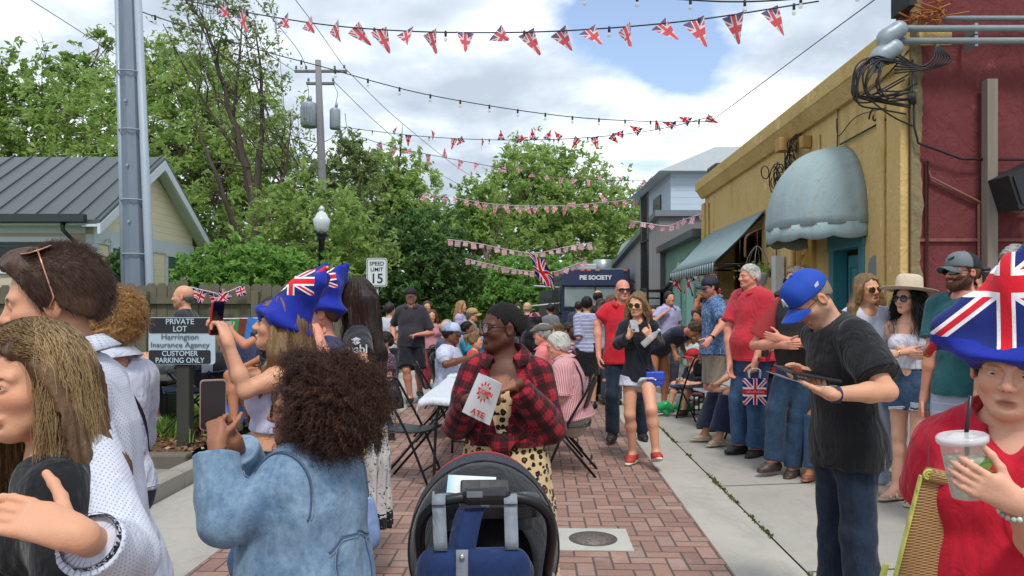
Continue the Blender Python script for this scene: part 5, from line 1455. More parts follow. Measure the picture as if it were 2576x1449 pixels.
def build_far_right():
 gm = thing('painted_building', 'low pale green painted shopfront building beyond the yellow building', 'building')
 G = stucco('green_wall', '#6f9a8c', '#8fb5a3', 2, stain='#3f5a55'); m = MB(); m.box((WX,16.45,0),(WX+8,21.4,3.05), M=SKEW); m.build('wall', G, gm)
 m = MB(); m.box((WX-.25,16.42,3.05),(WX+8,21.5,3.22), M=SKEW); m.build('eave', plain('dark_eave', '#4c535b', .5), gm)
 m = MB(); m.tube([(wx(16.6)-.1,16.6,2.75),(wx(18)-.12,18,2.6),(wx(19)-.1,19,2.3),(wx(21)-.1,21,2.0)], .06, 8); m.build('duct', plain('dark_duct', '#2c3036', .5), gm)
 for i, (y, c, s) in enumerate(((17.2,'#c9d6b8',.30),(17.9,'#d8a9b0',.24),(18.6,'#a6c4d8',.28),(19.4,'#d9d4a5',.22))):
  k = MB(); k.prism([(y+s*1.2*math.cos(a*PI/6), 2.45+s*math.sin(a*PI/6)) for a in range(12)], WX-.012, WX-.002, 'x', M=SKEW); k.build('mural_patch', plain('mural_%d' % i, c, .8, var=.3), gm)
 for (y0,y1,z1,c) in ((17.3,18.1,2.05,'#86c0b4'),(19.0,19.9,2.05,'#7fb4ad')):
  k = MB(); k.box((WX-.05,y0,0),(WX-.003,y1,z1), .01, M=SKEW); k.build('door', plain('mint_door'+c, c, .6), gm)
 wh = thing('house', 'white two storey building with hipped roof rising behind the yellow wall', 'building')
 m = MB(); m.box((4.75,22.6,0),(11,28,5.55)); m.build('wall', lap_siding('white_siding', '#a9bccb', '#bccbd6', .2), wh)
 m = MB(); m.prism([(4.35,5.55),(11.4,5.55),(9.3,6.25),(6.0,6.25)], 22.3, 28.3, 'y'); m.build('roof', plain('white_roof', '#c4cdd4', .6), wh)
 m = MB(); m.box((4.70,24.0,4.0),(4.748,25.2,5.1)); m.build('window', plain('dark_window', '#3b4650', .2), wh)
 m = MB(); m.box((4.3,16.0,4.22),(4.62,16.7,4.58), .05); m.build('roof_unit', plain('black_unit', '#2b2e33', .6), wh)
 gr = thing('timber_building', 'weathered grey board building behind the black iron stair', 'building')
 t = NT('grey_boards'); o = t.tc('Object'); y = t.sep(o)[1]; f = t.math('FRACT', t.math('MULTIPLY', y, 4.0)); n = t.noise(t.map(o, (1,1,.1)), 7, 5, .7)
 c = t.mix(n, lin('#8d8e90'), lin('#b6b6b4')); c = t.mix(t.rng(f, 0, .12, .6, 0), c, lin('#3b3b3d')); mat = t.out(c, .9)
 m = MB(); m.prism([(21.5,0),(31.5,0),(31.5,3.1),(21.5,4.1)], 4.22, 9, 'x'); m.build('wall', mat, gr)
 m = MB(); m.prism([(21.4,4.1),(31.6,3.1),(31.6,3.25),(21.4,4.27)], 4.05, 9.2, 'x'); m.build('roof', plain('slate_roof', '#747b83', .6), gr)
 st = thing('iron_stair', 'black iron stair and railing cage in front of the grey board building', 'stair', (4.05,20.8,0))
 m = MB()
 for i in range(7): m.box((-.42,.0+.16*i-.5,2.0), (-.395,.02+.16*i-.5,4.6))
 m.box((-.44,-.52,4.58),(-.37,.52,4.62)); m.box((-.44,-.52,2.0),(-.37,.52,2.04)); m.box((-.44,-.52,3.3),(-.37,.52,3.33)); m.build('railing', BLK(), st)
 m = MB(); m.box((-.43,-.5,1.93),(.3,.5,1.99)); m.build('platform', BLK(), st)
 m = MB()
 for y in (-.48,.48): m.tube([(-.4,y,0),(-.4,y,4.6)], .03, 6); m.tube([(.15,y,0),(.15,y,2)], .03, 6)
 m.build('post', BLK(), st)
 m = MB()
 for i in range(8): m.box((-.4,.5+.24*i,1.75-.22*i),(.2,.72+.24*i,1.79-.22*i))
 for x in (-.4,.2): m.prism([(.5,1.93),(.5,1.73),(2.45,-.02),(2.45,.18)], x-.02, x+.02, 'x')
 m.build('steps', BLK(), st)
 sh = thing('metal_shed', 'grey corrugated metal shed with white gabled end beside the food truck', 'shed')
 t = NT('corrugated_metal'); o = t.tc('Object'); sx = t.sep(o); q = t.math('ADD', sx[0], sx[1]); f = t.math('SINE', t.math('MULTIPLY', q, 60)); n = t.noise(o, 2, 6, .7)
 mat = t.out(t.mix(n, lin('#66747c'), lin('#8d999f')), .5, t.bump(f, .5, .02), .5)
 m = MB(); m.prism([(gx(1582,31),0),(gx(1640,31)+.5,0),(gx(1640,31)+.5,3.6),(gx(1612,31),4.3),(gx(1582,31),3.3)], 31, 36, 'y'); m.build('wall', mat, sh)
 m = MB(); a, b_, c_ = (gx(1574,31),3.0), (gx(1610,31),4.42), (gx(1640,31)+.6,4.0)
 m.prism([a,b_,c_,(c_[0],c_[1]+.1),(b_[0],b_[1]+.12),(a[0],a[1]+.12)], 30.8, 36.2, 'y'); m.build('roof', plain('shed_roof', '#a9b4ba', .5), sh)
 m = MB(); m.box((gx(1606,31),30.93,.1),(gx(1632,31),30.985,2.3)); m.build('door', plain('shed_door', '#3c444b', .5), sh)
 sb = thing('house', 'small brown roofed house half hidden behind the far shrubs', 'house')
 m = MB(); m.box((gx(1195,46),46,0),(gx(1262,46),50,2.4)); m.build('wall', lap_siding('tan_siding', '#a08d78', '#b09c86'), sb)
 m = MB(); m.prism([(45.6,2.4),(50.4,2.4),(48,3.4)], gx(1188,46), gx(1270,46), 'x'); m.build('roof', plain('brown_roof', '#6a5a50', .8), sb)
 sb = thing('house', 'low grey roofed house just visible over the fence left of the lamp', 'house')
 m = MB(); m.box((gx(700,24),24.2,0),(gx(930,24),28,2.05)); m.build('wall', lap_siding('grey_house', '#8b8982', '#9d9a92'), sb)
 m = MB(); m.prism([(23.8,2.05),(28.4,2.05),(26.1,2.72)], gx(690,24), gx(935,24), 'x'); m.build('roof', plain('brown_shingle', '#7b7067', .85), sb)
def build_left():
 h = thing('clad_house', 'pale clapboard house with grey standing seam metal roof beyond the wooden fence', 'house')
 xr, y0, y1, ez, rz_ = -8.42, 15.2, 19.9, 3.42, 4.92; ym = (y0+y1)/2
 S1 = lap_siding('shaded_clapboard', '#b3a894', '#c4b9a5'); S2 = lap_siding('sunlit_clapboard', '#dccfae', '#eadfc2'); Wt = plain('white_trim', '#c9d2da', .5, var=.05)  # same siding: shade put into the long wall's colour, sunlight into the gable's
 m = MB(); m.box((-17,y0,0),(xr,y0+.2,ez)); m.build('wall', S1, h)
 m = MB(); m.prism([(y0+.201,0),(y1,0),(y1,ez),(ym,rz_-.12),(y0+.201,ez)], xr-.2, xr, 'x'); m.build('gable_wall', S2, h)
 m = MB()
 rf = 6; sl = (rz_-ez)/(ym-y0)
 for sg in (-1,1):
  ye = ym+sg*(ym-y0+.42); ze = ez-.42*sl
  m.prism([(ym,rz_),(ye,ze),(ye,ze+.07),(ym,rz_+.08)], -17.5, xr+.36, 'x')
 i = 0; x = -17.2
 while x < xr+.34:
  m.prism([(ym,rz_+.081),(y0-.42,ez-.42*sl+.071),(y0-.42,ez-.42*sl+.105),(ym,rz_+.115)], x, x+.03, 'x'); x += .43
 t = NT('standing_seam_metal'); o = t.tc('Object'); n = t.noise(t.map(o,(1,.3,.3)), 3, 5, .6)
 m.build('roof', t.out(t.mix(n, lin('#4f5759'), lin('#626a6b')), .42, None, .45), h)
 m = MB()
 for sg in (-1,1):
  ye = ym+sg*(ym-y0+.43); ze = ez-.43*sl
  m.prism([(ym,rz_-.005),(ye,ze-.005),(ye,ze-.20),(ym,rz_-.22)], xr+.31, xr+.37, 'x')
  m.prism([(ym,rz_-.03),(ye,ze-.03),(ye,ze-.06),(ym,rz_-.06)], xr+.002, xr+.309, 'x')
 m.box((xr+.004,y0-.02,ez-.62),(xr+.03,y1+.02,ez-.30)); m.box((xr+.004,y0-.03,0),(xr+.03,y0+.14,ez-.625)); m.box((xr+.004,y1-.16,0),(xr+.03,y1+.02,ez-.625))
 m.box((xr-.14,y0-.03,0),(xr+.0,y0-.003,ez-.45)); m.box((-17,y0-.028,ez-.42),(xr-.15,y0-.002,ez-.2))
 m.box((-17,y0-.40,ez-.3),(xr+.30,y0-.001,ez-.24))
 m.build('trim', Wt, h)
 m = MB(); m.box((-17,y0-.55,ez-.25),(xr+.1,y0-.41,ez-.10)); m.build('gutter', plain('dark_gutter', '#2b3336', .4), h)
 m = MB(); m.tube([(xr-.36,y0-.44,ez-.25),(xr-.36,y0-.44,ez-.4),(xr-.20,y0-.08,ez-.75),(xr-.20,y0-.08,0)], .05, 4); m.build('downspout', plain('dark_gutter', '#2b3336', .4), h)
 m = MB(); X0, X1, Z0, Z1 = gx(-90,15.2), gx(172,15.2), 2.28, 2.82
 m.box((X0,y0-.05,Z1),(X1+.1,y0-.003,Z1+.1)); m.box((X0,y0-.05,Z0-.1),(X1+.1,y0-.003,Z0)); m.box((X1,y0-.05,Z0+.001),(X1+.1,y0-.003,Z1-.001)); w = m.build('window', Wt, h)
 m = MB(); m.box((X0,y0-.02,Z0),(X1,y0-.004,Z1)); m.build('pane', plain('dark_glass', '#14201f', .08, var=.3), w)
 m = MB()
 for i in range(7): m.box((X0,y0-.032,Z0+.03+.075*i),(X1,y0-.022,Z0+.06+.075*i))
 m.build('blind', plain('blind_slats', '#2d4340', .4), w)
 for (ya, yb) in ((15.85,16.65),(18.4,19.1)):
  m = MB(); m.box((xr+.003,ya-.09,1.2),(xr+.05,ya,2.75)); m.box((xr+.003,yb,1.2),(xr+.05,yb+.09,2.75)); m.box((xr+.003,ya-.09,2.751),(xr+.06,yb+.09,2.84)); w = m.build('window', Wt, h)
  m = MB(); m.box((xr+.004,ya+.001,1.2),(xr+.035,(ya+yb)/2-.01,2.75),.004); m.box((xr+.004,(ya+yb)/2+.01,1.2),(xr+.035,yb-.001,2.75),.004); m.build('shutter', plain('green_shutter', '#3d6152', .6), w)
 m = MB(); m.tube([(xr+.0,15.55,2.86),(xr+.12,15.55,2.92)], .02, 6); m.lathe([(.02,.08),(.06,0)], (xr+.16,15.55,2.84), 12); m.build('lamp', Wt, h)
 f = thing('board_fence', 'weathered grey brown wooden board fence behind the parking lot', 'fence', (0,0,0))
 g = np.random.RandomState(1); t = NT('weathered_boards'); o = t.tc('Object'); r = t.new('ShaderNodeNewGeometry').outputs['Random Per Island']; n = t.noise(t.map(o, (1,1,.08)), 13, 6, .7)
 c = t.mix(n, lin('#4e4c3f'), lin('#787463')); c = t.mix(t.math('MULTIPLY', r, .5), c, lin('#6b6655')); c = t.mix(t.rng(t.noise(t.map(o,(1,1,.3)), 1.5, 4), .5, .75, 0, .4), c, lin('#4a5030')); mat = t.out(c, .9, t.bump(n, .5, .01), 0, .15)
 m = MB(); x = -9.5; D = 10.4
 while x < gx(935,D):
  zt = 1.82+.025*g.normal(); w = .138
  m.prism([(x,0),(x+w,0),(x+w,zt-.04),(x+w-.03,zt),(x+.03,zt),(x,zt-.04)], D+.006*g.normal(), D+.022, 'y'); x += w+.006
 m.build('boards', mat, f)
 m = MB()
 for z in (.35,1.55): m.box((-9.5,D-.045,z),(gx(935,D),D-.008,z+.09))
 m.build('rail', mat, f)
 for xx in (gx(372,D)-.05, gx(130,D), gx(640,D), gx(905,D)):
  p = MB(); p.box((xx,D-.15,0),(xx+.10,D-.046,1.72), .006); p.build('post', mat, f)
 tree('small dark green conical evergreen by the house wall', 292, 14.6, 3, [(290,690,.35,0,1.4,1),(298,672,.25,0,1.6,1),(283,705,.3,0,1,1),(300,710,.3,0,1,1)], [[(292,760,0,.03),(292,690,0,.015)]], LM['deep'], 2600, .055, name='evergreen_shrub', seed=31, limbs=False)
def build_poles():
 b = thing('steel_pole', 'massive grey faceted steel pole with a conduit strapped to its right side', 'utility pole', (gx(352,12.2),12.2,0))
 t = NT('galvanised_steel'); o = t.tc('Object'); n = t.noise(t.map(o,(1,1,.2)), 5, 5, .7); st = t.noise(t.map(o,(1,1,.05)), 18, 4)
 c = t.mix(n, lin('#6b7684'), lin('#8792a0')); c = t.mix(t.rng(st,.55,.75,0,.3), c, lin('#505a67')); mat = t.out(c, .5, t.bump(n,.15,.01), .45)
 m = MB(); x0 = gx(352,12.2)
 top = at(320,-90,12.2)-np.array([x0,12.2,0]); m.tube([(0,0,0), tuple(top)], [.185,.150], 8, smooth=False); m.build('shaft', mat, b)
 m = MB(); m.tube([(.21,-.05,0),(.21-.02,-.05,1.9),(top[0]+.17,-.05,top[2])], [.075,.07,.06], 10); m.build('conduit', plain('grey_pvc', '#99a5b2', .5, bump=.05), b)
 m = MB(); m.tube([(-.17,-.09,0),(top[0]-.13,-.09,top[2])], [.045,.04], 8); m.build('side_rail', plain('pale_steel', '#93a0ae', .5, .3), b)
 m = MB()
 for v in (185,330,505,640):
  z = CH+(775-v)/F*12.2; k = z/top[2]; m.tube([(top[0]*k+.2*math.cos(a), .2*math.sin(a), z) for a in np.linspace(0,2*PI,17)], .012, 5, False)
 for v in (260,420,560): z = CH+(775-v)/F*12.2; k = z/top[2]; m.box((top[0]*k-.02,-.20,z-.02),(top[0]*k+.02,-.15,z+.02))
 m.build('strap', plain('strap_white', '#8f9aa4', .5), b)
 d = 28; b = thing('utility_pole', 'grey utility pole with crossarms and two can transformers behind the street lamp', 'utility pole', (gx(820,d),d,0))
 L = lambda u, v, dd=0: tuple(at(u,v,d+dd)-np.array([gx(820,d),d,0]))
 m = MB(); m.tube([(0,0,0), L(814,560), L(806,330), L(800,152)], [.20,.17,.14,.11], 10); m.build('shaft', wood('pole_wood', '#6f7075', '#8e8f92', (1,1,.05)), b)
 for (ua, ub, v) in ((740,872,178),(770,840,209)):
  m = MB(); m.box(L(ua,v+3), tuple(np.array(L(ub,v-3))+np.array([0,.12,0])), .01); m.build('crossarm', wood('arm_wood', '#6c6a68', '#858280'), b)
 ins = plain('insulator', '#5d6873', .3)
 for (uu, v) in ((745,174),(770,174),(842,174),(866,172),(776,205),(838,205)):
  m = MB(); m.lathe([(.02,0),(.05,.02),(.03,.06),(.05,.09),(.02,.13)], L(uu,v), 8); m.build('insulator', ins, b)
 tg = plain('transformer_grey', '#8d9aa3', .5, .2)
 for (uu, v, r, hh) in ((778,295,.30,.95),(843,300,.20,.80)):
  c0 = np.array(L(uu,v+25)); m = MB(); m.lathe([(r*.9,0),(r,.04),(r,hh*.85),(r*.92,hh*.92),(r*.3,hh)], c0, 16); tt = m.build('transformer', tg, b)
  if r > .25:
   m = MB()
   for k in range(7): a = PI+.35*k; m.box((c0[0]+r*math.cos(a)-.02,c0[1]+r*math.sin(a)-.05,c0[2]+.1),(c0[0]+r*math.cos(a)+.02,c0[1]+r*math.sin(a)+.0,c0[2]+hh*.75))
   m.build('cooling_fin', tg, tt)
  m = MB(); m.lathe([(.04,0),(.06,.08),(.03,.2)], c0+np.array([.05,0,hh]), 8); m.build('bushing', tg, tt)
 m = MB(); m.tube([L(760,335), L(768,352), L(805,362), L(840,345), L(872,320), L(868,285)], .012, 5); m.tube([L(778,260), L(776,225), L(770,205)], .01, 5); m.tube([L(843,270), L(850,235), L(838,208)], .01, 5); m.build('jumper_wire', plain('black_cable','#17181a',.5), b)
 d = 17; zt = lambda v: CH+(775-v)/F*d
 b = thing('street_lamp', 'black post street lamp with a white acorn globe', 'street lamp', (gx(809,d),d,0))
 bk = plain('lamp_black', '#1b1d22', .4, .2)
 m = MB(); m.lathe([(.16,0),(.16,.25),(.10,.45),(.075,.6),(.068,zt(605)),(.10,zt(602)),(.075,zt(597)),(.12,zt(592)),(.135,zt(586)),(.10,zt(584))], (0,0,0), 16); m.build('post', bk, b)
 t = NT('frosted_globe'); m_ = t.out([.72,.76,.78], .18, None, 0, .6, **{'Transmission Weight': .25, 'Subsurface Weight': .3, 'Subsurface Radius': (.1,.1,.1)})
 m = MB(); m.lathe([(.10,zt(585)),(.155,zt(576)),(.183,zt(562)),(.185,zt(552)),(.16,zt(549)),(.10,zt(536)),(.06,zt(533)),(.055,zt(529)),(.075,zt(527)),(.05,zt(522)),(.005,zt(517))], (0,0,0), 24); m.build('globe', m_, b)
 m = MB(); m.lathe([(.04,zt(584)),(.04,zt(560)),(.0,zt(556))], (0,0,0), 10); m.build('bulb', plain('lamp_cream','#d9d2b4',.4), b)
 d = 60; b = thing('utility_pole', 'distant wooden utility pole with transformers in front of the big vista tree', 'utility pole', (gx(1440,d),d,0))
 m = MB(); m.tube([(0,0,0),(0,0,CH+(775-505)/F*d)], [.18,.12], 8); m.build('shaft', wood('pole_wood','#6f7075','#8e8f92'), b)
 for uu in (1424,1452): m = MB(); m.lathe([(.22,0),(.24,.1),(.24,.8),(.1,.95)], (gx(uu,d)-gx(1440,d),0,CH+(775-595)/F*d), 10); m.build('transformer', tg, b)
 m = MB(); m.box((-.9,-.06,CH+(775-520)/F*d),(.9,.06,CH+(775-516)/F*d)); m.build('crossarm', wood('arm_wood','#6c6a68','#858280'), b)
def rounded(w, h, r, n=5):
 P = []
 for cx, cz, a0 in ((w/2-r,h/2-r,0),(-w/2+r,h/2-r,90),(-w/2+r,-h/2+r,180),(w/2-r,-h/2+r,270)):
  P += [(cx+r*math.cos(R(a0+90*i/n)), cz+r*math.sin(R(a0+90*i/n))) for i in range(n+1)]
 return P
TXT = Matrix.Rotation(R(90),4,'X')
def build_signs():
 d = 15.6; b = thing('speed_sign', 'white speed limit 15 sign on a grey post', 'road sign', (gx(948,d),d,0)); zc = CH+(775-685)/F*d; w, h = 52/F*d, 72/F*d
 m = MB(); m.tube([(0,.06,0),(0,.06,zc+h*.4)], .03, 8); m.build('post', plain('sign_post', '#7f8a8c', .5, .5), b)
 wm = plain('sign_white', '#cfd6da', .45, var=.05); bm_ = plain('sign_black', '#1b1c20', .5)
 m = MB(); m.prism([(x,z+zc) for x,z in rounded(w,h,.05)], -.005, .01, 'y'); p = m.build('plate', wm, b)
 bd = MB(); o_ = rounded(w*.93,h*.95,.04); i_ = rounded(w*.88,h*.915,.035); n = len(o_)
 vs = [(x,-.009,z+zc) for x,z in o_]+[(x,-.009,z+zc) for x,z in i_]; bd.add(vs, [(k,(k+1)%n,(k+1)%n+n,k+n) for k in range(n)]); bd.build('border', bm_, p)
 for s, z, sz in (('SPEED', .30*h, .19*h), ('LIMIT', .095*h, .19*h), ('15', -.23*h, .47*h)):
  text_mesh('lettering', s, sz, bm_, p, Matrix.Translation((0,-.009,zc+z)) @ TXT, .002, bold=.001 if sz < .2 else .003)
 d = 7.25; b = thing('parking_sign', 'black and white private lot customer parking sign on a dark wooden post', 'sign', (gx(463,d),d,0)); k = d/F
 zc = CH+(775-857)*k; m = MB(); m.box((-.062,-.03,0),(.058,.09,zc+.12), .008); m.build('post', wood('dark_post', '#2f2f2c', '#474740'), b)
 w, h = 166*k, 118*k; wm = plain('sign_blue_white', '#a9bac4', .4, var=.04)
 m = MB(); m.prism([(x,z+zc) for x,z in rounded(w,h,.03)], -.05, -.032, 'y'); p = m.build('panel', wm, b)
 for z0, z1 in ((.165,.485),(-.485,-.195)):
  m = MB(); m.prism([(x-.018,z+zc+(z0+z1)/2*h) for x,z in rounded(w*.93,(z1-z0)*h,.02)], -.056, -.051, 'y'); m.build('black_band', bm_, p)
 gy = plain('sign_grey','#4b5560',.5)
 for s, z, sz, c, bo, wd in (('PRIVATE', .405,.165,wm,.0010,70), ('LOT', .25,.165,wm,.0010,34), ('Harrington', .085,.165,gy,.0003,92), ('Insurance Agency', -.085,.155,gy,.0003,146), ('CUSTOMER', -.27,.155,wm,.0010,90), ('PARKING ONLY', -.415,.155,wm,.0010,122)):
  o = text_mesh('lettering', s, sz*h, c, p, None, .0012, bold=bo); xs = [v.co.x for v in o.data.vertices]; q = wd*k/(max(xs)-min(xs))
  o.data.transform(Matrix.Translation((-.015,-.058,zc+z*h)) @ TXT @ Matrix.Diagonal((q,1,1,1)))
def build_truck():
 d = 26; b = thing('food_truck', 'navy blue food truck with pie society lettering parked in the street', 'truck', (0,0,0)); X = lambda u: gx(u,d); Z = lambda v: CH+(775-v)/F*d
 nv = plain('navy_paint', '#252f4a', .35, var=.08, scale=3); L, Rr = X(1413), X(1581)
 m = MB(); m.box((L,d,.55),(Rr,d+6.5,Z(679)), .06); m.build('body', nv, b)
 m = MB(); m.box((L-.03,d-.12,Z(719)),(Rr+.03,d-.005,Z(676)), .03); hd = m.build('header', plain('navy_header','#2b3656',.4), b)
 text_mesh('lettering', 'PIE SOCIETY', .20, plain('truck_white','#d8dce2',.5), hd, Matrix.Translation((X(1497),d-.13,Z(699))) @ TXT, .004, bold=.008)
 m = MB(); m.box((X(1420),d-.03,Z(772)),(X(1576),d-.004,Z(722)));
 t = NT('windscreen'); m.build('windscreen', t.out([.22,.28,.29], .06, None, 0, .8), b)
 m = MB(); m.box((X(1418),d-.05,Z(776)),(X(1578),d-.031,Z(771))); m.box((X(1497)-.02,d-.05,Z(770)),(X(1497)+.02,d-.031,Z(722))); m.build('window_frame', plain('dark_frame','#1a2030',.4), b)
 am = NT('amber_lamp'); am.out(lin('#c2622a'), .3)
 for uu in (1421,1464,1480,1502,1572): m = MB(); m.box((X(uu)-.07,d-.16,Z(683)),(X(uu)+.07,d-.121,Z(679)),.01); m.build('marker_lamp', am.m, b)
 m = MB(); m.box((X(1459),d+.6,Z(679)-.02),(X(1506),d+2,Z(661)),.03); m.build('roof_vent', plain('vent_white','#b6bfc4',.5), b)
 m = MB(); m.lathe([(.33,0),(.34,.05),(.34,.42),(.28,.44)], (X(1528),d+1.4,Z(679)), 20); m.build('exhaust_fan', plain('fan_metal','#a2adb3',.4,.5), b)
 m = MB(); m.box((X(1428),d-.04,.75),(X(1570),d-.003,1.25),.02); m.build('grille', plain('grille_black','#14161b',.4,.3,bump=.3), b)
 for uu in (1428,1566): m = MB(); m.lathe([(.12,0),(.11,.04),(0,.06)], (X(uu)+(.16 if uu<1500 else -.16),d-.045,1.0), 14, M=Matrix.Rotation(R(90),4,'X')); m.build('headlight', plain('headlight_glass','#c9ced0',.15), b)
 m = MB(); m.box((L-.05,d-.2,.42),(Rr+.05,d-.05,.62),.03); m.build('bumper', plain('bumper_dark','#2b2e35',.4,.5), b)
 for x in (L+.2, Rr-.2):
  for yy in (d+1.1, d+5):
   m = MB(); m.lathe([(.2,-.13),(.40,-.13),(.42,-.1),(.42,.1),(.40,.13),(.2,.13)], (x,yy,.42), 20, M=Matrix.Rotation(R(90),4,'Y')); wl = m.build('wheel', plain('tyre_rubber','#17181a',.8), b)
   m = MB(); m.lathe([(.19,-.12),(.2,0),(.19,.12)], (x,yy,.42), 16, M=Matrix.Rotation(R(90),4,'Y')); m.build('rim', plain('rim_grey','#8b8f93',.4,.6), wl)
 for (xa, s_) in ((L,-1),(Rr,1)):
  m = MB(); m.tube([(xa,d+.1,Z(700)),(xa+s_*.25,d-.2,Z(712)),(xa+s_*.25,d-.2,Z(775)),(xa,d+.1,Z(790))], .018, 6); m.box((xa+s_*.16,d-.25,Z(762)),(xa+s_*.34,d-.18,Z(728)),.02); m.build('mirror', plain('mirror_black','#1b1e26',.4), b)
 m = MB(); m.tube([(L-.02,d+.6,Z(722)),(L-.95,d+.6,Z(718)),(L-.95,d+.6,Z(722))], .03, 6); m.tube([(L-.02,d+.4,Z(762)),(L-1.05,d+.4,Z(770))], .025, 6); m.box((L-.7,d+1.2,Z(790)),(L-.02,d+4.2,Z(786))); m.build('awning_arm', plain('arm_white','#c4cccf',.4), b)
 m = MB(); m.box((L-.75,d+.9,Z(800)),(L-.05,d+1.0,Z(730))); m.build('hatch', plain('hatch_grey','#3d4444',.5,.2), b)
 m = MB(); m.box((X(1548),d-.09,Z(768)),(X(1572),d-.052,Z(735))); m.build('menu_card', plain('mint_card','#a5d3c5',.6), b)
build_yellow(); build_shell_awning(); build_slope_awning(); build_maroon(); build_far_right(); build_left(); build_poles(); build_signs(); build_truck()
CABLE = plain('string_cable', '#22242a', .6)
BULB = NT('clear_bulb').out([.75,.72,.62], .1, None, 0, .6, **{'Alpha': .4})
def flag_meshes():
 out = {'tri': [], 'rect': []}; g = np.random.RandomState(6)
 for kind in out:
  for v in range(5):
   n = 7; V, U = [], []
   for i in range(n+1):
    t = i/n
    for j in range(n+1):
     s = j/n*2-1
     w = (1-t*.93) if kind == 'tri' else 1
     x = s*.5*w; y = .06*math.sin(3*t+v+s*1.4)*t + .05*v/5*math.sin(5*t+s*2); z = -t
     V.append((x, y + .16*t*t*math.sin(v*1.7), z)); U.append((s*w*.62, .5-t if kind == 'rect' else (.45-t*.9), 0))
   V = np.array(V)*np.array([.23,.23,.34] if kind == 'tri' else [.24,.24,.27]); U = np.array(U)
   if v % 2: U = U[:, [1,0,2]]*np.array([1.7,.75,1])
   Q = np.array([(i*(n+1)+j, i*(n+1)+j+1, (i+1)*(n+1)+j+1, (i+1)*(n+1)+j) for i in range(n) for j in range(n)], np.int32)
   out[kind].append((V, Q, U))
 return out
FLG = flag_meshes(); _fm = {}
def flag_data(kind, v, mat):
 k = (kind, v, mat.name)
 if k not in _fm: V, Q, U = FLG[kind][v]; _fm[k] = mesh_np('flag', V, Q, mat, attrs={'uvw': (U, 'FLOAT_VECTOR')})
 return _fm[k]
def polyline(pts, n):
 """pts (u,v,d) -> n points evenly along the curve through them"""
 P = spl([at(*p) for p in pts], 16); P = np.array(P); L = np.concatenate([[0], np.cumsum(np.linalg.norm(np.diff(P, axis=0), axis=1))])
 t = np.linspace(0, L[-1], n); return np.stack([np.interp(t, L, P[:,i]) for i in range(3)], 1)
_bulb = None
def bulb_parts(root, p, s=1.0):
 global _bulb
 if _bulb is None:
  a = MB(); a.lathe([(.012,.02),(.017,.0),(.017,-.05),(.012,-.055)], (0,0,0), 8); b = MB(); b.lathe([(.012,-.055),(.024,-.08),(.027,-.095),(.019,-.115),(.0,-.122)], (0,0,0), 10)
  _bulb = (a.data('bulb_socket', CABLE), b.data('bulb', BULB))
 o = link('bulb_socket', _bulb[0], root); o.location = p; o.scale = (s,s,s); q = link('bulb', _bulb[1], o)
def string(label, pts, nflag=0, nbulb=0, kind='tri', mat=None, size=1.0, wind=0.0, at_=None, cat='bunting', group='flag strings across the street', r=.009, name='bunting', jig=.3, bs=1.0, seed=1, up=0.0, skip=0):
 C = polyline(pts, 60); root = thing(name, label, cat, C[0], 0, group); B = C[0]; g = np.random.RandomState(seed)
 m = MB(); m.tube(list(C-B), r, 5); m.build('cord', CABLE if nbulb else plain('bunting_tape', '#cfc6c8', .8), root)
 if nflag:
  F_ = at_ if at_ is not None else np.linspace(.02, .98, nflag)
  for t in F_:
   if skip and g.rand() < skip: continue
   i = t*59; k = int(min(58, i)); p = C[k]*(1-(i-k))+C[k+1]*(i-k); tan = C[k+1]-C[k]
   o = link('flag', flag_data(kind, g.randint(5), mat), root); o.location = p-B
   a = math.atan2(tan[1], tan[0]); sw = wind*(.5+g.rand())+jig*g.normal()
   flip = PI if up and g.rand() < up else 0
   o.rotation_euler = (.25*g.normal()+wind*.2, sw + flip*.75*(1 if g.rand() > .3 else -1)*.8, a+.35*g.normal()); s = size*(.9+.2*g.rand()); o.scale = (s,s,s*(.75+.35*g.rand()))
 for t in (np.linspace(.03,.97,nbulb) if nbulb else []):
  i = t*59; k = int(min(58, i)); p = C[k]*(1-(i-k))+C[k+1]*(i-k); bulb_parts(root, p-B, bs)
 return root
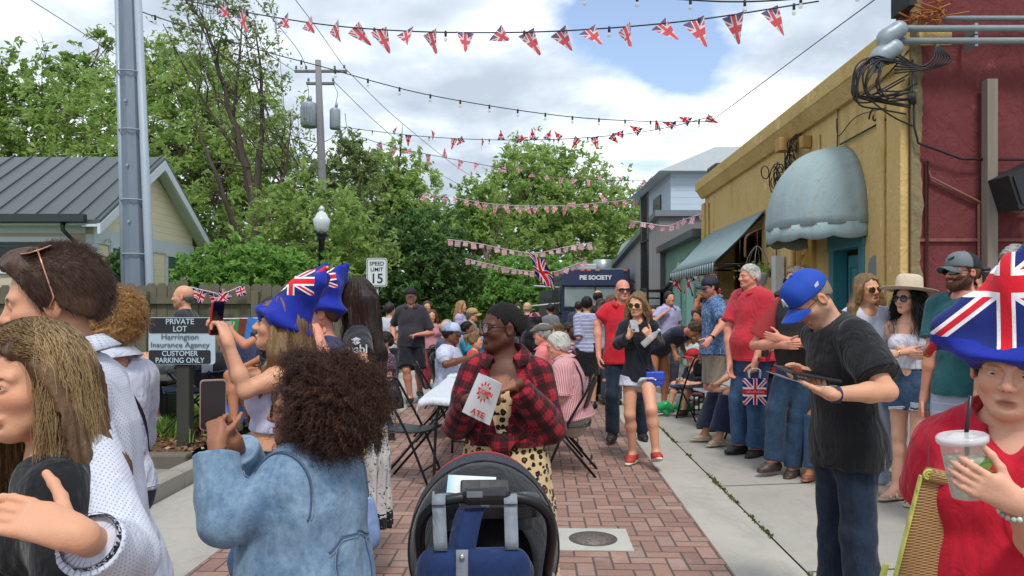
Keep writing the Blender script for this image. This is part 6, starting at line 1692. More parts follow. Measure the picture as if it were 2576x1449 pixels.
def build_strings():
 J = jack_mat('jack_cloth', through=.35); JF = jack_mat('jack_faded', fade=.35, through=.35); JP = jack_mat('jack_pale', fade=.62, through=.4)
 string('topmost string of union flag pennants and bulbs sweeping over the whole street', [(430,-8,11.2),(560,20,11),(800,60,10.5),(1020,78,10),(1250,82,9.6),(1480,74,9.3),(1750,50,9),(2060,3,8.7)], 18, 9, 'tri', jack_mat('jack_weathered', fade=.22, through=.35), 1.05, -.55, np.array([.095,.135,.215,.26,.31,.345,.39,.435,.475,.53,.575,.62,.665,.705,.755,.80,.845,.895,.94]), seed=2, jig=.25)
 string('bare string of bulbs cutting the upper right edge of the sky', [(1450,-12,8),(1640,-6,7.9),(1830,4,7.8),(1990,-2,7.7),(2180,-25,7.6)], 0, 6, bs=.9, cat='string lights', name='string_lights', group='bulb strings across the street', seed=3)
 string('plain string of bulbs from the steel pole down to the yellow roof corner', [(335,20,12.2),(380,38,12.3),(640,122,12.8),(800,165,13.2),(1075,238,14),(1400,290,15),(1640,306,15.7),(1792,305,16.2)], 0, 19, cat='string lights', name='string_lights', group='bulb strings across the street', bs=1.1, seed=4)
 string('string of wind blown union flags and bulbs between the pole and yellow roof corner', [(845,318,21),(1050,342,20),(1250,352,19),(1450,348,18),(1640,328,17),(1795,292,16.3)], 21, 12, 'tri', J, .88, .5, np.array([.18,.225,.30,.36,.385,.44,.49,.53,.575,.61,.645,.69,.73,.77,.80,.84,.88,.915,.95,.985]), seed=9, jig=.9, up=.55)
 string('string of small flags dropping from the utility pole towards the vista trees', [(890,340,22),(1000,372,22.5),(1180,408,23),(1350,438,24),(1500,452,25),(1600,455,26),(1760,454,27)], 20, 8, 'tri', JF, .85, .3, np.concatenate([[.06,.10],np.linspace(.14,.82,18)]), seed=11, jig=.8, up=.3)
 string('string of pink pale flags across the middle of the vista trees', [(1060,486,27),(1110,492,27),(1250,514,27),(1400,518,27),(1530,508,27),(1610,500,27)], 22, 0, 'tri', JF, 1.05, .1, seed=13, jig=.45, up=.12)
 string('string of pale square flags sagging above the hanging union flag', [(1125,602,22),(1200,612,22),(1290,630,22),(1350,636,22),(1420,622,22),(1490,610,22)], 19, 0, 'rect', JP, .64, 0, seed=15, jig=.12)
 string('lower string of pale square flags beside the food truck roof', [(1170,650,24),(1230,664,24),(1310,680,24),(1390,684,24),(1440,668,24),(1475,655,24)], 21, 0, 'rect', JP, .62, 0, seed=16, jig=.2)
 string('short string of pink flags in front of the black iron stair', [(1590,556,19),(1630,562,19),(1680,568,19),(1720,553,18.5),(1765,538,18)], 9, 0, 'rect', JF, .62, .1, seed=17, jig=.5)
 string('string of union flags hung under the striped shop awning', [(1690,694,15.8),(1720,696,14.8),(1760,694,13.2),(1800,690,12)], 7, 0, 'tri', J, 1.1, .2, seed=18, jig=.5, r=.006)
 string('small union flags pinned along the top of the wooden fence', [(478,722,10.25),(520,732,10.2),(560,738,10.2),(606,720,10.25)], 5, 0, 'rect', J, .62, .2, seed=19, jig=.4, r=.006)
 C = [(380,801,9.9),(470,803,9.9),(560,802,9.9),(680,800,9.9)]
 root = string('white rope with mixed coloured cloth flags strung in front of the fence', C, 0, 0, r=.008)
 for uu, c, s in ((600,'#2f8a5a',.9),(622,'#7a3a2a',.8),(655,'#3b7fd0',1.3),(545,'#a9a37a',.6)):
  o = link('flag', flag_data('rect', 1, cloth('flag_'+c, c)), root); o.location = at(uu,803,9.88)-at(*C[0]); o.scale = (s,s,s); o.rotation_euler = (0,.3*rnd.uniform(-1,1),.3)
 b = thing('hanging_flag', 'large union flag hanging limp above the crowd left of the food truck', 'flag', at(1330,637,20))
 n = 18; V, U = [], []
 for i in range(n+1):
  t = i/n
  for j in range(n+1):
   s = j/n; x = .04 + t*.34 + (s-.15)*(.50-.10*t) + .03*math.sin(7*t+4*s); z = -t*.82 - s*.20*(1-t*.3) + .03*math.sin(9*s+2*t); y = .09*math.sin(10*s+3*t)
   V.append((x,y,z)); U.append(((t-.5)*2, (.5-s), 0))
 Q = np.array([(i*(n+1)+j, i*(n+1)+j+1, (i+1)*(n+1)+j+1, (i+1)*(n+1)+j) for i in range(n) for j in range(n)], np.int32)
 link('cloth', mesh_np('cloth', V, Q, jack_mat('jack_cloth'), attrs={'uvw': (U, 'FLOAT_VECTOR')}), b)
 m = MB(); m.tube([(0,0,.03),(.06,0,-.02)], .008, 5); m.build('clip', CABLE, b)
 wires = [('thin power line from the top left corner down past the steel pole', [(70,-5,20),(250,110,24),(420,220,28),(640,350,34)]),
             ('thin power line crossing the sparse tree towards the transformers', [(530,-5,14),(640,110,18),(740,178,28)]),
             ('thin power line from the top edge to the left arm of the utility pole', [(640,-5,16),(745,120,24),(772,172,28)]),
             ('thin power line from the top edge to the right arm of the utility pole', [(740,-5,18),(800,75,22),(868,172,28)]),
             ('power line running from the right crossarm to the vista trees', [(868,172,28),(1000,300,38),(1150,420,55),(1240,475,70)]),
             ('power line running from the lower crossarm into the far trees', [(840,205,28),(960,320,38),(1080,420,55),(1200,490,70)]),
             ('service line from the right roof corner up over the yellow building', [(1790,304,16),(1900,222,14),(2050,110,11.5),(2210,-8,9)]),
             ('low service line behind the street lamp', [(845,485,25),(960,560,28),(1150,640,34)])]
 for lb, p in wires:
  C = polyline(p, 40); o = thing('power_line', lb, 'wire', C[0], 0, 'overhead wires'); m = MB(); m.tube(list(C-C[0]), .007 + .00022*C[:,1].mean(), 4); m.build('strand', plain('wire_grey', '#4a4f57', .5), o)
def folding_chair(label, x, y, yaw, group='black folding chairs', first={}):
 if 'c' not in first:
  bk = plain('chair_steel', '#15161a', .32, .5); bp = plain('chair_plastic', '#1b1c20', .45, bump=.05)
  b = thing('folding_chair', label, 'chair', (0,0,0));
  for sx in (-.205,.205):
   m = MB(); m.tube(spl([(sx,-.20,.0),(sx,-.02,.42),(sx*.98,.16,.74),(sx*.9,.21,.84)]), .0115, 8); m.build('leg', bk, b)
   m = MB(); m.tube([(sx*.88,.25,0),(sx*.88,-.14,.445)], .0115, 8); m.build('leg', bk, b)
  m = MB(); m.tube(spl([(-.185,.21,.84),(-.10,.225,.875),(.10,.225,.875),(.185,.21,.84)]), .0115, 8); m.build('top_rail', bk, b)
  m = MB(); m.tube([(-.205,-.15,.12),(.205,-.15,.12)], .009, 6); m.build('stretcher', bk, b)
  m = MB(); m.tube([(-.18,.20,.12),(.18,.20,.12)], .009, 6); m.build('stretcher', bk, b)
  g_ = [[(.19*s*(1-.0*t), -.20+.40*t, .452-.02*math.sin(PI*t)-.012*(1-s*s)) for t in np.linspace(0,1,7)] for s in np.linspace(-1,1,7)]
  m = MB(); m.sheet(g_, .014); m.build('seat', bp, b)
  g_ = [[(.19*s*(1-.25*(2*t-1)**2*abs(s)), .145+.085*t+.03*(1-s*s), .60+.25*t) for t in np.linspace(0,1,7)] for s in np.linspace(-1,1,13)]
  bm_ = MB(); bm_.sheet(g_, .012); br = bm_.build('backrest', bp, b)
  m = MB()
  for s in (-.5,-.3,-.1,.1,.3,.5): m.tube([(.19*s*1.1, .148+.03*(1-s*s), .66), (.19*s*.8, .178+.03*(1-s*s), .80)], .005, 5)
  m.build('rib', plain('chair_rib', '#33353a', .35), br)
  first['c'] = b; b['group'] = group
 else: b = copy_tree(first['c'])
 b.location = (x,y,0); b.rotation_euler = (0,0,R(yaw)); b['label'] = label; b['category'] = 'chair'; return b
def white_table(label, x0, x1, y0, y1, skew=SL):
 b = thing('folding_table', label, 'table', ((x0+x1)/2,(y0+y1)/2,0), -math.atan(skew)); w, l = (x1-x0)/2, (y1-y0)/2
 m = MB(); m.box((-w,-l,.715),(w,l,.745), .008); m.build('tabletop', plain('table_plastic','#bfc4c8',.4), b)
 for y in (-l+.25, l-.25):
  m = MB(); m.tube(spl([(-w+.08,y,.0),(-w+.1,y,.5),(-w+.14,y+.02,.71)]), .013, 8); m.tube(spl([(w-.08,y,.0),(w-.1,y,.5),(w-.14,y+.02,.71)]), .013, 8); m.tube([(-w+.08,y,.12),(w-.08,y,.12)], .01, 6); m.tube([(0,y,.12),(0,y*.35,.70)], .01, 6); m.build('leg', plain('table_steel','#2b2d31',.4,.5), b)
 c = thing('tablecloth', label.replace('folding table', 'plastic cloth draped over a folding table'), 'tablecloth', ((x0+x1)/2,(y0+y1)/2,0), -math.atan(skew))
 n = 40; rows = []; g = np.random.RandomState(int(y0*10)); e = .006
 def pt(u, v):      # u,v in -1.25..1.25 ; beyond 1 hangs down
  x = max(-1,min(1,u))*(w+e); y = max(-1,min(1,v))*(l+e); hx = max(0,abs(u)-1)*(.55); hy = max(0,abs(v)-1)*.7
  z = .752 - hx - hy + .004*math.sin(9*u+5*v); k = hx+hy
  if hx: x += math.copysign(.03*hx/.1*.5+.018*math.sin(v*17)*min(1,hx*8), u)
  if hy: y += math.copysign(.03*hy/.1*.5+.018*math.sin(u*11)*min(1,hy*8), v)
  return (x,y,z)
 rows = [[pt(-1.13+2.26*i/n, -1.08+2.16*j/n) for j in range(n+1)] for i in range(n+1)]
 MB().sheet(rows, .003).build('cloth', cloth('white_plastic_cloth', '#c3cad2', .5, .04, .5), c)
 return b
def cup(label, p, h=.12, r=.042, col='#c9cfc8', name='cup', liquid=None, tilt=(0,0), straw=None, lid=False, scale=1.0):
 b = thing(name, label, 'cup', p); b.rotation_euler = (tilt[0], tilt[1], 0)
 t = NT('clear_plastic_cup'); mt = t.out([.86,.90,.88], .12, None, 0, .6, **{'Alpha': .34})
 m = MB(); m.lathe([(r*.72,0),(r*.74,.004),(r*.98,h),(r*1.03,h),(r*1.03,h+.004),(r*.95,h+.004)], (0,0,0), 32); m.build('cup_wall', mt, b)
 if liquid:
  m = MB(); m.lathe([(.0,.003),(r*.70,.003),(r*.90,h*.72),(0,h*.73)], (0,0,0), 28); tl = NT('drink'); o = tl.tc('Object'); n = tl.noise(o, 70, 4);
  m.build('drink', tl.out(tl.mix(tl.rng(n,.42,.6), lin(liquid), lin('#dfe5da')), .2, None, 0, .5, **{'Transmission Weight': .15}), b)
 if lid: m = MB(); m.lathe([(r*1.08,h-.004),(r*1.10,h+.002),(r*1.10,h+.008),(r*1.0,h+.012),(r*.98,h+.008),(r*.55,h+.009),(r*.3,h+.016),(.0,h+.016)], (0,0,0), 36); tl = NT('clear_lid'); m.build('lid', tl.out([.85,.88,.90], .12, None, 0, .8, **{'Alpha': .45}), b)
 if straw: m = MB(); m.tube(straw, .0042, 8); m.build('straw', plain('black_straw','#1a1012',.35), b)
 return b
def phone(label, p, rot, w=.074, h=.15, case='#2a2c30', screen='#0d0f12'):
 b = thing('phone', label, 'phone', p); b.rotation_mode = 'QUATERNION'; b.rotation_quaternion = rot
 m = MB(); m.prism(rounded(w,h,.011), -.0045, .0045, 'y'); m.build('case', plain('phone_'+case, case, .35, .3), b)
 m = MB(); m.prism(rounded(w*.93,h*.95,.009), -.0056, -.0046, 'y'); m.build('screen', plain('screen_'+screen, screen, .1, var=.02), b)
 m = MB(); m.box((-w*.38,.0046,h*.28),(-w*.08,.0065,h*.44),.004); m.build('camera_lens', plain('lens_black','#08090b',.1), b)
 return b
def quat(xa, ya):
 """orientation with local X along xa and local Y along ya (made square)"""
 y = nz(ya).astype(float); x = np.asarray(xa, float); x = x - y*(x@y); x = x/np.linalg.norm(x); z = np.cross(x, y)
 return Matrix(np.stack([x,y,z],1).tolist()).to_quaternion()
def build_props():
 white_table('near white folding table beside the woman in plaid', -.72, .04, 6.15, 8.0); white_table('farther white folding table behind the first one', -.68, .08, 8.35, 10.2)
 folding_chair('empty black folding chair in front of the near white table', gx(1040,6.55), 6.55, 78)
 folding_chair('black folding chair pushed to the table, seen through its round back', gx(1098,8.6), 8.6, 100)
 folding_chair('second black folding chair just beyond the round backed one', gx(1128,9.3), 9.3, 95)
 folding_chair('black folding chair under the man in red striped shirt', gx(1425,6.85)+.02, 6.85, -98)
 folding_chair('black folding chair tucked behind the striped shirt man chair', gx(1405,7.7), 7.75, -95)
 folding_chair('black folding chair standing alone on the pavement by the children', gx(1755,10.0), 10.0, -160)
 folding_chair('black folding chair under the man in the grey flat cap', gx(1375,8.8), 8.8, -95)
 folding_chair('black folding chair under the man in the white shirt', gx(1130,10.2), 10.2, 90)
 d = 9.25; b = thing('folding_stand', 'low white topped folding stand on the pavement holding stacked white boxes', 'stand', (gx(1810,d),d,0), R(8))
 m = MB(); m.box((-.26,-.20,.47),(.26,.20,.495),.006); m.build('stand_top', plain('stand_white','#c3cad2',.4), b)
 bk = plain('chair_steel','#15161a',.32,.5)
 for y in (-.17,.17):
  m = MB(); m.tube([(-.24,y,0),(.18,y,.47)], .011, 6); m.build('leg', bk, b); m = MB(); m.tube([(.24,y*.9,0),(-.18,y*.9,.47)], .011, 6); m.build('leg', bk, b)
 m = MB(); m.tube([(-.24,-.17,.05),(-.24,.17,.05)], .009, 6); m.build('stretcher', bk, b); m = MB(); m.tube([(.24,-.155,.05),(.24,.155,.05)], .009, 6); m.build('stretcher', bk, b)
 m = MB(); m.tube([(-.255,-.19,0),(-.255,-.19,.47)], .008, 6); m.build('front_leg', plain('steel_pale','#8f979c',.3,.6), b)
 for i in range(6):
  o = MB(); z = .497+.062*i; o.prism([(-.12,z),(.12,z),(.135,z+.034),(.12,z+.060),(-.12,z+.060),(-.135,z+.034)], -.12, .12, 'y', M=Matrix.Translation((gx(1818,d)+.012*math.sin(i*2),d,0)))
  tag(o.build('takeaway_box', plain('foam_white','#c6ccd6',.6,var=.03)), ['bottom white takeaway box of the stack on the low stand','white takeaway box second from the bottom of the stack','white takeaway box third from the bottom of the stack','white takeaway box third from the top of the stack','white takeaway box second from the top of the stack','topmost white takeaway box of the stack on the low stand'][i], 'box', 'takeaway boxes on the stand')
 b = thing('manhole', 'pale square concrete collar with round iron cover set in the brick street', 'manhole', (gx(1480,4.86),4.86,0), -SL)
 m = MB(); m.box((-.265,-.23,-.02),(.265,.23,.006)); m.build('collar', concrete('manhole_concrete','#b9b8b0'), b)
 m = MB(); m.lathe([(.155,.0065),(.155,.0095),(.135,.0095),(.130,.007)], (.03,0,0), 32); m.build('ring', plain('iron_ring','#5b5652',.6,.5,bump=.2), b)
 t = NT('cast_iron'); o = t.tc('Object'); v = t.vor(o, 45); m = MB(); m.lathe([(.129,.006),(.129,.0085),(0,.0086)], (.03,0,0), 32); m.build('cover', t.out(t.mix(t.rng(v,.1,.5), lin('#4b4643'), lin('#7a726b')), .6, t.bump(v,.6,.01), .5), b)
 d = 11.3; b = thing('hanging_basket', 'white hanging flower pot under an iron bracket by the shopfront', 'hanging basket', at(1905,690,d))
 m = MB(); m.lathe([(.10,-.17),(.12,-.16),(.165,-.02),(.18,0),(.175,.015),(.155,.01)], (0,0,0), 24); m.build('pot', plain('pot_white','#b9bfc6',.5), b)
 m = MB()
 for k in range(6): a = k*PI/3; m.tube(spl([(.16*math.cos(a),.16*math.sin(a),.01),(.15*math.cos(a),.15*math.sin(a),.22),(.06*math.cos(a),.06*math.sin(a),.38),(0,0,.43)]), .005, 4)
 m.build('wire', plain('basket_wire','#8e8f88',.4,.5), b)
 g = np.random.RandomState(8); P = g.normal(size=(260,3))*np.array([.10,.10,.05])+[0,0,.05]; link('foliage', leaves_mesh('foliage', P, .03, LM['bush'], g), b)
 P = g.normal(size=(50,3))*np.array([.03,.05,.03])+[.2,0,.02]; link('blossom', leaves_mesh('blossom', P, .03, leaf_mat('purple_petals','#5a1a4a','#7d2a62'), g), b)
 m = MB(); m.tube(spl([(.28,.0,.05),(.28,0,.62),(.16,0,.70),(.0,0,.66),(-.12,0,.60)]), .010, 6); m.tube([(.0,0,.66),(0,0,.43)], .006, 5); m.tube(spl([(-.18,0,.25),(-.185,0,.40),(-.17,0,.55),(-.12,0,.60)]), .018, 6); m.build('bracket', plain('rusty_iron','#6b4f38',.7), b)
 d = 6.35; b = thing('folding_table', 'grey folding table partly hidden behind the woman in the cream hat', 'table', (gx(2258,d),d,gz(gx(2258,d),d)), R(4))
 m = MB(); m.box((-.42,0,.70),(.95,.7,.735),.01); m.build('tabletop', plain('table_grey','#9aa1a6',.5), b)
 for x in (-.3,.28):
  m = MB(); m.tube(spl([(x+.02,.1,.68),(x+.1,.1,.5),(x+.22,.1,.40),(x+.26,.1,.25),(x+.26,.1,0)]), .016, 8); m.tube(spl([(x-.02,.6,.68),(x+.1,.6,.5),(x+.2,.6,.38),(x+.16,.6,.2),(x+.16,.6,0)]), .016, 8); m.build('leg', plain('leg_grey','#4c5157',.4,.5), b)
 s = thing('poster_board', 'white poster board with dark lettering leaning under the grey table', 'sign', (gx(2238,d),d-.03,0), R(4)); m = MB(); m.box((-.32,-.012,.15),(.155,.0,.62)); p = m.build('board', plain('board_white','#b6bcc6',.6,var=.03), s)
 ink = plain('ink_navy','#1d2440',.6)
 text_mesh('lettering','iced',.085,ink,p,Matrix.Translation((.128,-.014,.475)) @ TXT,.001,'RIGHT',.003); text_mesh('lettering','sal',.085,ink,p,Matrix.Translation((.095,-.014,.385)) @ TXT,.001,'RIGHT',.003)
 m = MB(); m.box((-.3,-.015,.30),(.0,-.0125,.335)); m.build('red_band', plain('ink_red','#b03038',.6), p)
 nv = cloth('navy_canvas', '#22305a', .8); bl = cloth('blue_canvas', '#2f6fc0', .8); bk = BLK()
 for lab, u, d, yaw, fb in (('navy camp chair under the bald man by the fence', 478, 7.75, -62, nv), ('black and navy camp chair holding bags beside the sign post', 545, 7.8, -40, nv)):
  b = thing('camp_chair', lab, 'camp chair', (gx(u,d),d,.27), R(yaw), 'camp chairs by the fence')
  m = MB(); m.sheet([[(x,y,.40-.05*math.cos(x*5)+.1*(y+.1)*-.5) for y in np.linspace(-.25,.22,5)] for x in np.linspace(-.27,.27,7)], .006); m.build('seat', fb, b)
  m = MB(); m.sheet([[(x,.22+.12*z+.04*math.cos(x*5),.38+.5*z) for z in np.linspace(0,1,5)] for x in np.linspace(-.27,.27,7)], .006); m.build('backrest', fb, b)
  for (p0, p1) in (((-.28,-.27,0),(.28,.24,.42)),((.28,-.27,0),(-.28,.24,.42)),((-.28,.27,0),(-.28,-.24,.6)),((.28,.27,0),(.28,-.24,.6)),((-.28,.24,0),(-.29,.36,.9)),((.28,.24,0),(.29,.36,.9))):
   m = MB(); m.tube([p0,p1], .011, 6); m.build('leg', bk, b)
  for x in (-.29,.29): m = MB(); m.sheet([[(x+dx,y,.60+.02*math.sin(y*6)) for y in np.linspace(-.26,.30,6)] for dx in (-.035,.035)], .008); m.build('armrest', fb, b)
 V, Q = polygonise([el((0,0,.16),(.17,.12,.17),None,.03), el((.03,-.06,.1),(.12,.09,.10),None,.05)], .016, folds(3,.012,16))
 b = thing('backpack', 'bright blue bag lying beside the camp chairs near the fence', 'bag', (gx(572,7.6),7.6,.25)); link('bag_body', mesh_np('bag_body', V, Q, bl), b)
 m = MB(); m.tube(spl([(-.08,-.1,.28),(-.02,-.12,.38),(.06,-.1,.30)]), .01, 6); m.build('handle', nv, b)
 V, Q = polygonise([el((0,0,.20),(.17,.15,.2),None,.03), el((-.05,-.1,.12),(.11,.08,.11),None,.05)], .016, folds(4,.01,16))
 b = thing('backpack', 'black and white backpack on the camp chair behind the sign post', 'bag', (gx(538,7.65),7.65,.66)); link('bag_body', mesh_np('bag_body', V, Q, cloth('bag_black','#1f222b')), b)
 m = MB(); m.box((-.06,-.165,.18),(.05,-.145,.30),.01); m.build('pocket_label', plain('label_white','#aab2bb',.6), b)
 b = thing('cooler_box', 'black box standing on the grass left of the bald man', 'box', (gx(402,8.1),8.1,.26)); m = MB(); m.box((-.14,-.15,0),(.14,.15,.42),.03); m.build('box_body', plain('cooler_black','#1d1f24',.5), b); m = MB(); m.box((-.15,-.16,.421),(.15,.16,.47),.02); m.build('lid', plain('cooler_lid','#2a2d33',.5), b)
def build_stroller():
 X0, Y0 = gx(1218,2.75), 2.75
 b = thing('stroller', 'black stroller with grey hood and red piping seen from behind', 'stroller', (X0,Y0,0), R(3))
 t = NT('hood_fabric'); o = t.tc('Object'); n = t.noise(o, 30, 4); f = t.noise(o, 7, 3, .5, 1)
 gf = t.out(t.mix(n, lin('#33363c'), lin('#44484f')), .8, t.bump(f, .35, .03), 0, .25); bf = cloth('stroller_black', '#17181c', .8); red = cloth('piping_red', '#b0202c', .7); pb = plain('stroller_plastic', '#15161a', .32, bump=.05); gp = plain('stroller_grey', '#6f7680', .45, .2)
 c = np.array([0,.12,.60]); W, D, Hh = .282, .34, .335
 def pt(ph, th): return tuple(c + np.array([W*math.cos(th)**.8*math.sin(ph)*(1.0-.0*abs(ph)), -D*math.sin(th), Hh*math.cos(th)**.8*math.cos(ph)]))
 phs = [R(q) for q in np.linspace(-112,112,45)]
 secs = [(-24,14,gf),(14.6,52,bf)]
 for (a, e, mt) in ((-24,15,gf),(15.5,58,cloth('hood_inner','#23262b',.8))):
  MB().sheet([[pt(p, R(q)) for q in np.linspace(a,e,9)] for p in phs], .006).build('hood_panel', mt, b)
 m = MB(); m.tube([pt(p, R(15.2)) for p in phs], .0065, 6, False); m.build('hood_rib', bf, b)
 m = MB(); m.tube([tuple(np.array(pt(p, R(-25)))*np.array([1.012,1,1])+np.array([0,0,.004])) for p in phs], .007, 6, False); m.build('hood_piping', red, b)
 m = MB()
 for sg in (-1,1): m.tube([pt(sg*R(38),R(18)), pt(sg*R(22),R(40)), pt(sg*R(12),R(56))], .003, 5)
 m.build('hood_seam', bf, b)
 m = MB(); hb = spl([(-.20,-.30,.62),(-.205,-.41,.80),(-.165,-.45,.885),(-.08,-.46,.915),(.08,-.46,.915),(.165,-.45,.885),(.205,-.41,.80),(.20,-.30,.62)]); m.tube(hb, .0165, 12); m.build('handle_bar', pb, b)
 m = MB(); m.box((-.075,-.485,.895),(.075,-.435,.945),.018); m.build('console', pb, b)
 m = MB(); m.box((-.060,-.488,.922),(-.012,-.484,.940),.001); m.build('console_label', gp, b)
 m = MB(); m.prism(rounded(.36,.11,.05), .80, .835, 'z', M=Matrix.Translation((0,-.33,.03))); m.build('parent_tray', pb, b)
 for x in (-.125,.125):
  m = MB(); m.lathe([(.030,-.05),(.034,.0),(.043,.045),(.047,.048),(.047,.054),(.040,.052),(.036,.03),(.030,-.02)], (x,-.33,.835), 24); m.build('cup_holder', plain('holder_grey','#4b5159',.35), b)
 for x in (-.215,.215):
  m = MB(); m.tube(spl([(x*.93,-.30,.64),(x,-.22,.50),(x,-.02,.34),(x,.25,.20)]), .0145, 10); m.build('frame_tube', pb, b)
  m = MB(); m.tube([(x,-.12,.46),(x*1.02,-.28,.14)], .0135, 10); m.build('frame_tube', pb, b)
  m = MB(); m.box((x-.022,-.26,.50),(x+.022,-.20,.60),.012); m.build('hinge', gp, b)
  m = MB(); m.lathe([(.02,-.02),(.025,-.015),(.025,.015),(.02,.02)], (x*.92,-.30,.53), 14, M=Matrix.Rotation(R(90),4,'Y')); m.build('fold_knob', gp, b)
 for x in (-.24,.24):
  w = MB(); w.lathe([(.08,-.022),(.118,-.022),(.128,-.012),(.128,.012),(.118,.022),(.08,.022)], (x,-.28,.128), 24, M=Matrix.Rotation(R(90),4,'Y')); wl = w.build('wheel', plain('stroller_tyre','#1a1b1d',.8), b); w = MB(); w.lathe([(.079,-.018),(.06,-.02),(.02,-.024),(.02,.024),(.06,.02),(.079,.018)], (x,-.28,.128), 16, M=Matrix.Rotation(R(90),4,'Y')); w.build('hub', gp, wl)
  w = MB(); w.lathe([(.05,-.018),(.085,-.018),(.092,-.01),(.092,.01),(.085,.018),(.05,.018)], (x*.75,.50,.092), 20, M=Matrix.Rotation(R(90),4,'Y')); w.build('wheel', plain('stroller_tyre','#1a1b1d',.8), b)
 m = MB(); m.tube([(-.24,-.28,.128),(.24,-.28,.128)], .01, 8); m.tube([(-.18,.50,.092),(.18,.50,.092)], .01, 8); m.tube([(-.2,.25,.2),(-.18,.5,.16)], .013, 8); m.tube([(.2,.25,.2),(.18,.5,.16)], .013, 8); m.build('axle', pb, b)
 rows = [[(x, -.20+.12*z+.05*(x/.2)**2*-1+.05, .30+.48*z) for z in np.linspace(0,1,9)] for x in np.linspace(-.19,.19,13)]
 MB().sheet(rows, .03).build('seat_back', bf, b)
 rows = [[(x, -.18+.5*z, .30+.02*math.sin(x*8)) for z in np.linspace(0,1,7)] for x in np.linspace(-.19,.19,9)]
 MB().sheet(rows, .03).build('seat', bf, b)
 V, Q = polygonise([el((0,.05,.20),(.20,.27,.09),None,.02)], .012, folds(9,.008,14)); link('basket', mesh_np('basket', V, Q, bf), b)
 gb = thing('diaper_bag', 'navy blue bag with zipped flap and grey snap tab hanging on the stroller handle', 'bag', (X0-.01,Y0-.485,.39), R(3))
 nv = cloth('bag_navy', '#162c58', .8, .12); gs = cloth('strap_grey', '#7c848e', .8)
 V, Q = polygonise([rc((-.105,0,.10),(.105,0,.10),.085,.085,.03,n=(0,1,0),s=.75), rc((-.105,0,.30),(.105,0,.30),.075,.075,.04,n=(0,1,0),s=.62), rc((-.09,0,.0),(.09,0,.0),.085,.085,.06,n=(0,1,0),s=.75)], .007, folds(5,.007,13)); link('bag_body', mesh_np('bag_body', V, Q, nv), gb)
 V, Q = polygonise([rc((-.11,-.012,.33),(.11,-.012,.33),.058,.058,.03,n=(0,1,0),s=.8), rc((-.118,-.012,.265),(.118,-.012,.265),.050,.050,.03,n=(0,1,0),s=1.15), pl((0,0,.235),(0,0,-1))], .006, folds(6,.006,15)); fl_ = link('flap', mesh_np('flap', V, Q, nv), gb)
 m = MB(); m.tube([(-.165,-.045,.243),(-.10,-.072,.238),(0,-.078,.236),(.10,-.072,.238),(.165,-.045,.243)], .008, 6); m.build('zip', plain('zip_black','#121318',.5), gb)
 m = MB(); m.sheet([[(x,-.062-.012*s_,.395-.15*s_) for s_ in np.linspace(0,1,6)] for x in (-.055,-.02)], .004); tb = m.build('snap_tab', gs, gb)
 for s_ in (.12,.85): m = MB(); m.lathe([(.008,0),(.008,.003),(.004,.005),(0,.005)], (-.0375,-.067-.012*s_,.395-.15*s_), 12, M=Matrix.Rotation(R(90),4,'X')); m.build('snap', plain('snap_steel','#b8bcc0',.25,.8), tb)
 m = MB(); m.sheet([[(-.045+x*.5+.04*s_+x, -.03+.07*s_, .36+.13*math.sin(s_*PI*.5)) for s_ in np.linspace(0,1,8)] for x in (-.028,.028)], .004); m.build('carry_strap', nv, gb)
 for x, x2 in ((-.108,-.095),(.107,.110)):
  m = MB(); m.sheet([[tuple(np.array([x+dx+(x2-x)*.6*s_, -.012+.018*math.cos(6.28*s_*.5)-.0, .512-.0*s_]) + np.array([0,-.012,-.125*s_])) for s_ in np.linspace(0,1,6)] for dx in (-.020,.020)], .004); m.build('hanger_strap', gs, gb)
  m = MB(); m.tube([(x-.017,-.0,.525),(x-.017,.02,.545),(x-.017,.045,.53)], .004, 5); m.sheet([[(x+dx,-.012+.06*s_,.513+.022*math.sin(s_*PI)) for s_ in np.linspace(0,1,8)] for dx in (-.020,.020)], .004); m.build('hanger_loop', gs, gb)
  m = MB(); m.tube([(x2,-.02,.40),(x2+.004,-.02,.365)], .006, 6); m.tube([(x2+.014*math.cos(a),-.022,.352+.014*math.sin(a)) for a in np.linspace(0,6.28,16)], .0028, 5, False); m.build('clip', plain('snap_steel','#b8bcc0',.25,.8), gb)
 w = thing('wallet', 'black zipped pouch lying on the stroller tray under the hood', 'pouch', (X0+.005,Y0-.285,.872), R(3)); Mt = Matrix.Rotation(R(48),4,'X')
 m = MB(); m.box((-.072,-.045,.0),(.090,.055,.022),.006,M=Mt); m.build('pouch_body', plain('pouch_black','#222428',.6,bump=.2), w)
 m = MB(); m.box((-.008,-.046,.0221),(.022,.046,.025),M=Mt); m.build('strap', plain('pouch_band','#0e0f14',.5), w); m = MB(); m.box((-.006,-.045,.0252),(.022,-.012,.0262),M=Mt); m.build('label', plain('label_pale','#aeb9c4',.5), w)
 w = thing('picture_book', 'thin white and turquoise card booklet sticking up behind the black pouch', 'booklet', (X0-.03,Y0-.262,.858), R(3))
 t = NT('booklet_cover'); o = t.tc('Object'); x = t.sep(o)[0]; n = t.noise(o, 12, 3); cov = t.out(t.mix(t.rng(x,-.085,-.055,1,0), lin('#c3ccd2'), t.mix(n, lin('#3f9fc0'), lin('#8ac7c9'))), .4)
 Mt = Matrix.Rotation(R(48),4,'X') @ Matrix.Rotation(R(-4),4,'Z'); m = MB(); m.box((-.085,-.03,.018),(.075,.075,.024),M=Mt); m.build('cover', cov, w)
build_strings(); build_props(); build_stroller()
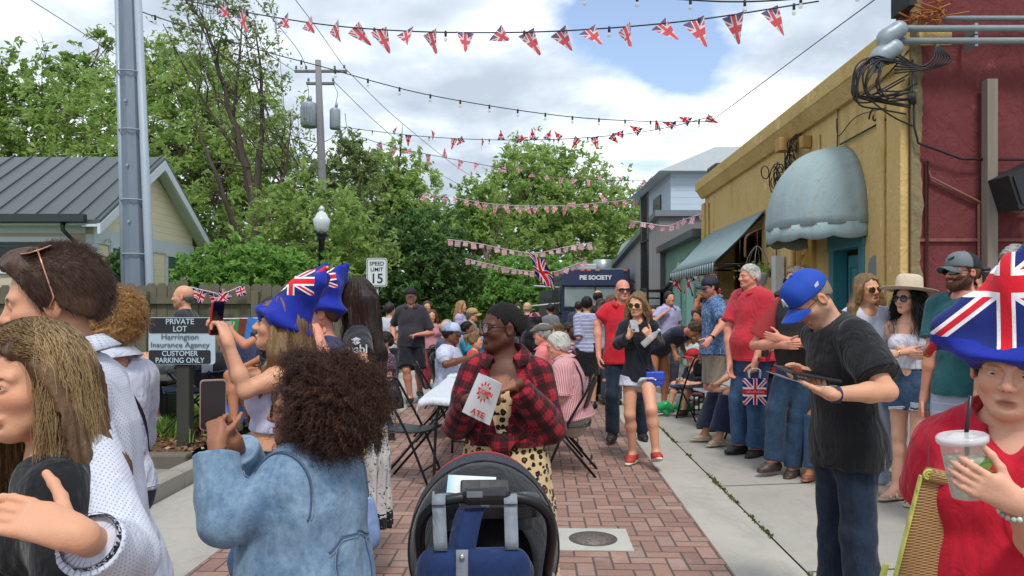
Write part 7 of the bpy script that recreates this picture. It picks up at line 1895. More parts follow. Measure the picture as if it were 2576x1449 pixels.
def plaid(t):
 u = t.sep(t.attr('uvw')); P_ = .078
 def bands(q, off):
  f = t.math('FRACT', t.math('ADD', t.math('DIVIDE', q, P_), off)); a = t.math('LESS_THAN', t.math('ABSOLUTE', t.math('SUBTRACT', f, .3)), .235)
  th = t.math('LESS_THAN', t.math('ABSOLUTE', t.math('SUBTRACT', f, .78)), .022); return a, th
 a, ta = bands(u[0], .1); b, tb = bands(u[1], .35)
 s = t.math('MULTIPLY', t.math('ADD', a, b), .5); tw = t.math('GREATER_THAN', t.math('FRACT', t.math('MULTIPLY', t.math('ADD', u[0], u[1]), 260)), .5)
 c = t.ramp(s, [(0, lin('#9c1628')), (.5, lin('#440d18')), (1, lin('#110d0d'))])
 c = t.mix(t.math('MULTIPLY', tw, .18), c, lin('#7a1622'))
 return t.mix(t.math('MULTIPLY', t.math('MAXIMUM', ta, tb), .2), c, lin('#8a6a66'))
def leopard(t):
 o = t.tc('Object'); w = t.new('ShaderNodeVectorMath', operation='ADD'); t.lk(o, w.inputs[0])
 nz_ = t.new('ShaderNodeVectorMath', operation='SCALE'); t.lk(t.noise(o, 45, 3, out='Color'), nz_.inputs[0]); nz_.inputs['Scale'].default_value = .014; t.lk(nz_.outputs[0], w.inputs[1])
 v = t.map(w.outputs[0], (1,.75,1)); d = t.vor(v, 33, rnd_=.75); n = t.noise(o, 60, 3); n2 = t.noise(o, 45, 2)
 dd = t.math('ADD', d, t.math('MULTIPLY', t.math('SUBTRACT', n, .5), .25))
 ring = t.math('MULTIPLY', t.math('GREATER_THAN', dd, .20), t.math('LESS_THAN', dd, .46)); ring = t.math('MULTIPLY', ring, t.math('GREATER_THAN', n2, .38))
 c = t.mix(t.math('LESS_THAN', dd, .30), t.mix(n, lin('#c9a878'), lin('#dcc49c')), lin('#8a5a34')); return t.mix(ring, c, lin('#1c130e'))
def stripes(c1, c2, per, duty=.5, comp=0, c3=None):
 def f(t):
  u = t.sep(t.attr('uvw')); f_ = t.math('FRACT', t.math('DIVIDE', u[comp], per)); c = t.mix(t.math('LESS_THAN', f_, duty), lin(c1), lin(c2))
  if c3: c = t.mix(t.math('LESS_THAN', t.math('ABSOLUTE', t.math('SUBTRACT', f_, .75)), .08), c, lin(c3))
  return c
 return f
def dots(c1, c2, sc_=62, r=.22):
 def f(t):
  u = t.attr('uvw'); v = t.map(u, (1,1,0), (0,0,R(45))); d = t.vor(v, sc_, rnd_=0.0); return t.mix(t.math('LESS_THAN', d, r), t.mix(t.noise(t.tc(), 9, 4), lin(c1), [x*.93 for x in lin(c1)]), lin(c2))
 return f
def floral(c0, c1, c2, sc_=28):
 def f(t):
  o = t.tc(); v = t.vor(o, sc_, out='Color'); n = t.noise(o, sc_*1.4, 3, .6, 1.5); c = t.mix(t.math('GREATER_THAN', n, .53), lin(c0), lin(c1)); return t.mix(t.math('GREATER_THAN', t.noise(t.map(o, loc=(3,1,2)), sc_*1.1, 2, .5, 2), .62), c, lin(c2))
 return f
def denim(c1, c2, wash=.5):
 def f(t):
  o = t.tc(); n = t.noise(o, 8, 6, .7, .5); m = t.noise(o, 55, 5, .75); w = t.noise(t.map(o,(1,1,.3)), 4, 4, .6, 1)
  f_ = t.math('ADD', t.math('ADD', t.math('MULTIPLY', n, .45), t.math('MULTIPLY', m, .35)), t.math('MULTIPLY', w, .35))
  return t.mix(t.rng(f_, .45, .72), lin(c1), lin(c2))
 return f
def ink_skirt(t):
 u = t.sep(t.attr('uvw')); o = t.tc(); z = t.sep(o)[2]; n = t.noise(t.map(o, (1,1,.16)), 24, 5, .75); m = t.noise(o, 26, 5, .7, 1.5)
 k = t.rng(z, .42, .98); b1 = t.math('GREATER_THAN', t.math('ADD', n, t.math('MULTIPLY', t.math('SUBTRACT', k, .5), .16)), .545); b2 = t.math('GREATER_THAN', m, .60); b3 = t.math('GREATER_THAN', t.noise(t.map(o,(1,1,3)), 30, 3), t.rng(z, .36, .46, .38, .95))
 f = t.math('MAXIMUM', t.math('MAXIMUM', b1, b2), b3); return t.mix(f, lin('#c9c6c4'), lin('#1d1b1d'))
def jack_hat(t):
 u = t.sep(t.attr('uvw')); c = jack_nodes(t, u[0], u[1]); n = t.noise(t.tc(), 200, 3, .7)
 c = t.mix(t.math('GREATER_THAN', u[2], .5), t.mix(t.math('GREATER_THAN', u[2], -.5), lin('#d4202e'), c), lin('#20309c')); return t.mix(t.rng(n, .35, .7, .0, .18), c, lin('#10163a'))
HATM = pattern_cloth('felt_jack', jack_hat, .95, .3); FELT_RED = cloth('felt_red', '#c9222f', .95)
def jester_hat(p, label_skip=None, top=.33, tipdx=.0, tipdy=.0, left=None, right=None, extra=None, rot_uv=0.0, brimtilt=0.0, sc_=1.0, name='hat', res=None, side=False, low=.150, br=1.0, pitch=0):
 """soft felt party hat: tall crown, horns, wavy brim"""
 Rp = rot('x', pitch); c_ = np.array([0,.012,.125]); h = lambda x, y, z: p.h(*(c_ + Rp@(np.array([x,y,z])-c_))); k = p.k*sc_; M = p.Hm@Rp; hq = lambda P: (p.hcoord(P)-c_)@Rp + c_; pr = [rc(h(0,.014,low+.02), h(tipdx*.4,.014+tipdy*.4,top*.72), .113*k, .062*k, .05), rc(h(tipdx*.4,.014+tipdy*.4,top*.72), h(tipdx,.014+tipdy,top), .060*k, .014*k, .05)]
 for q in (left, right, extra):
  if q: (a, b, c) = q; pr += [rc(h(*a), h(*b), .055*k, .036*k, .05), rc(h(*b), h(*c), .036*k, .011*k, .03)]
 bm = MB.__new__(MB)
 pr.append(el(h(0,.012,low+.004), np.array([.158*br,.172*br,.020+.012*(br<1)])*k, M @ rot('x', brimtilt), .035))
 pr.append(el(h(0,.012,.125), np.array([.084,.100,.080])*p.k, M, .01, 's'))
 pr.append(fnp(lambda P: (low-.035 + .02*np.sin(np.arctan2(hq(P)[:,1], hq(P)[:,0])*3+1) - hq(P)[:,2])*k, .01))
 def uv(V):
  q = hq(V); a, z = (q[:,0], q[:,2]) if not side else (q[:,1]+.045, q[:,2]+.01)
  w = np.zeros(len(V)); rr = np.hypot(q[:,0], q[:,1]-.012); w[(rr > .125*(br*.5+.5)) & (q[:,2] < low+.035)] = 1
  cx = a - tipdx*.3 + (0 if side else .03); cz = z-(low+top)*.5-.03; c, s_ = math.cos(rot_uv), math.sin(rot_uv)
  if side: U_ = np.stack([(cx*c+cz*s_)/.10, (cz*c-cx*s_)/.12, w], 1); U_[(np.abs(U_[:,0]) > 1) | (np.abs(U_[:,1]) > .5), 2] = 1; return U_
  return np.stack([(cx*c+cz*s_)/.115, (cz*c-cx*s_)/.19, w], 1)
 def dsp(P): a = np.arctan2(P[:,1]-p.ho[1], P[:,0]-p.ho[0]); return (.006*np.sin(a*5+P[:,2]*14)).astype(np.float32)
 o = p.garment(name, pr, HATM, .004, 16, uvw=uv, disp=dsp, res=res or max(.0045, p.res*.7))
 for q in (left, right, extra):
  if q:
   a, b, c = [np.array(x) for x in q]; m = MB(); m.tube([h(*(a*.5+b*.5+[0,-.040,.010])), h(*(b+[0,-.024,.010])), h(*(c+[0,-.004,.0]))], [.010,.011,.010], 8); m.build('red_piping', FELT_RED, o)
   m = MB(); m.lathe([(.0,-.012),(.009,-.008),(.011,0),(.008,.008),(0,.011)], h(*c), 10); m.build('bell', plain('gold_bell', '#b08a3a', .25, .8), o)
 return o
def project(prims, pts, f=None, off=.002, it=4):
 P = np.array(pts, np.float32)
 for _ in range(it):
  d = ev(prims, P) - (f(P) if f else 0); e = .004
  g = np.stack([ev(prims, P+np.eye(3, dtype=np.float32)[i]*e) - (f(P+np.eye(3, dtype=np.float32)[i]*e) if f else 0) - d for i in range(3)], 1)/e
  P = P - g*((d-off)/((g*g).sum(1)+1e-6))[:,None]
 return P
_g0 = Person.garment
def _garment(s, name, prims, mat, amp=.006, scale=9, **kw):
 o = _g0(s, name, prims, mat, amp, scale, **kw); s.last = (prims, folds(s.seed+len(name)*13, amp, scale, kw.get('stretch', (1,1,.5))) if amp else None, o); return o
Person.garment = _garment
def seam(p, pts, mat, r=.0022, name='seam', n=24, last=None):
 prims, f, o = last or p.last[:3]; P = np.array(spl(pts, 8)); P = project(prims, P, f); m = MB(); m.tube(list(P), r, 5); return m.build(name, mat, o)
def _hems(s, sleeve, arms=1, to=None):
 pr, f, o = s.last; m = []; mt = plain('hem_thread', '#2a2a2e', .9)
 if o.data.materials: mt = o.data.materials[0]
 n = 30
 def ring(c, ax, r, w=.0022):
  ax = nz(ax).astype(float); a = nz(np.cross(ax, [.3,.9,.2])).astype(float); b = np.cross(ax, a)
  P = project(pr, [c+(a*math.cos(t)+b*math.sin(t))*r for t in np.linspace(0,6.2832,n)], f, .0006, 5); P = P[np.abs((P-c)@ax) < .03]
  if len(P) > n*.7: MB().tube(list(P), w, 5, False).build('hem', mt, o)
 w = max(.0018, s.d*.0005)
 ring(s.P0-s.up*(s.P0[2]-s.hem-.022), s.up, .22, w)
 if arms:
  for sd in 'LR':
   t = (sleeve[sd] if isinstance(sleeve, dict) else sleeve); sh, e, wr = s.sh[sd], getattr(s,'el'+sd), getattr(s,'wr'+sd)
   L = np.linalg.norm(e-sh) if t <= 1 else np.linalg.norm(wr-e); q = (sh+(e-sh)*(t-.022/L)) if t <= 1 else (e+(wr-e)*(t-1-.022/L))
   ring(q, e-sh if t <= 1 else wr-e, .10, w)
Person.hems = _hems
def watch(p, sd, c='#1a1c22', w=.02):
 e, wr = getattr(p,'el'+sd), getattr(p,'wr'+sd); d = nz(wr-e).astype(float); m = MB(); a = np.cross(d, [0,0,1.]); a /= np.linalg.norm(a); b = np.cross(d, a); c0 = wr-d*.018
 q = (.45+.55*p.q)*(1 if p.sex == 'm' else .88); m.tube([c0-d*w*.5+0*a, c0+d*w*.5], .0325*q, 18, False); o = m.build('watch', plain('strap_'+c, c, .6), p.root)
 f = MB(); n = p.hand_spec(sd)['n']; n = (p.Ts @ np.array([-1. if sd == 'L' else 1., 0, 0])) if n is None else np.array([n[0],-n[1],n[2]], float); n = n-d*(n@d); n /= np.linalg.norm(n)
 Mx = Matrix.Translation(c0 - n*.031*q) @ quat(np.cross(d, n), d).to_matrix().to_4x4(); f.box((-.014,-.016,-.005),(.014,.016,.005),.004,M=Mx); f.build('watch_face', plain('watch_glass', '#0b0c10', .1), o); return o
def Hof(v, d, z0=0): return CH-(v-VH)/F*d - z0
def long_strands(p, mat, m, L, r=.0014, seed=1, wav=.02, rad=.115, front=.19, ymin=-.02, zend=None, part=0.0, mid=.05, curl=.0, turns=2, sa=-.25, sprd=1.0, zmax=9):
 P, N, q = p.scalp_points(m*2, .016, front, -.2, -.2, seed); g = np.random.RandomState(seed)
 keep = (q[:,2] > .10) & (q[:,2] < zmax) & ((q[:,1] > ymin) | (np.abs(q[:,0]) > .05) | (q[:,2] > .19)); P, N, q = P[keep][:m], N[keep][:m], q[keep][:m]
 a = np.arctan2(q[:,1]-.02, q[:,0]-part); fr = q[:,1] < ymin; sg = np.sign(q[:,0]-part+1e-4)
 a = np.where(fr | (np.abs(a+PI/2) < 1.0), np.where(sg > 0, sa, PI-sa)+.2*g.normal(size=len(a)), a)
 Ln = L*(.75+.3*g.rand(len(a))); rr = rad*(.85+.25*g.rand(len(a)))
 E = np.stack([rr*sprd*np.cos(a), .02+rr*.9*sprd*np.sin(a), .12-Ln/p.k], 1); C = np.stack([(rr+.005)*np.cos(a), .02+(rr)*np.sin(a), .14+.0*a], 1)
 W = lambda X: p.ho + (X*p.k) @ p.Hm.T
 E_ = W(np.stack([E[:,0], E[:,1], np.full(len(a), .10)], 1)) + np.array([0,0,-1.])*Ln[:,None]*.92
 return p.strands(mat, P, E_, 12, r, curl, turns, wav, seed, mids=W(C)+np.array([0,0,.03]))
DEN = pattern_cloth('washed_denim', denim('#52708f', '#93adc3'), .85, .5); JEANS = pattern_cloth('dark_jeans', denim('#131d2c', '#26374c'), .85, .5); BJ = pattern_cloth('blue_jeans', denim('#27405f', '#45658a'), .85, .5)
BLACK = cloth('black_cotton', '#1b1c20', .9, .12, .5); WHITE = cloth('white_cotton', '#c3c6d0', .85, .05, .4); STEEL = plain('snap_steel','#b8bcc0',.25,.8)
HB = hair_mat('hair_brown', '#2c1f17', '#66493a'); HDB = hair_mat('hair_darkbrown', '#120d0b', '#33241b'); HBK = hair_mat('hair_black', '#070606', '#1b1717'); HBL = hair_mat('hair_blond', '#6d4d28', '#b08d55'); HDBL = hair_mat('hair_dark_blond', '#4a3622', '#94744c'); HG = hair_mat('hair_grey', '#6f6e6c', '#b7b4ae'); HW = hair_mat('hair_white', '#a7a49e', '#d3d0c8'); HDG = hair_mat('hair_dark_grey', '#3f3d3c', '#85827d'); HR = hair_mat('hair_chestnut', '#3b2214', '#7a4c2c')
def cast_near():
 p = Person(272, 1.80, -76, 1.635, 'young man in white dotted shirt with sunglasses pushed up into short brown hair', skin='fair', lean=7, head=(6,2,0), res=.0055, w=.80, stubble=.25, stubcol='#5a4438', J=dict(elL=(318,1405,-.40), wrL=(192,1345,-.56), wrR=('l',-.12,.32,.95)), hands=dict(L=dict(d=(20,1290,-.58), n=(-.75,.2,-.6), curl=[.25,.3,.35,.4], thumb=.1)), seed=11)
 p.body(feet=False)
 p.top('shirt', pattern_cloth('dotted_shirt', dots('#c9cdda', '#8d96b8', 118, .2), .85, .55), sleeve={'L':1.72,'R':1.7}, hem=.74, loose=.015, flare=.010, limb=True, amp=.009, scale=10)
 p.collar(pattern_cloth('dotted_collar', dots('#c9cdda', '#8d96b8', 118, .2), .85, .2), r=.056, hgt=.040, gap=.5)
 e, wr = p.elL, p.wrL; d = nz(wr-e).astype(float); q = wr-d*.055
 cf = MB(); cf.tube([q-d*.06, q-d*.055, q, q+d*.012], [.050,.052,.049,.044], 22, False); cf.build('cuff', pattern_cloth('dotted_cuff', lambda t: t.mix(t.math('GREATER_THAN', t.noise(t.tc(), 90, 3), .57), lin('#c4c8d6'), lin('#3a4266')), .8, .2), p.root)
 cf = MB(); cf.tube([q+d*.004, q+d*.016], [.0505,.047], 22, False); cf.build('cuff_trim', pattern_cloth('patterned_lining', floral('#181a24', '#c8cad2', '#2a3050', 60), .8, .2), p.root)
 p.pants('trousers', JEANS, loose=.016); p.shoes(plain('shoe_brown','#3d2c20',.5))
 p.hair_short(HB, t=.014, front=.194, side=.085, nape=.045, amp=.004, quiff=.010, tuft=0)
 P, N, q_ = p.scalp_points(5200, .016, .190, .085, .045, 4); g = np.random.RandomState(2); top = np.clip((q_[:,2]-.16)/.06, 0, 1)[:,None]
 p.strands(HB, P, P + N*(.002+.004*top) + p.Hm @ np.array([0,.015,.004]) * top + (p.Hm @ np.array([.02,.5,-1]))*(1-top)*.020 + g.normal(size=P.shape)*.0045, 5, .0006, seed=3)
 Rt = rot('x', -62); pk = p.h; o_ = MB()     # sunglasses pushed up on the head
 fm = plain('rose_metal', '#c08a78', .3, .7); gl = p.glasses(fm, LENS_BROWN(), 'aviator', .026, .0016, 'sunglasses')
 piv = Vector(p.h(0,.012,.105)); Ax = Vector(p.Hm @ np.array([1.,0,0])); gl.matrix_local = Matrix.Translation(piv) @ Matrix.Rotation(R(-80), 4, Ax) @ Matrix.Scale(1.16,4) @ Matrix.Translation(-piv)
 p = Person(192, 1.55, -62, Hof(803,1.55), 'young woman with long wavy blond streaked hair and black top looking down', sex='f', skin='fair', lean=4, head=(36,4,-4), w=.84, shw=.9, res=.0055, brow='#3a2a1c', J=dict(elL=('l',.24,.0,.86), wrL=('l',.14,.26,.80), wrR=('l',-.1,.3,.85)), hands=dict(L=dict(curl=.4)), seed=12)
 p.body(feet=False); p.top('top', BLACK, sleeve=.72, hem=.70, loose=.010, neck=.045, nz_=-.01, amp=.008); p.pants('trousers', BLACK, loose=.012); p.shoes(plain('shoe_black','#17181b',.5))
 m1 = hair_mat('hair_streaked', '#33241a', '#7a5c3c'); m2 = hair_mat('hair_streak_light', '#8a6a44', '#dcc091')
 p.hair_long(m1, .44, t=.008, vol=.034, wave=.006, amp=.005, part=.012, sides=(1,), sidefwd=-.07)
 long_strands(p, m1, 6000, .60, .00055, 4, .012, .096, part=.012, curl=.003, sa=.45, sprd=1.4); long_strands(p, m2, 6000, .74, .0006, 7, .018, .101, part=.012, curl=.005, sa=.22, sprd=1.6)
 c = p.elL*.25+p.wrL*.75; m = MB(); m.lathe([(.0,-.004),(.022,-.004),(.024,0),(.022,.005),(0,.006)], c+np.array([.03,-.03,.02]), 20, M=Matrix.Rotation(R(70),4,'Y')); m.build('watch', plain('watch_pale','#b9b0a8',.2,.4), p.root)
 d = 2.25; p = Person(768, d, -112, 1.30, 'woman with a big cloud of dark brown curls in a washed denim jacket filming', sex='f', skin='#6b4734', w=1.24, dims=(1.10,1.02,.98,.3,1.1), lean=-4, head=(26,0,0), res=.0055, shw=1.06, J=dict(elL=(565,1315,-.17), wrL=(546,1118,-.10), elR=(640,1235,.16), wrR=(592,1115,.02)), hands=dict(L=dict(d=(540,1050,-.06), n=(-.5,.3,.3), curl=[.75,.8,.85,.9], thumb=.2), R=dict(d=(560,1060,.02), n=(.6,.3,.3), curl=[.7,.75,.8,.85], thumb=.2)), seed=13)
 p.body(feet=False); p.top('denim_jacket', DEN, sleeve=1.88, hem=.60, loose=.026, flare=.012, amp=.008, scale=9, neck=.022, stretch=(1,1,.9)); lj = p.last
 p.collar(DEN, r=.072, hgt=.050, drop=.05, gap=.4); sm = cloth('denim_seam', '#41597a', .9); st = cloth('denim_stitch', '#7f8fa0', .9)
 U, Lf, Fw, NB = p.up, p.sl, p.sf, p.NB; B = lambda x, z, y=-.3: NB + Lf*x - U*z + Fw*y
 for off in (0,.010):
  seam(p, [B(-.155,.160+off), B(-.08,.152+off), B(0,.148+off), B(.08,.152+off), B(.155,.160+off)], sm if off == 0 else st, .0026 if off == 0 else .0016, last=lj)
  for sg in (-1,1): seam(p, [B(sg*(.095+off),.165), B(sg*(.088+off),.26), B(sg*(.080+off),.36), B(sg*(.075+off),.5)], sm if off == 0 else st, .0026 if off == 0 else .0016, last=lj)
 for sd, sg in (('L',1),('R',-1)):
  s0 = p.sh[sd]; a = nz(p.elL-p.sh['L'] if sd == 'L' else p.elR-p.sh['R']).astype(float)
  for off in (0,.012): seam(p, [s0+Lf*sg*(.02-off)+Fw*(.13*math.cos(t))+U*(.12*math.sin(t)) for t in np.linspace(R(20),R(215),9)], sm if off == 0 else st, .003 if off == 0 else .0017, last=lj)
  e, wr = getattr(p,'el'+sd), getattr(p,'wr'+sd); dd = nz(wr-e).astype(float); q = wr-dd*.035; m = MB(); m.tube([q-dd*.055, q-dd*.05, q, q+dd*.006], [.050,.053,.051,.047], 22, False); m.build('cuff', DEN, p.root)
 p.pants('trousers', JEANS, loose=.014); p.shoes(plain('shoe_black','#17181b',.5))
 hc = hair_mat('hair_curls', '#22140f', '#503327', .5, 110); hc2 = hair_mat('hair_curl_tips', '#3a2218', '#74503f', .5, 110)
 pr = p.cap_prims(.055) + [el(p.h(0,.10,.14), (.115,.110,.092), None, .06), el(p.h(.06,.08,.115), (.08,.09,.08), None, .05), el(p.h(-.06,.08,.115), (.08,.09,.08), None, .05), el(p.h(0,.055,.185), (.11,.11,.07), None, .05), el(p.h(0,-.105,.075), (.115,.115,.115), p.Hm, .02, 's'), el(p.h(0,-.15,.10), (.15,.11,.15), p.Hm, .02, 's'), fnp(lambda P: -.035-p.hcoord(P)[:,1]*p.k, .02)]
 g = np.random.RandomState(5); Wd = g.normal(size=(5,3))*np.array([55,55,55])
 def fr(P):
  a = np.sin(P@Wd[0]); b = np.sin(P@Wd[1]+a*2); c = np.sin(P@(Wd[2]*1.8)+b*2); e = np.sin(P@(Wd[3]*.45)); return (.010*b+.008*c+.012*e).astype(np.float32)
 V, Q = polygonise(pr, .007, fr, extra=.03); ho = link('hair', mesh_np('hair', V, Q, hc), p.root)
 V2 = V[(((V-p.ho)@p.Hm)[:,1] > -.06)]; idx = g.randint(0, len(V2), 9000); Rt = V2[idx]; cen = p.h(0,.07,.13); out = Rt-cen; out /= np.linalg.norm(out, axis=1)[:,None]
 E = Rt + out*(.012+.045*g.rand(len(Rt),1)**1.5) + np.array([0,0,-1])*(.0+.025*g.rand(len(Rt),1)) + g.normal(size=Rt.shape)*.014; n3 = 6400
 p.strands(hc, Rt[:n3]-out[:n3]*.01, E[:n3], 14, .0013, .0065, 3.2, seed=4, parent=ho); p.strands(hc2, Rt[n3:]-out[n3:]*.01, E[n3:]+out[n3:]*.012, 16, .0012, .007, 3.6, seed=5, parent=ho)
 p.glasses(plain('dark_frame2','#1a1414',.3), lens_clear(), 'rect', .024, .002)
 m = MB(); er = p.h(.085,.0,.068); m.tube([er+np.array([.011*math.cos(a), .004, .011*math.sin(a)]) for a in np.linspace(0,6.28,16)], .0018, 6, False); m.build('earring', plain('gold','#c9a55a',.2,.9), p.root)
 W = p.W(p.wrL*.6+p.wrR*.4); ph = at(536,1018,W[1]); phone('rose gold phone held up by the woman in the denim jacket', (ph[0], W[1], ph[2]), quat((.9,.45,0),(-.42,.9,.08)), .072, .148, '#b08c84', '#2a2226')
 d = 3.45; p = Person(1272, d, -6, Hof(760,d), 'woman in red plaid shirt and leopard print dress eating from a paper bag', sex='f', skin='#553325', w=1.04, dims=(1.14,.96,.98,.2,1.05), head=(-60,0,0), res=.006, shw=1.14, J=dict(elR=(1150,1075,-.03), wrR=(1176,1008,-.24), elL=(1386,1078,-.04), wrL=(1300,966,-.25)), hands=dict(R=dict(d=(1230,1012,-.33), n=(.55,-.5,-.1), curl=[.5,.55,.6,.65], thumb=.55), L=dict(d=(1240,985,-.27), n=(-.1,-.2,-1), curl=[.55,.6,.65,.7], thumb=.4)), lips='#5a2f2c', seed=14)
 p.body(feet=True); lm = pattern_cloth('leopard_print', leopard, .8, .4)
 p.top('dress_top', lm, sleeve=0, armless=True, hem=p.P0[2]-.02, loose=.008, strap=.345, amp=.002); p.skirt('dress', lm, .16, loose=.016, rb=.25, pleat=.006, npl=11, rm=.215)
 pm = pattern_cloth('red_plaid', plaid, .85, .5); p.top('plaid_shirt', pm, sleeve=1.93, hem=p.P0[2]+.085, loose=.020, flare=.014, amp=.010, limb=True, openf=.018, neck=.028)
 p.collar(pm, r=.074, hgt=.045, drop=.07, gap=.55); lp = p.last
 kn = p.P0 + p.up*.10 + p.sf*.165; V, Q = polygonise([el(kn, (.035,.03,.03)), rc(kn, kn+[-.02,-.01,-.14], .022, .030, .02, n=(0,1,0), s=.5), rc(kn, kn+[.03,-.012,-.10], .02, .028, .02, n=(0,1,0), s=.5), rc(kn, kn+[.10,.05,.04], .03, .03, .03), rc(kn, kn+[-.10,.05,.04], .03, .03, .03)], .006, folds(3,.005,22))
 link('shirt_knot', mesh_np('shirt_knot', V, Q, pm, attrs={'uvw': (V[:, [0,2,1]], 'FLOAT_VECTOR')}), p.root)
 po = project(lp[0], [p.NB-p.up*.135+p.sl*-.10+p.sf*.2], lp[1])[0]; m = MB(); m.box(po+[-.045,-.006,-.03], po+[.045,.008,.03], .005); m.build('pocket_flap', pm, p.root); m = MB(); m.lathe([(0,-.003),(.006,-.003),(.006,.003),(0,.003)], po+[0,-.008,-.005], 10, M=Matrix.Rotation(R(90),4,'X')); m.build('button', plain('button_pale','#a9a6a0',.4), p.root)
 p.hair_short(hair_mat('hair_cropped', '#060505', '#17110f', .8, 260), tuft=0, t=.004, front=.180, side=.118, nape=.06, amp=.0015, sc_=190); p.glasses(plain('brown_frame','#2a1c18',.3), lens_clear(), 'round', .025, .0024); p.shoes(plain('shoe_black','#17181b',.5), kind='flat')
 for sd in 'LR':
  m = MB(); a = p.NB - p.up*.02 + p.sl*(.085 if sd == 'L' else -.085); P = project(p.torso(.009), [a+p.sf*.05+p.up*.03, a+p.sf*.1-p.up*.03, a+p.sf*.12-p.up*.09], None, .002); m.tube(list(P), .010, 6, flat=.3); m.build('dress_strap', lm, p.root)
 b = thing('paper_bag', 'white popcorn bag with red lettering in the hands of the woman in plaid', 'paper bag', p.W(p.hand['R']['palm'])); base = p.W(p.hand['R']['palm']); c = [at(1204,938,d-.33), at(1264,966,d-.33), at(1232,1070,d-.31), at(1162,1036,d-.31)]; c = [x-base for x in c]
 cen = sum(c)/4; n = 8; rows_f, rows_b = [], []
 bil = lambda u, v: (c[3]*(1-u)+c[2]*u)*(1-v) + (c[0]*(1-u)+c[1]*u)*v
 bulge = lambda u, v: .030*math.sin(PI*min(1,max(0,u)))**.7*(.25+.75*v)
 V = []; Fc = []; U2 = []
 for sgn in (-1,1):
  for i in range(n+1):
   for j in range(n+1): q = bil(j/n, i/n) + np.array([0,sgn*bulge(j/n,i/n)+.004*math.sin(i*1.7+j*2.3),0]); V.append(q); U2.append((j/n, i/n, sgn))
 for k in (0,1):
  o0 = k*(n+1)**2
  for i in range(n):
   for j in range(n): Fc.append((o0+i*(n+1)+j, o0+i*(n+1)+j+1, o0+(i+1)*(n+1)+j+1, o0+(i+1)*(n+1)+j))
 t = NT('popcorn_paper'); u = t.sep(t.attr('uvw')); du = t.math('SUBTRACT', u[0], .45); dv = t.math('SUBTRACT', u[1], .66); an = t.math('ARCTAN2', dv, du); rr = t.math('SQRT', t.math('ADD', t.math('MULTIPLY', du, du), t.math('MULTIPLY', dv, dv)))
 burst = t.math('LESS_THAN', rr, t.math('ADD', .21, t.math('MULTIPLY', t.math('SINE', t.math('MULTIPLY', an, 11)), .05))); inn = t.math('LESS_THAN', rr, .17)
 c_ = t.mix(burst, lin('#cdcfd2'), lin('#d0342c')); c_ = t.mix(inn, c_, lin('#c4b7b0'))
 link('bag_paper', mesh_np('bag_paper', V, np.array(Fc, np.int32), t.out(c_, .6), attrs={'uvw': (U2, 'FLOAT_VECTOR')}), b)
 rd = plain('print_red','#c62a2a',.5); ax, az = c[2]-c[3], c[0]-c[3]; nrm = np.cross(ax, az); nrm /= np.linalg.norm(nrm)
 for s, vv, sz in (('CORN', .66,.022), ('ATE', .14,.034)):
  o0 = bil(.5,vv) + np.array([0,-.034*(.3+.7*vv)-.004,0]); Mx = Matrix.Translation(o0) @ quat(ax, -nrm if nrm[1] > 0 else nrm).to_matrix().to_4x4() @ Matrix.Rotation(R(-90),4,'X') if False else Matrix.Translation(o0) @ Matrix(np.stack([ax/np.linalg.norm(ax), az/np.linalg.norm(az), np.array([0,-1.,0])],1).tolist()).to_4x4()
  text_mesh('lettering', s, sz, rd, b, Mx, .0006, bold=.001)
 d = 3.4; p = Person(2128, d, -84, 1.70, 'man in black t-shirt and blue baseball cap tapping on a tablet', skin='fair', w=.98, lean=6, head=(2,40,0), res=.006, stubble=.5, stubcol='#8a8078', J=dict(elL=(2232,985,'n'), wrL=(2092,992,'n'), elR=(2160,990,.12), wrR=(2035,940,.02), anL=(2185,1590,-.10), anR=(2110,1600,.10)), hands=dict(L=dict(d=(1985,955,-.02), n=(.1,0,1), curl=[.3,.35,.4,.45], thumb=.3, flip=1), R=dict(d=(1985,910,-.02), n=(0,.2,-1), curl=[.2,.8,.9,.95], thumb=.5)), seed=15)
 p.body(); p.top('tshirt', BLACK, sleeve=.74, hem=.80, loose=.020, flare=.022, amp=.015); p.hems(.74); p.pants('jeans', JEANS, loose=.016, amp=.010, flare=.02); p.shoes(plain('shoe_black','#17181b',.5))
 p.hair_short(hair_mat('hair_fade','#6f5f52','#a08c7a',.7,160), t=.002, front=.17, side=.10, nape=.05, amp=.001); cap = p.ball_cap('#1c46a8', tilt=-.1)
 p.glasses(plain('tortoise','#3a241a',.3), lens_clear(), 'rect', .024, .0022); watch(p, 'L', '#1e2440', .024)
 wt = plain('logo_white','#c9ccd6',.7); o = p.h(0,-.099,.188); tx = text_mesh('logo', 'A', .052, wt, cap, Matrix.Translation(p.h(-.0,-.1015,.182)) @ Matrix(p.Hm.tolist()).to_4x4() @ Matrix.Rotation(R(90),4,'X') @ Matrix.Rotation(R(-14),4,'X'), .003, bold=.002)
 m = MB(); Ml = Matrix.Translation(p.h(.0885,.03,.165)) @ Matrix(p.Hm.tolist()).to_4x4() @ Matrix.Rotation(R(12),4,'Y'); m.prism([(-.014,-.006),(.006,-.008),(.014,.008),(-.012,.006)], -.001, .002, 'x', M=Ml); m.build('side_logo', wt, cap)
 tp = p.W(p.hand['L']['palm']*.7+(p.wrR)*.3+np.array([.0,-.05,.01])); b = thing('tablet', 'black cased tablet held flat by the man in the blue cap', 'tablet', tp); b.rotation_euler = (R(6),R(10),R(8))
 m = MB(); m.box((-.125,-.085,.02),(.10,.085,.034),.006); m.build('case', plain('tablet_black','#15171b',.45,bump=.1), b); m = MB(); m.box((-.11,-.07,.0342),(.085,.07,.035)); m.build('screen', plain('screen_black','#0a0c10',.08), b)
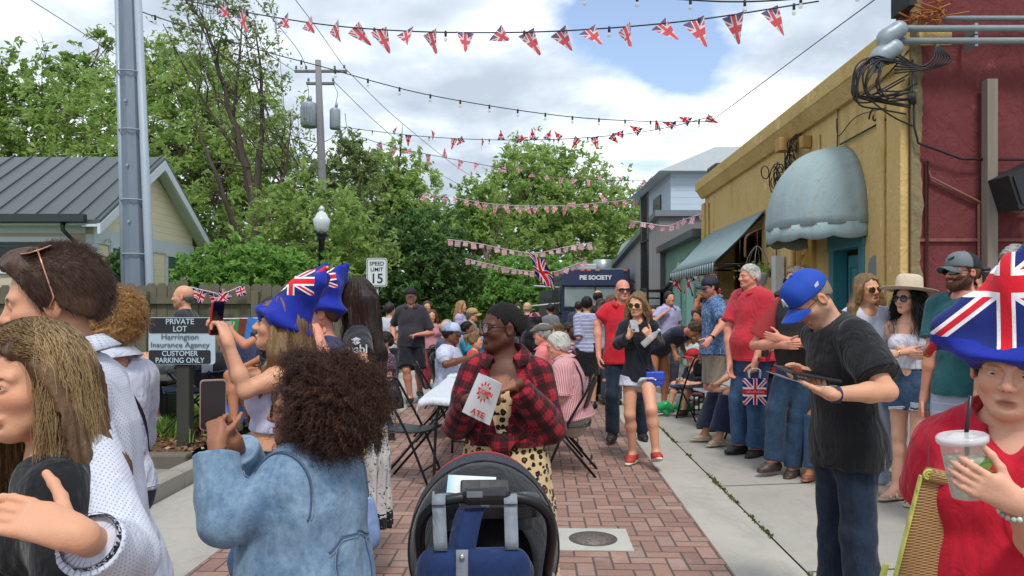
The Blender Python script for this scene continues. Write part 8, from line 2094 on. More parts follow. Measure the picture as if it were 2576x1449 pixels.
 b = thing('paper_sheet', 'curled white sheet of paper under the tablet', 'paper', tp); m = MB(); m.sheet([[(-.15+.24*s, y, .012-.05*(1-s)**2*0-.035*math.sin(s*2.2)+.02*(1-s)) for y in np.linspace(-.085,.085,4)] for s in np.linspace(0,1,9)], .0008); m.build('sheet', plain('paper_white','#c9ccd4',.7,var=.02), b)
 d = 1.78; p = Person(2542, d, -35, 1.475, 'woman in red polo and tall union flag felt hat holding a lidded drink', sex='f', skin='pale', w=1.05, dims=(1.05,1.0,.98,.3,1.0), lean=2, head=(-2,6,4), res=.0055, shw=1.06, smile=-.4, age=1, mouth=.25, lips='#9a6258', brow='#8a6a58', eyes='#54606a', J=dict(elR=(2318,1310,'f'), wrR=(2285,1530,'n'), elL=(2622,1400,-.14), wrL=(2552,1262,-.30)), hands=dict(L=dict(d=(2420,1195,-.30), n=(-.25,-.95,.1), curl=[.30,.34,.38,.42], thumb=.45, spread=.05), R=dict(curl=.6)), seed=16)
 p.gaze = (0,18)
 p.body(feet=False); rp = cloth('red_polo', '#b8152e', .85, .10, .5); p.top('polo_shirt', rp, sleeve=.62, hem=.66, loose=.018, flare=.020, amp=.011, vneck=.075, neck=.022); lq = p.last; p.hems(.62)
 p.collar(rp, r=.070, hgt=.042, drop=.07, gap=.55); p.pants('trousers', JEANS, loose=.014); p.shoes(plain('shoe_black','#17181b',.5))
 p.hair_short(HDB, t=.008, front=.165, side=.03, nape=.0, amp=.003)
 jester_hat(p, top=.42, tipdx=.03, left=((-.085,.0,.215),(-.135,-.01,.185),(-.175,-.02,.128)), right=((.09,.03,.215),(.15,.03,.18),(.20,.03,.13)), res=.0042, rot_uv=.10, br=.86, low=.146)
 q = project(lq[0], [p.NB-p.up*.13+p.sl*.085+p.sf*.2], lq[1])[0]; m = MB(); Mx = Matrix.Translation(q) @ Matrix.Rotation(R(10),4,'Z'); m.box((-.028,-.003,-.012),(.028,.001,.012),M=Mx); bd = m.build('badge', plain('badge_blue','#2a3c9a',.6), p.root); m = MB(); m.box((-.027,-.0045,-.004),(.027,-.0031,.004),M=Mx); m.box((-.004,-.0045,-.011),(.004,-.0031,-.0041),M=Mx); m.box((-.004,-.0045,.0041),(.004,-.0031,.011),M=Mx); m.build('badge_cross', plain('badge_red','#c8283a',.6), bd)
 g = np.random.RandomState(3); dv = nz(p.wrL-p.elL).astype(float); a = np.cross(dv, [0,1,0.]); a /= np.linalg.norm(a); b_ = np.cross(dv, a); c0 = p.wrL-dv*.012
 for i in range(20):
  w = i*2*PI/20; m = MB(); m.lathe([(0,-.0058),(.0042,-.004),(.0058,0),(.0042,.004),(0,.0058)], c0+(a*math.cos(w)+b_*math.sin(w))*.032, 10); m.build('bead', plain('bead_%d'%(i%4), ['#a9c4b4','#cfd2cc','#7fa39a','#b9a9a0'][i%4], .15), p.root)
 H_ = p.hand['L']; cp = p.W(H_['wr']+H_['d']*.105+H_['n']*.044); cpos = (gx(2438,1.53), 1.53, CH-(1250-VH)/F*1.53); cup('clear lidded plastic cup of mint cocktail in the hand of the woman in red', cpos, .116, .0435, liquid='#9fb088', tilt=(0,R(-7)), straw=[(.0,0,.02),(.008,-.004,.13),(.022,-.01,.205)], lid=True)
 for (x, z, s) in ((.012,.045,.026),(-.015,.03,.018),(.02,.07,.018)):
  V = [(x-s,-.038,z),(x,-.040,z-s*.6),(x+s,-.036,z+s*.3),(x+.2*s,-.040,z+s*.8)]; o = link('mint_leaf', mesh_np('mint_leaf', V, [(0,1,2,3)], LM['bush'], False), [o for o in sc.objects if o.get('label','').startswith('clear lidded plastic cup')][0])
 bb = thing('straw_clutch', 'tan woven clutch with yellow green edging tucked under the arm of the woman in red', 'bag', at(2312,1330,d-.02), R(-12)); t = NT('woven_straw'); o = t.tc(); u = t.sep(o); w = t.math('MULTIPLY', t.math('SINE', t.math('MULTIPLY', u[1], 900)), t.math('SINE', t.math('MULTIPLY', u[2], 900))); n = t.noise(o, 60, 4)
 sm = t.out(t.mix(t.rng(t.math('ADD', w, t.math('MULTIPLY', n, .8)), -.6, 1.2), lin('#7a5a38'), lin('#b08c5c')), .8, t.bump(w, .5, .003)); ym = cloth('lime_trim', '#b9bd5a', .8)
 Ms = Matrix.Rotation(R(13),4,'Y') @ Matrix.Rotation(R(14),4,'Z')
 m = MB(); m.box((-.030,-.012,-.30),(.075,.012,.125),.010,M=Ms); m.build('bag_body', sm, bb); m = MB(); m.tube([Ms@Vector((-.020,-.01,.130)),Ms@Vector((.078,-.01,.130))], .017, 12); m.build('rolled_edge', sm, bb)
 m = MB(); m.box((-.036,-.016,-.30),(-.0305,-.004,.125),.002,M=Ms); m.tube([Ms@Vector((-.022+.013*math.cos(a)*(1-a/15), -.018, .130+.013*math.sin(a)*(1-a/15))) for a in np.linspace(0,12,30)], .0035, 6); m.box((-.058,.006,-.25),(-.0425,.012,-.10),.003,M=Ms); m.build('trim', ym, bb)
cast_near()
def U(c, nm='cotton_'): return cloth(nm+c, c, .88, .10, .45)
SHOE = lambda c: plain('shoe_'+c, c, .5)
def sit(u, d, yaw, H, label, z0=0, seat=.45, knees=.43, spread=.10, foot=.0, **kw):
 H *= .95
 """seated: hips on the seat, thighs forward, feet down"""
 J = kw.pop('J', {}); q = H/1.75
 for sd, sg in (('L',1),('R',-1)):
  J.setdefault('kn'+sd, ('l', sg*(.09+spread*.5), .41*q, seat+.10*q)); J.setdefault('an'+sd, ('l', sg*(.09+spread*.6), .36*q+foot, .085))
  J.setdefault('wr'+sd, ('l', sg*.10, .33*q, seat+.18*q))
 return Person(u, d, yaw, H, label, z0=z0, hz=seat+.085*q, J=J, **kw)
def rig(p, top, bottom=None, shoe=None, sleeve=.6, hem=None, kind='pants', to=1.97, collar=False, neck=.022, loose=.016, **kw):
 p.body(); tk = {k: kw[k] for k in ('limb','vneck','strap','tone','armless','amp','openf','flare') if k in kw}
 p.top(kw.get('tname','tshirt'), top, sleeve=sleeve, hem=hem if hem is not None else p.P0[2]-.03, loose=loose, neck=neck, **tk)
 if p.res < .016: p.hems(sleeve, 0 if kw.get('armless') else 1)
 if collar: p.collar(top if collar is True else collar, gap=.4)
 if bottom is not None:
  if kind == 'pants': p.pants('trousers' if to > 1.2 else 'shorts', bottom, to=to, loose=kw.get('bl', .016), flare=kw.get('bf', .012))
  else: p.skirt('skirt', bottom, to, loose=.014, rb=kw.get('rb', .22), pleat=kw.get('pleat', .006))
 if shoe is not None: p.shoes(shoe, kw.get('sole'), kw.get('skind','shoe'))
 return p
STAND = {}
def cast_mid():
 z = lambda u, d: gz(gx(u,d), d)
 d = 2.9; p = Person(286, d, -104, Hof(735,d), 'boy with curly strawberry blond hair and white shirt with a dark strap', skin='fair', w=.72, shw=.9, head=(8,0,0), J=dict(wrL=('l',.1,.26,.98), wrR=('l',-.1,.26,.98)), res=.0062, seed=21)
 rig(p, cloth('white_shirt', '#c4c8d8', .85, .05, .55), U('#3b4150'), SHOE('#2a2c30'), sleeve=1.2, loose=.022, collar=True); HC = hair_mat('hair_strawberry', '#80552e', '#d0a266', .5, 110)
 g = np.random.RandomState(3); p.hair_short(HC, t=.026, front=.188, side=.075, nape=.02, amp=.009, sc_=75); P, N, q = p.scalp_points(2600, .024, .188, .075, .02, 5); p.strands(HC, P, P+N*.020+g.normal(size=P.shape)*.012+np.array([0,0,-.008]), 10, .0013, .0055, 2.0, seed=2)
 m = MB(); pr = p.last[0]; pts = project(p.torso(.024), [p.NB+p.sl*.07+p.sf*.12-p.up*.12, p.NB+p.sl*.075+p.up*.03, p.NB+p.sl*.05-p.sf*.12-p.up*.06, p.NB-p.sl*.04-p.sf*.14-p.up*.18, p.NB-p.sl*.14-p.sf*.10-p.up*.32], None, .006); m.tube(spl(pts), .006, 6); m.build('strap', plain('strap_navy','#1c2233',.6), p.root)
 d = 3.2; p = Person(672, d, -78, 1.53, 'blond woman in blue union flag felt hat and crop top taking a picture', sex='f', skin='fair', w=.86, lean=-7, head=(0,-4,0), res=.0062, bare=True, J=dict(elL=(618,985,-.20), wrL=(572,855,-.20), elR=(612,978,.12), wrR=(560,852,-.02)), hands=dict(L=dict(d=(548,790,-.15), n=(-.3,.5,-.2), curl=[.5,.6,.7,.8]), R=dict(d=(545,800,-.05), n=(.4,.3,.1), curl=[.6,.6,.7,.8])), seed=22)
 p.body(); p.top('crop_top', U('#b4b2c8'), sleeve=0, armless=True, hem=p.P0[2]+.17, loose=.010, strap=.36, amp=.003); p.pants('jeans', BJ, loose=.010, waist=p.P0[2]+.10); p.shoes(SHOE('#c8c4c0'))
 p.hair_long(HDBL, .34, t=.012, vol=.05, wave=.008, amp=.008); long_strands(p, hair_mat('hair_blond_loose', '#7a5a34', '#c4a065'), 1300, .36, .0010, 4, .03, .105, curl=.006, zmax=.15)
 jester_hat(p, top=.44, tipdx=.0, tipdy=.035, left=((.04,.03,.30),(.05,.055,.36),(.04,.06,.43)), right=((-.05,.02,.28),(-.055,.065,.33),(-.03,.08,.40)), low=.125, sc_=.96, br=.82, pitch=-18, side=True, rot_uv=.5)
 bt = MB(); c = p.P0+p.up*.085; bt.tube([c-p.up*.018, c+p.up*.018], [.139,.137], 24, False); o = bt.build('belt', plain('belt_black','#17181b',.5), p.root); o.scale = (1,1,1)
 o.data.transform(Matrix.Translation(c) @ Matrix.Diagonal((.98,.80,1,1)) @ Matrix.Translation(-Vector(c)))
 W = p.W(p.wrL); phone('small red cased phone held up by the woman in the union flag hat', at(545,800,d-.14), quat((.3,.95,0),(-.95,.3,.12)), .07, .14, '#b03038')
 d = 4.0; p = Person(822, d, -78, 1.59, 'young man in navy t-shirt and blue union flag hat sipping a drink', skin='pink', w=.9, head=(0,2,0), res=.007, J=dict(elL=(838,935,'n'), wrL=(800,850,'f')), hands=dict(L=dict(curl=.6, n=(-.6,.2,0))), seed=23)
 rig(p, U('#2b3562'), JEANS, SHOE('#2a2c30')); p.hair_short(HB, t=.006, front=.17, side=.09, nape=.04, amp=.002)
 jester_hat(p, top=.36, tipdy=.045, left=((.05,.0,.26),(.07,-.05,.25),(.08,-.13,.20)), right=((-.05,.03,.25),(-.05,.06,.31),(-.03,.09,.38)), low=.138, sc_=.94, br=.82, pitch=-14, side=True, rot_uv=.4)
 cup('clear plastic cup with black straw raised by the young man in the union flag hat', at(792,858,d-.05), .13, .042, straw=[(0,0,.02),(.004,-.01,.19)])
 d = 4.9; p = Person(775, d, -100, 1.55, 'woman in light blue top half hidden between the two union flag hats', sex='f', skin='fair', J=dict(wrL=('l',.05,.2,1.42))); rig(p, U('#5f97cf'), BJ, SHOE('#2a2c30')); p.hair_long(HBL, .22)
 d = 4.15; p = Person(906, d, -84, Hof(704,d), 'woman with very long brown hair in black t-shirt and black and white skirt', sex='f', skin='fair', w=.95, head=(0,2,0), res=.0065, bare=True, J=dict(elL=(912,915,'n'), wrL=(872,985,'n')), hands=dict(L=dict(curl=.5)), seed=24)
 p.body(); p.top('tshirt', U('#24272b'), sleeve=.72, hem=p.P0[2]+.04, loose=.014); lt = p.last; p.skirt('skirt', pattern_cloth('ink_skirt', ink_skirt, .85, .5), .31, loose=.014, rb=.20, pleat=.016, npl=15, rm=.185); p.shoes(SHOE('#222b3d'), SHOE('#b8b8b6'))
 p.hair_long(HDB, .62, t=.016, vol=.055, wave=.005, amp=.008, sides=(1,), res=.006); long_strands(p, hair_mat('hair_long_brown', '#1d120d', '#553425'), 1700, .64, .0013, 6, .03, .118); p.glasses(plain('black_frame','#101114',.3), plain('green_lens','#2a4a3c',.1), 'rect', .026, .002)
 o = project(p.last[0], [p.sh['L']+np.array([.10,0,-.13])], None)[0]
 q = p.sh['L']*.60+p.elL*.40; q = project(lt[0], [q+np.array([.2,0,0])], lt[1], .004)[0].astype(float); Mx = Matrix.Translation(Vector(q)+Vector((.0,0,-.015))) @ Matrix.Rotation(R(90),4,'Z') @ TXT; text_mesh('lettering', 'mabl', .060, plain('logo_white','#c9ccd6',.7), p.root, Mx, .003, bold=.001)
 m = MB(); Mq = Matrix.Translation(Vector(q)+Vector((.0,0,.035)))
 for i, s in enumerate((1,.8)): m.prism([(-.026*s,.0-.016*i),(0,-.012-.016*i),(.026*s,0-.016*i),(0,.012-.016*i)], -.002, .003, 'x', M=Mq)
 m.build('logo', plain('logo_white','#c9ccd6',.7), p.root)
 b = thing('tote_bag', 'translucent blue bag with a chain strap hanging beside the black and white skirt', 'bag', at(925,1300,3.9)); t = NT('blue_vinyl'); o = t.tc(); n = t.noise(o, 14, 3); V, Q = polygonise([el((0,0,-.02),(.055,.035,.13),None,.02), el((0,0,-.10),(.06,.04,.08),None,.04)], .01, folds(2,.006,25)); link('bag_body', mesh_np('bag_body', V, Q, t.out(t.mix(n, lin('#4a78b8'), lin('#a3b6dc')), .2)), b)
 m = MB(); m.tube(spl([(-.02,-.01,.10),(-.03,0,.22),(-.02,.02,.35)]), .006, 6); m.build('chain_strap', plain('gold','#c9a55a',.2,.9), b)
 p = sit(468, 7.75, -84, 1.80, 'bald man in dark t-shirt and grey shorts sitting by the wooden fence', z0=.28, seat=.55, skin='fair', w=1.05, stubble=.3); rig(p, U('#2f3038'), U('#6e7676'), SHOE('#b0aca4'), to=.95); p.hair_short(HDG, t=.003, ring=.12, amp=.001)
 p = sit(688, 7.6, -86, 1.74, 'man in dark patterned shirt and khaki shorts seated by the fence holding a cup', z0=.28, skin='tan', J=dict(wrL=('l',.18,.36,.98)), hands=dict(L=dict(n=(-.6,0,0), curl=.6))); rig(p, pattern_cloth('dark_hawaiian', floral('#14161d', '#23262f', '#8d97a6', 30), .85, .4), U('#7a7359'), SHOE('#4b3f34'), to=.95); p.hair_short(HDB)
 c = p.W(p.hand['L']['palm']); cup('pale paper cup held by the seated man in the dark patterned shirt', (c[0]-.02,c[1],c[2]-.04), .11, .04)
 p = sit(735, 8.0, -70, 1.65, 'person in grey sitting by the fence behind the woman in the union flag hat', z0=.28, skin='fair'); rig(p, U('#5a5f6c'), U('#30343d'), SHOE('#2a2c30')); p.hair_short(HB)
 d = 11.6; p = Person(1034, d, 4, 1.79, 'man in black shirt, shorts and cap walking towards the camera', skin='pink', w=1.10, dims=(1,1.02,1.02,.4,0), stubble=.6, stubcol='#8a7466', J=dict(elL=(1086,838,.02), wrL=(1050,842,-.22), wrR=(990,850,-.08), anR=(1032,1000,-.12), anL=(1056,983,.22), ftR=(-.1,1,0)), hands=dict(L=dict(n=(0,.0,-1), curl=[.1,.5,.6,.7])))
 rig(p, U('#35343c'), U('#1c1e25'), SHOE('#26272c'), sleeve=.85, collar=True, to=.93, hem=p.P0[2]-.04, bl=.03, bf=.025, sole=SHOE('#8a8884')); p.hair_short(HDB, t=.004, front=.17); p.ball_cap('#1d1d22')
 o = project(p.last[0], [p.NB+p.sl*.10-p.up*.14+p.sf*.2], None)[0]
 d = 8.35; p = Person(1566, d, -8, Hof(703,d), 'bald man in red polo, sunglasses and dark jeans walking on the street', skin='pink', w=1.08, dims=(1,1.0,1.02,.25,0), head=(14,0,0), stubble=.35, stubcol='#9a8070', J=dict(elR=(1503,815,.03), wrR=(1506,895,-.08), anR=(1541,1088,.0), anL=(1615,1085,.2)), res=.0095)
 rig(p, cloth('red_polo_bright', '#c01f2c', .85, .10, .4), JEANS, SHOE('#241f20'), collar=True, hem=p.P0[2]-.07, flare=.02); p.glasses(plain('black_frame','#101114',.3), LENS_DARK(), 'wrap', .026, .003, 'sunglasses'); p.hair_short(HDG, t=.002, ring=.10, amp=.0005)
 d = 7.2; p = Person(1606, d, -14, Hof(736,d), 'woman in black long sleeved top and white shorts walking with a phone', sex='f', skin='#cf9d80', w=.82, head=(-16,2,0), lean=2, stag=0, J=dict(elR=(1556,865,-.02), wrR=(1582,846,-.24), elL=(1660,862,-.02), wrL=(1636,850,-.24), anR=(1592,1140,.06), anL=(1650,1138,-.22), ftR=(-.25,1,-.05), ftL=(.25,.95,.3)), hands=dict(R=dict(d=(1592,828,-.26), n=(.3,-.3,.3), curl=.7), L=dict(d=(1622,828,-.28), n=(-.3,-.4,.2), curl=.75)), res=.008, bare=True, seed=31)
 p.body(); p.top('long_sleeved_top', U('#1d1f27'), sleeve=1.93, hem=p.P0[2]-.06, loose=.014, neck=.03, vneck=.03, flare=.010); p.pants('shorts', U('#b9bccb'), to=.30, loose=.018, flare=.02); p.shoes(plain('shoe_red','#b0382c',.6), SHOE('#cfc6bb'))
 p.hair_long(HDBL, .24, t=.014, vol=.04, wave=.008); p.glasses(plain('gold','#c9a55a',.2,.9), LENS_BROWN(), 'aviator', .026, .002, 'sunglasses')
 hb = thing('shoulder_bag', 'bright blue shoulder bag on the hip of the woman in white shorts', 'bag', at(1647,952,d-.12)); bm = plain('blue_leather', '#2447b8', .4, bump=.15)
 m = MB(); m.box((-.085,-.03,-.07),(.085,.03,.06),.018); m.build('bag_body', bm, hb); m = MB(); m.box((-.088,-.036,-.02),(.088,.032,.066),.012); m.build('flap', bm, hb); m = MB(); m.lathe([(0,-.004),(.010,-.004),(.010,.004),(0,.004)], (0,-.04,-.01), 10, M=Matrix.Rotation(R(90),4,'X')); m.build('clasp', plain('gold','#c9a55a',.2,.9), hb)
 pts = [np.array(at(1640,935,d-.13)), p.P0+p.up*.10+p.sf*.15+p.sl*.08, p.P0+p.up*.25+p.sf*.15, p.NB-p.up*.10+p.sf*.135-p.sl*.05, p.NB+p.up*.012-p.sl*.085+p.sf*.04]; pts[0] = p.loc(pts[0]); P_ = spl(pts); P_[3:] = list(project(p.last[0] if False else p.torso(.018), P_[3:], None, .004)); m = MB(); m.tube([q-np.array(at(1647,952,d-.12)) for q in [p.W(x) for x in P_]], .006, 5); m.build('strap', plain('strap_navy','#1c2233',.6), hb)
 H_ = p.hand; phone('grey phone in the hands of the woman in white shorts', p.W(H_['R']['palm']+np.array([.02,-.02,.05])), quat((1,.1,0),(.1,-.7,.6)), .07, .14, '#8e8c90', '#77757a')
 c = p.W(H_['L']['palm']); b = thing('water_bottle', 'clear plastic water bottle tucked in the arm of the woman in white shorts', 'bottle', c+np.array([.02,-.04,-.05])); b.rotation_euler = (0,R(48),0); t = NT('bottle_plastic'); m = MB(); m.lathe([(.0,-.09),(.03,-.09),(.032,-.08),(.031,.05),(.014,.09),(.013,.11),(0,.11)], (0,0,0), 16); m.build('bottle_body', t.out([.75,.8,.83], .1, None, 0, .6, **{'Alpha': .28}), b); m = MB(); m.lathe([(.015,.105),(.015,.125),(0,.126)], (0,0,0), 12); m.build('bottle_cap', plain('cap_white','#c9ccd0',.4), b)
 d = 7.55; z0 = z(1885,d); p = Person(1892, d, -62, Hof(660,d,z0)-.02, 'tall white haired man in red polo and blue jeans holding a flag gift bag', skin='pink', w=1.10, dims=(1,1.04,1.02,.5,0), z0=z0, head=(-16,2,0), J=dict(elR=(1832,830,.12), wrR=(1836,915,.02), elL=(1918,855,-.16), wrL=(1901,908,-.24), anR=(1862,1118,.06), anL=(1902,1128,-.08)), hands=dict(L=dict(d=(1896,945,-.24), curl=[.7,.8,.9,1.0])), res=.009, age=1)
 rig(p, cloth('red_polo_soft', '#bc2f3c', .85, .10, .4), BJ, SHOE('#22201f'), collar=True, sleeve=.78, hem=p.P0[2]-.05, flare=.028, loose=.026, bl=.022, bf=.02); p.hair_short(HW, t=.012, front=.186, side=.085, nape=.035, amp=.003); watch(p, 'L', '#a9a49c', .014)
 b = thing('gift_bag', 'small union flag paper bag hanging from the hand of the tall man in red', 'gift bag', at(1898,985,d-.26), R(-6)); w, h = .105, .125
 m = MB(); m.box((-w,-.035,-h),(w,.035,h)); V = np.array(m.v); U_ = np.stack([V[:,0]/w*.9, V[:,2]/h*.47, V[:,0]*0], 1); me = mesh_np('bag_paper', V, [list(f) for f in m.f], jack_mat('jack_paper', .5), False, attrs={'uvw': (U_, 'FLOAT_VECTOR')}); bp = link('bag_paper', me, b)
 for y in (-.03,.03): m = MB(); m.tube(spl([(-.05,y,h),(-.045,y,h+.09),(.045,y,h+.09),(.05,y,h)]), .004, 6); m.build('handle', plain('cord_white','#c9ccd0',.6), b)
 m = MB()
 for i in range(11): m.box((-.085+.0155*i,-.0365,-.010),(-.075+.0155*i,-.0352,.006+.006*(i%3)))
 m.build('lettering', plain('print_pink','#d88a94',.6), bp)
 d = 6.65; z0 = z(1985,d); p = Person(2010, d, -52, Hof(672,d,z0), 'grey haired man with crossed arms in dark tee with red sleeves and jeans', skin='pink', w=1.10, dims=(1,1.04,1.02,.4,0), z0=z0, head=(-12,3,0), J=dict(elL=('l',.37,.12,1.13), wrL=('l',.02,.29,1.20), elR=('l',-.37,.12,1.13), wrR=('l',.06,.32,1.15), anR=(1945,1160,-.02), anL=(1995,1178,-.06)), hands=dict(L=dict(n=(0,-1,0), curl=.3), R=dict(n=(0,-1,0), curl=.3)), res=.0085)
 SK = U('#33312f'); red = lin('#9a3638'); dk = lin('#2e2d2c')
 def rag(s, V):
  dd = np.minimum(*[_d(rc(s.sh[sd], getattr(s,'el'+sd), .105, .125), V) for sd in 'LR']); m = np.clip(-dd/.01, 0, 1)[:,None]; return np.concatenate([np.array(dk)*(1-m)+np.array(red)*m, np.ones((len(V),1))], 1)
 p.body(); p.top('raglan_tshirt', tone_mat('raglan_cloth', .9, .3, 90), sleeve=.80, hem=p.P0[2]-.02, loose=.020, flare=.02, tone=rag); p.pants('jeans', pattern_cloth('mid_jeans', denim('#1e2f42', '#35506c'), .85, .4), loose=.02); p.shoes(SHOE('#3f3128'))
 p.hair_short(HDG, t=.014, front=.19, side=.085, nape=.04); p.glasses(plain('black_frame','#101114',.3), LENS_DARK(), 'aviator', .027, .0025, 'sunglasses')
 d = 7.5; z0 = z(1958,d); p = Person(1966, d, -40, Hof(734,d,z0), 'woman in sunglasses and red buttoned top behind the man with crossed arms', sex='f', skin='pink', z0=z0, J=dict(wrR=(1938,880,-.22))); rig(p, U('#c02a34'), U('#2a3040'), SHOE('#2a2c30'), collar=True); p.hair_short(HDB, t=.022, side=.05, nape=.0); p.glasses(plain('black_frame','#101114',.3), LENS_DARK(), 'round', .027, .003, 'sunglasses'); phone('phone in a dark red case held beside the tall man in red', at(1925,878,7.2), quat((.9,.3,0),(-.3,.9,.1)), .075, .15, '#5a2430')
 d = 5.9; z0 = z(2205,d); p = Person(2180, d, -4, Hof(690,d,z0), 'woman with long dark blond hair and brown sunglasses leaning to talk', sex='f', skin='fair', z0=z0, head=(16,2,-10), mouth=.8, res=.0085); rig(p, U('#bfc3d3'), U('#8e9db5'), SHOE('#b8a898'), neck=.035); p.hair_long(HDBL, .34, t=.012, vol=.042, sidefwd=-.09, spread=.06); p.glasses(plain('gold','#c9a55a',.2,.9), LENS_BROWN(), 'aviator', .027, .002, 'sunglasses')
 d = 5.62; z0 = z(2290,d); p = Person(2288, d, -46, Hof(712,d,z0), 'woman in cream hat, white camisole and ripped denim shorts with long black hair', sex='f', skin='pale', z0=z0, w=.82, head=(-16,0,0), lips='#a8605c', J=dict(elL=(2312,880,-.10), wrL=(2252,890,-.26), elR=(2246,870,.08), wrR=(2290,888,-.2), anR=(2255,1228,.06), anL=(2306,1240,-.06), ftR=(-.5,.9,0), ftL=(-.1,1,0), knR=(2262,1092,.06), knL=(2310,1100,-.06)), hands=dict(L=dict(n=(0,-1,0), curl=.3)), res=.0075, bare=True, smile=.6, seed=37)
 p.body(); cm = cloth('white_eyelet', '#c9c9d4', .85, .06, .7); p.top('camisole', cm, sleeve=0, armless=True, hem=p.P0[2]+.14, loose=.012, strap=.40, amp=.006)
 for sg in (1,-1): m = MB(); m.tube(list(project(p.torso(.0), spl([p.NB+p.sl*sg*.085-p.sf*.07-p.up*.08, p.NB+p.sl*sg*.088+p.up*.03, p.NB+p.sl*sg*.085+p.sf*.10-p.up*.06, p.NB+p.sl*sg*.08+p.sf*.13-p.up*.13]), None, .004)), .009, 6, flat=.4); m.build('strap', cm, p.root)
 p.pants('denim_shorts', pattern_cloth('short_denim', denim('#22344a', '#43617f'), .85, .5), to=.42, loose=.020, flare=.022, waist=p.P0[2]+.15); ls = p.last
 g = np.random.RandomState(4)
 for sg, zz in ((1,.20),(1,.27),(-1,.24)):
  for i in range(6): q = p.hip['L' if sg > 0 else 'R']-p.up*(zz-.10+.006*i)+p.sf*.2; seam(p, [q-p.sl*.045, q, q+p.sl*(.04+.02*g.rand())], plain('rip_thread','#b5bcc8',.9), .003, 'rip', last=ls)
 for sd in 'LR':
  an = getattr(p,'an'+sd); f = p.foot_dir(sd).astype(float); V, Q = polygonise([rc(an+[0,0,-.072]-f*.045, an+[0,0,-.072]+f*.13, .036, .04, .02, n=(0,0,1), s=.35)], .007); so = link('sandal', mesh_np('sandal', V, Q, SHOE('#b7a094')), p.root)
  for k, r_ in ((.085,.046),(.03,.046)):
   m = MB(); sd_ = np.cross(f, [0,0,1]); c = an+f*k+np.array([0,0,-.070]); m.tube([c+sd_*r_*math.cos(a)+np.array([0,0,.055 if k < .05 else .045])*math.sin(a) for a in np.linspace(0,PI,9)], .012, 6, flat=.4); m.build('sandal_strap', SHOE('#c3b3ab'), so)
 p.hair_long(HBK, .36, t=.012, vol=.05, wave=.012, amp=.008); long_strands(p, HBK, 900, .38, .0018, 4, .05, .11, curl=.012); p.glasses(plain('black_frame','#101114',.3), LENS_DARK(), 'round', .025, .003, 'sunglasses')
 cr = cloth('cream_felt', '#c9b9a4', .9, .06, .2); hm = MB(); Mh = Matrix.Translation(p.h(0,.015,.165)) @ Matrix(p.Hm.tolist()).to_4x4() @ Matrix.Rotation(R(-7),4,'X')
 k = [(.098,.0),(.100,.01),(.097,.06),(.090,.105),(.072,.122),(.03,.114),(0,.110)]; hm.lathe([(.205,.008),(.207,.012),(.17,.0)]+k, (0,0,0), 40, M=Mh @ Matrix.Diagonal((.92,1.05,1,1))); hb_ = hm.build('sun_hat', cr, p.root); m = MB(); m.tube([Mh @ Vector((.1005*.92*math.cos(a), .1005*1.05*math.sin(a), .016)) for a in np.linspace(0,6.283,40)], .007, 6, False); m.build('hat_band', cloth('cream_band','#b3a48e'), hb_)
 m = MB(); dd = nz(p.wrL-p.elL).astype(float); a = nz(np.cross(dd,[0,0,1.])).astype(float); b_ = np.cross(dd,a); m.tube([p.wrL-dd*.01+(a*math.cos(w)+b_*math.sin(w))*.028 for w in np.linspace(0,6.283,20)], .003, 5, False); m.build('bracelet', plain('gold','#c9a55a',.2,.9), p.root)
 d = 4.85; z0 = z(2425,d); p = Person(2428, d, -58, Hof(638,d,z0), 'bearded man in teal t-shirt, trucker cap and pale checked shorts holding a cup', skin='pink', w=1.02, z0=z0, head=(-20,-2,0), stubble=.95, stubcol='#4a2c20', J=dict(elL=(2470,885,-.20), wrL=(2402,852,-.30), elR=(2345,880,.10), wrR=('l',-.23,.06,.86)), hands=dict(L=dict(d=(2345,838,-.32), n=(-.4,-.6,.0), curl=[.5,.55,.6,.65], thumb=.5)), res=.0072)
 rig(p, cloth('teal_cotton', '#245a5e', .88, .12, .5), pattern_cloth('pale_check', lambda t: t.mix(t.math('LESS_THAN', t.math('FRACT', t.math('MULTIPLY', t.sep(t.tc())[2], 18)), .08), t.mix(t.noise(t.tc(), 20, 4), lin('#8e99ad'), lin('#a9b2c4')), lin('#c3c8d4')), .85, .4), SHOE('#c3bfb8'), to=1.0, sleeve=.72, hem=p.P0[2]-.05, bl=.022, bf=.02); p.hair_short(HR, t=.004, front=.17)
 p.garment('beard', [el(p.h(0,-.052,.022), np.array([.050,.050,.042])*p.k, p.Hm, .02)] + [rc(p.h(sg*.064,-.012,.085), p.h(sg*.045,-.052,.035), .014*p.k, .020*p.k, .02) for sg in (1,-1)] + [rc(p.h(-.026,-.088,.058), p.h(.026,-.088,.058), .008*p.k, .008*p.k, .012), el(p.h(0,-.100,.0435), np.array([.020,.014,.0075])*p.k, p.Hm, .006, 's')], hair_mat('hair_beard', '#2c1a12', '#6a4030', .5, 120), .0035, 120)
 cp = p.ball_cap('#6b7378', '#22262a', '#565e63'); m = MB(); Mx = Matrix.Translation(p.h(.01,-.098,.190)) @ Matrix(p.Hm.tolist()).to_4x4() @ Matrix.Rotation(R(-20),4,'X'); m.prism([(-.025,-.004),(.0,.004),(.025,.014),(.018,.002),(.0,-.006)], -.004, .003, 'y', M=Mx); m.build('logo', plain('logo_dark','#22262a',.7), cp)
 p.glasses(plain('black_frame','#101114',.3), LENS_DARK(), 'wrap', .026, .003, 'sunglasses'); watch(p, 'L'); c = p.W(p.hand['L']['palm']); cup('clear plastic cup in the hand of the bearded man in teal', (c[0]-.03,c[1]-.01,c[2]-.05), .12, .042)
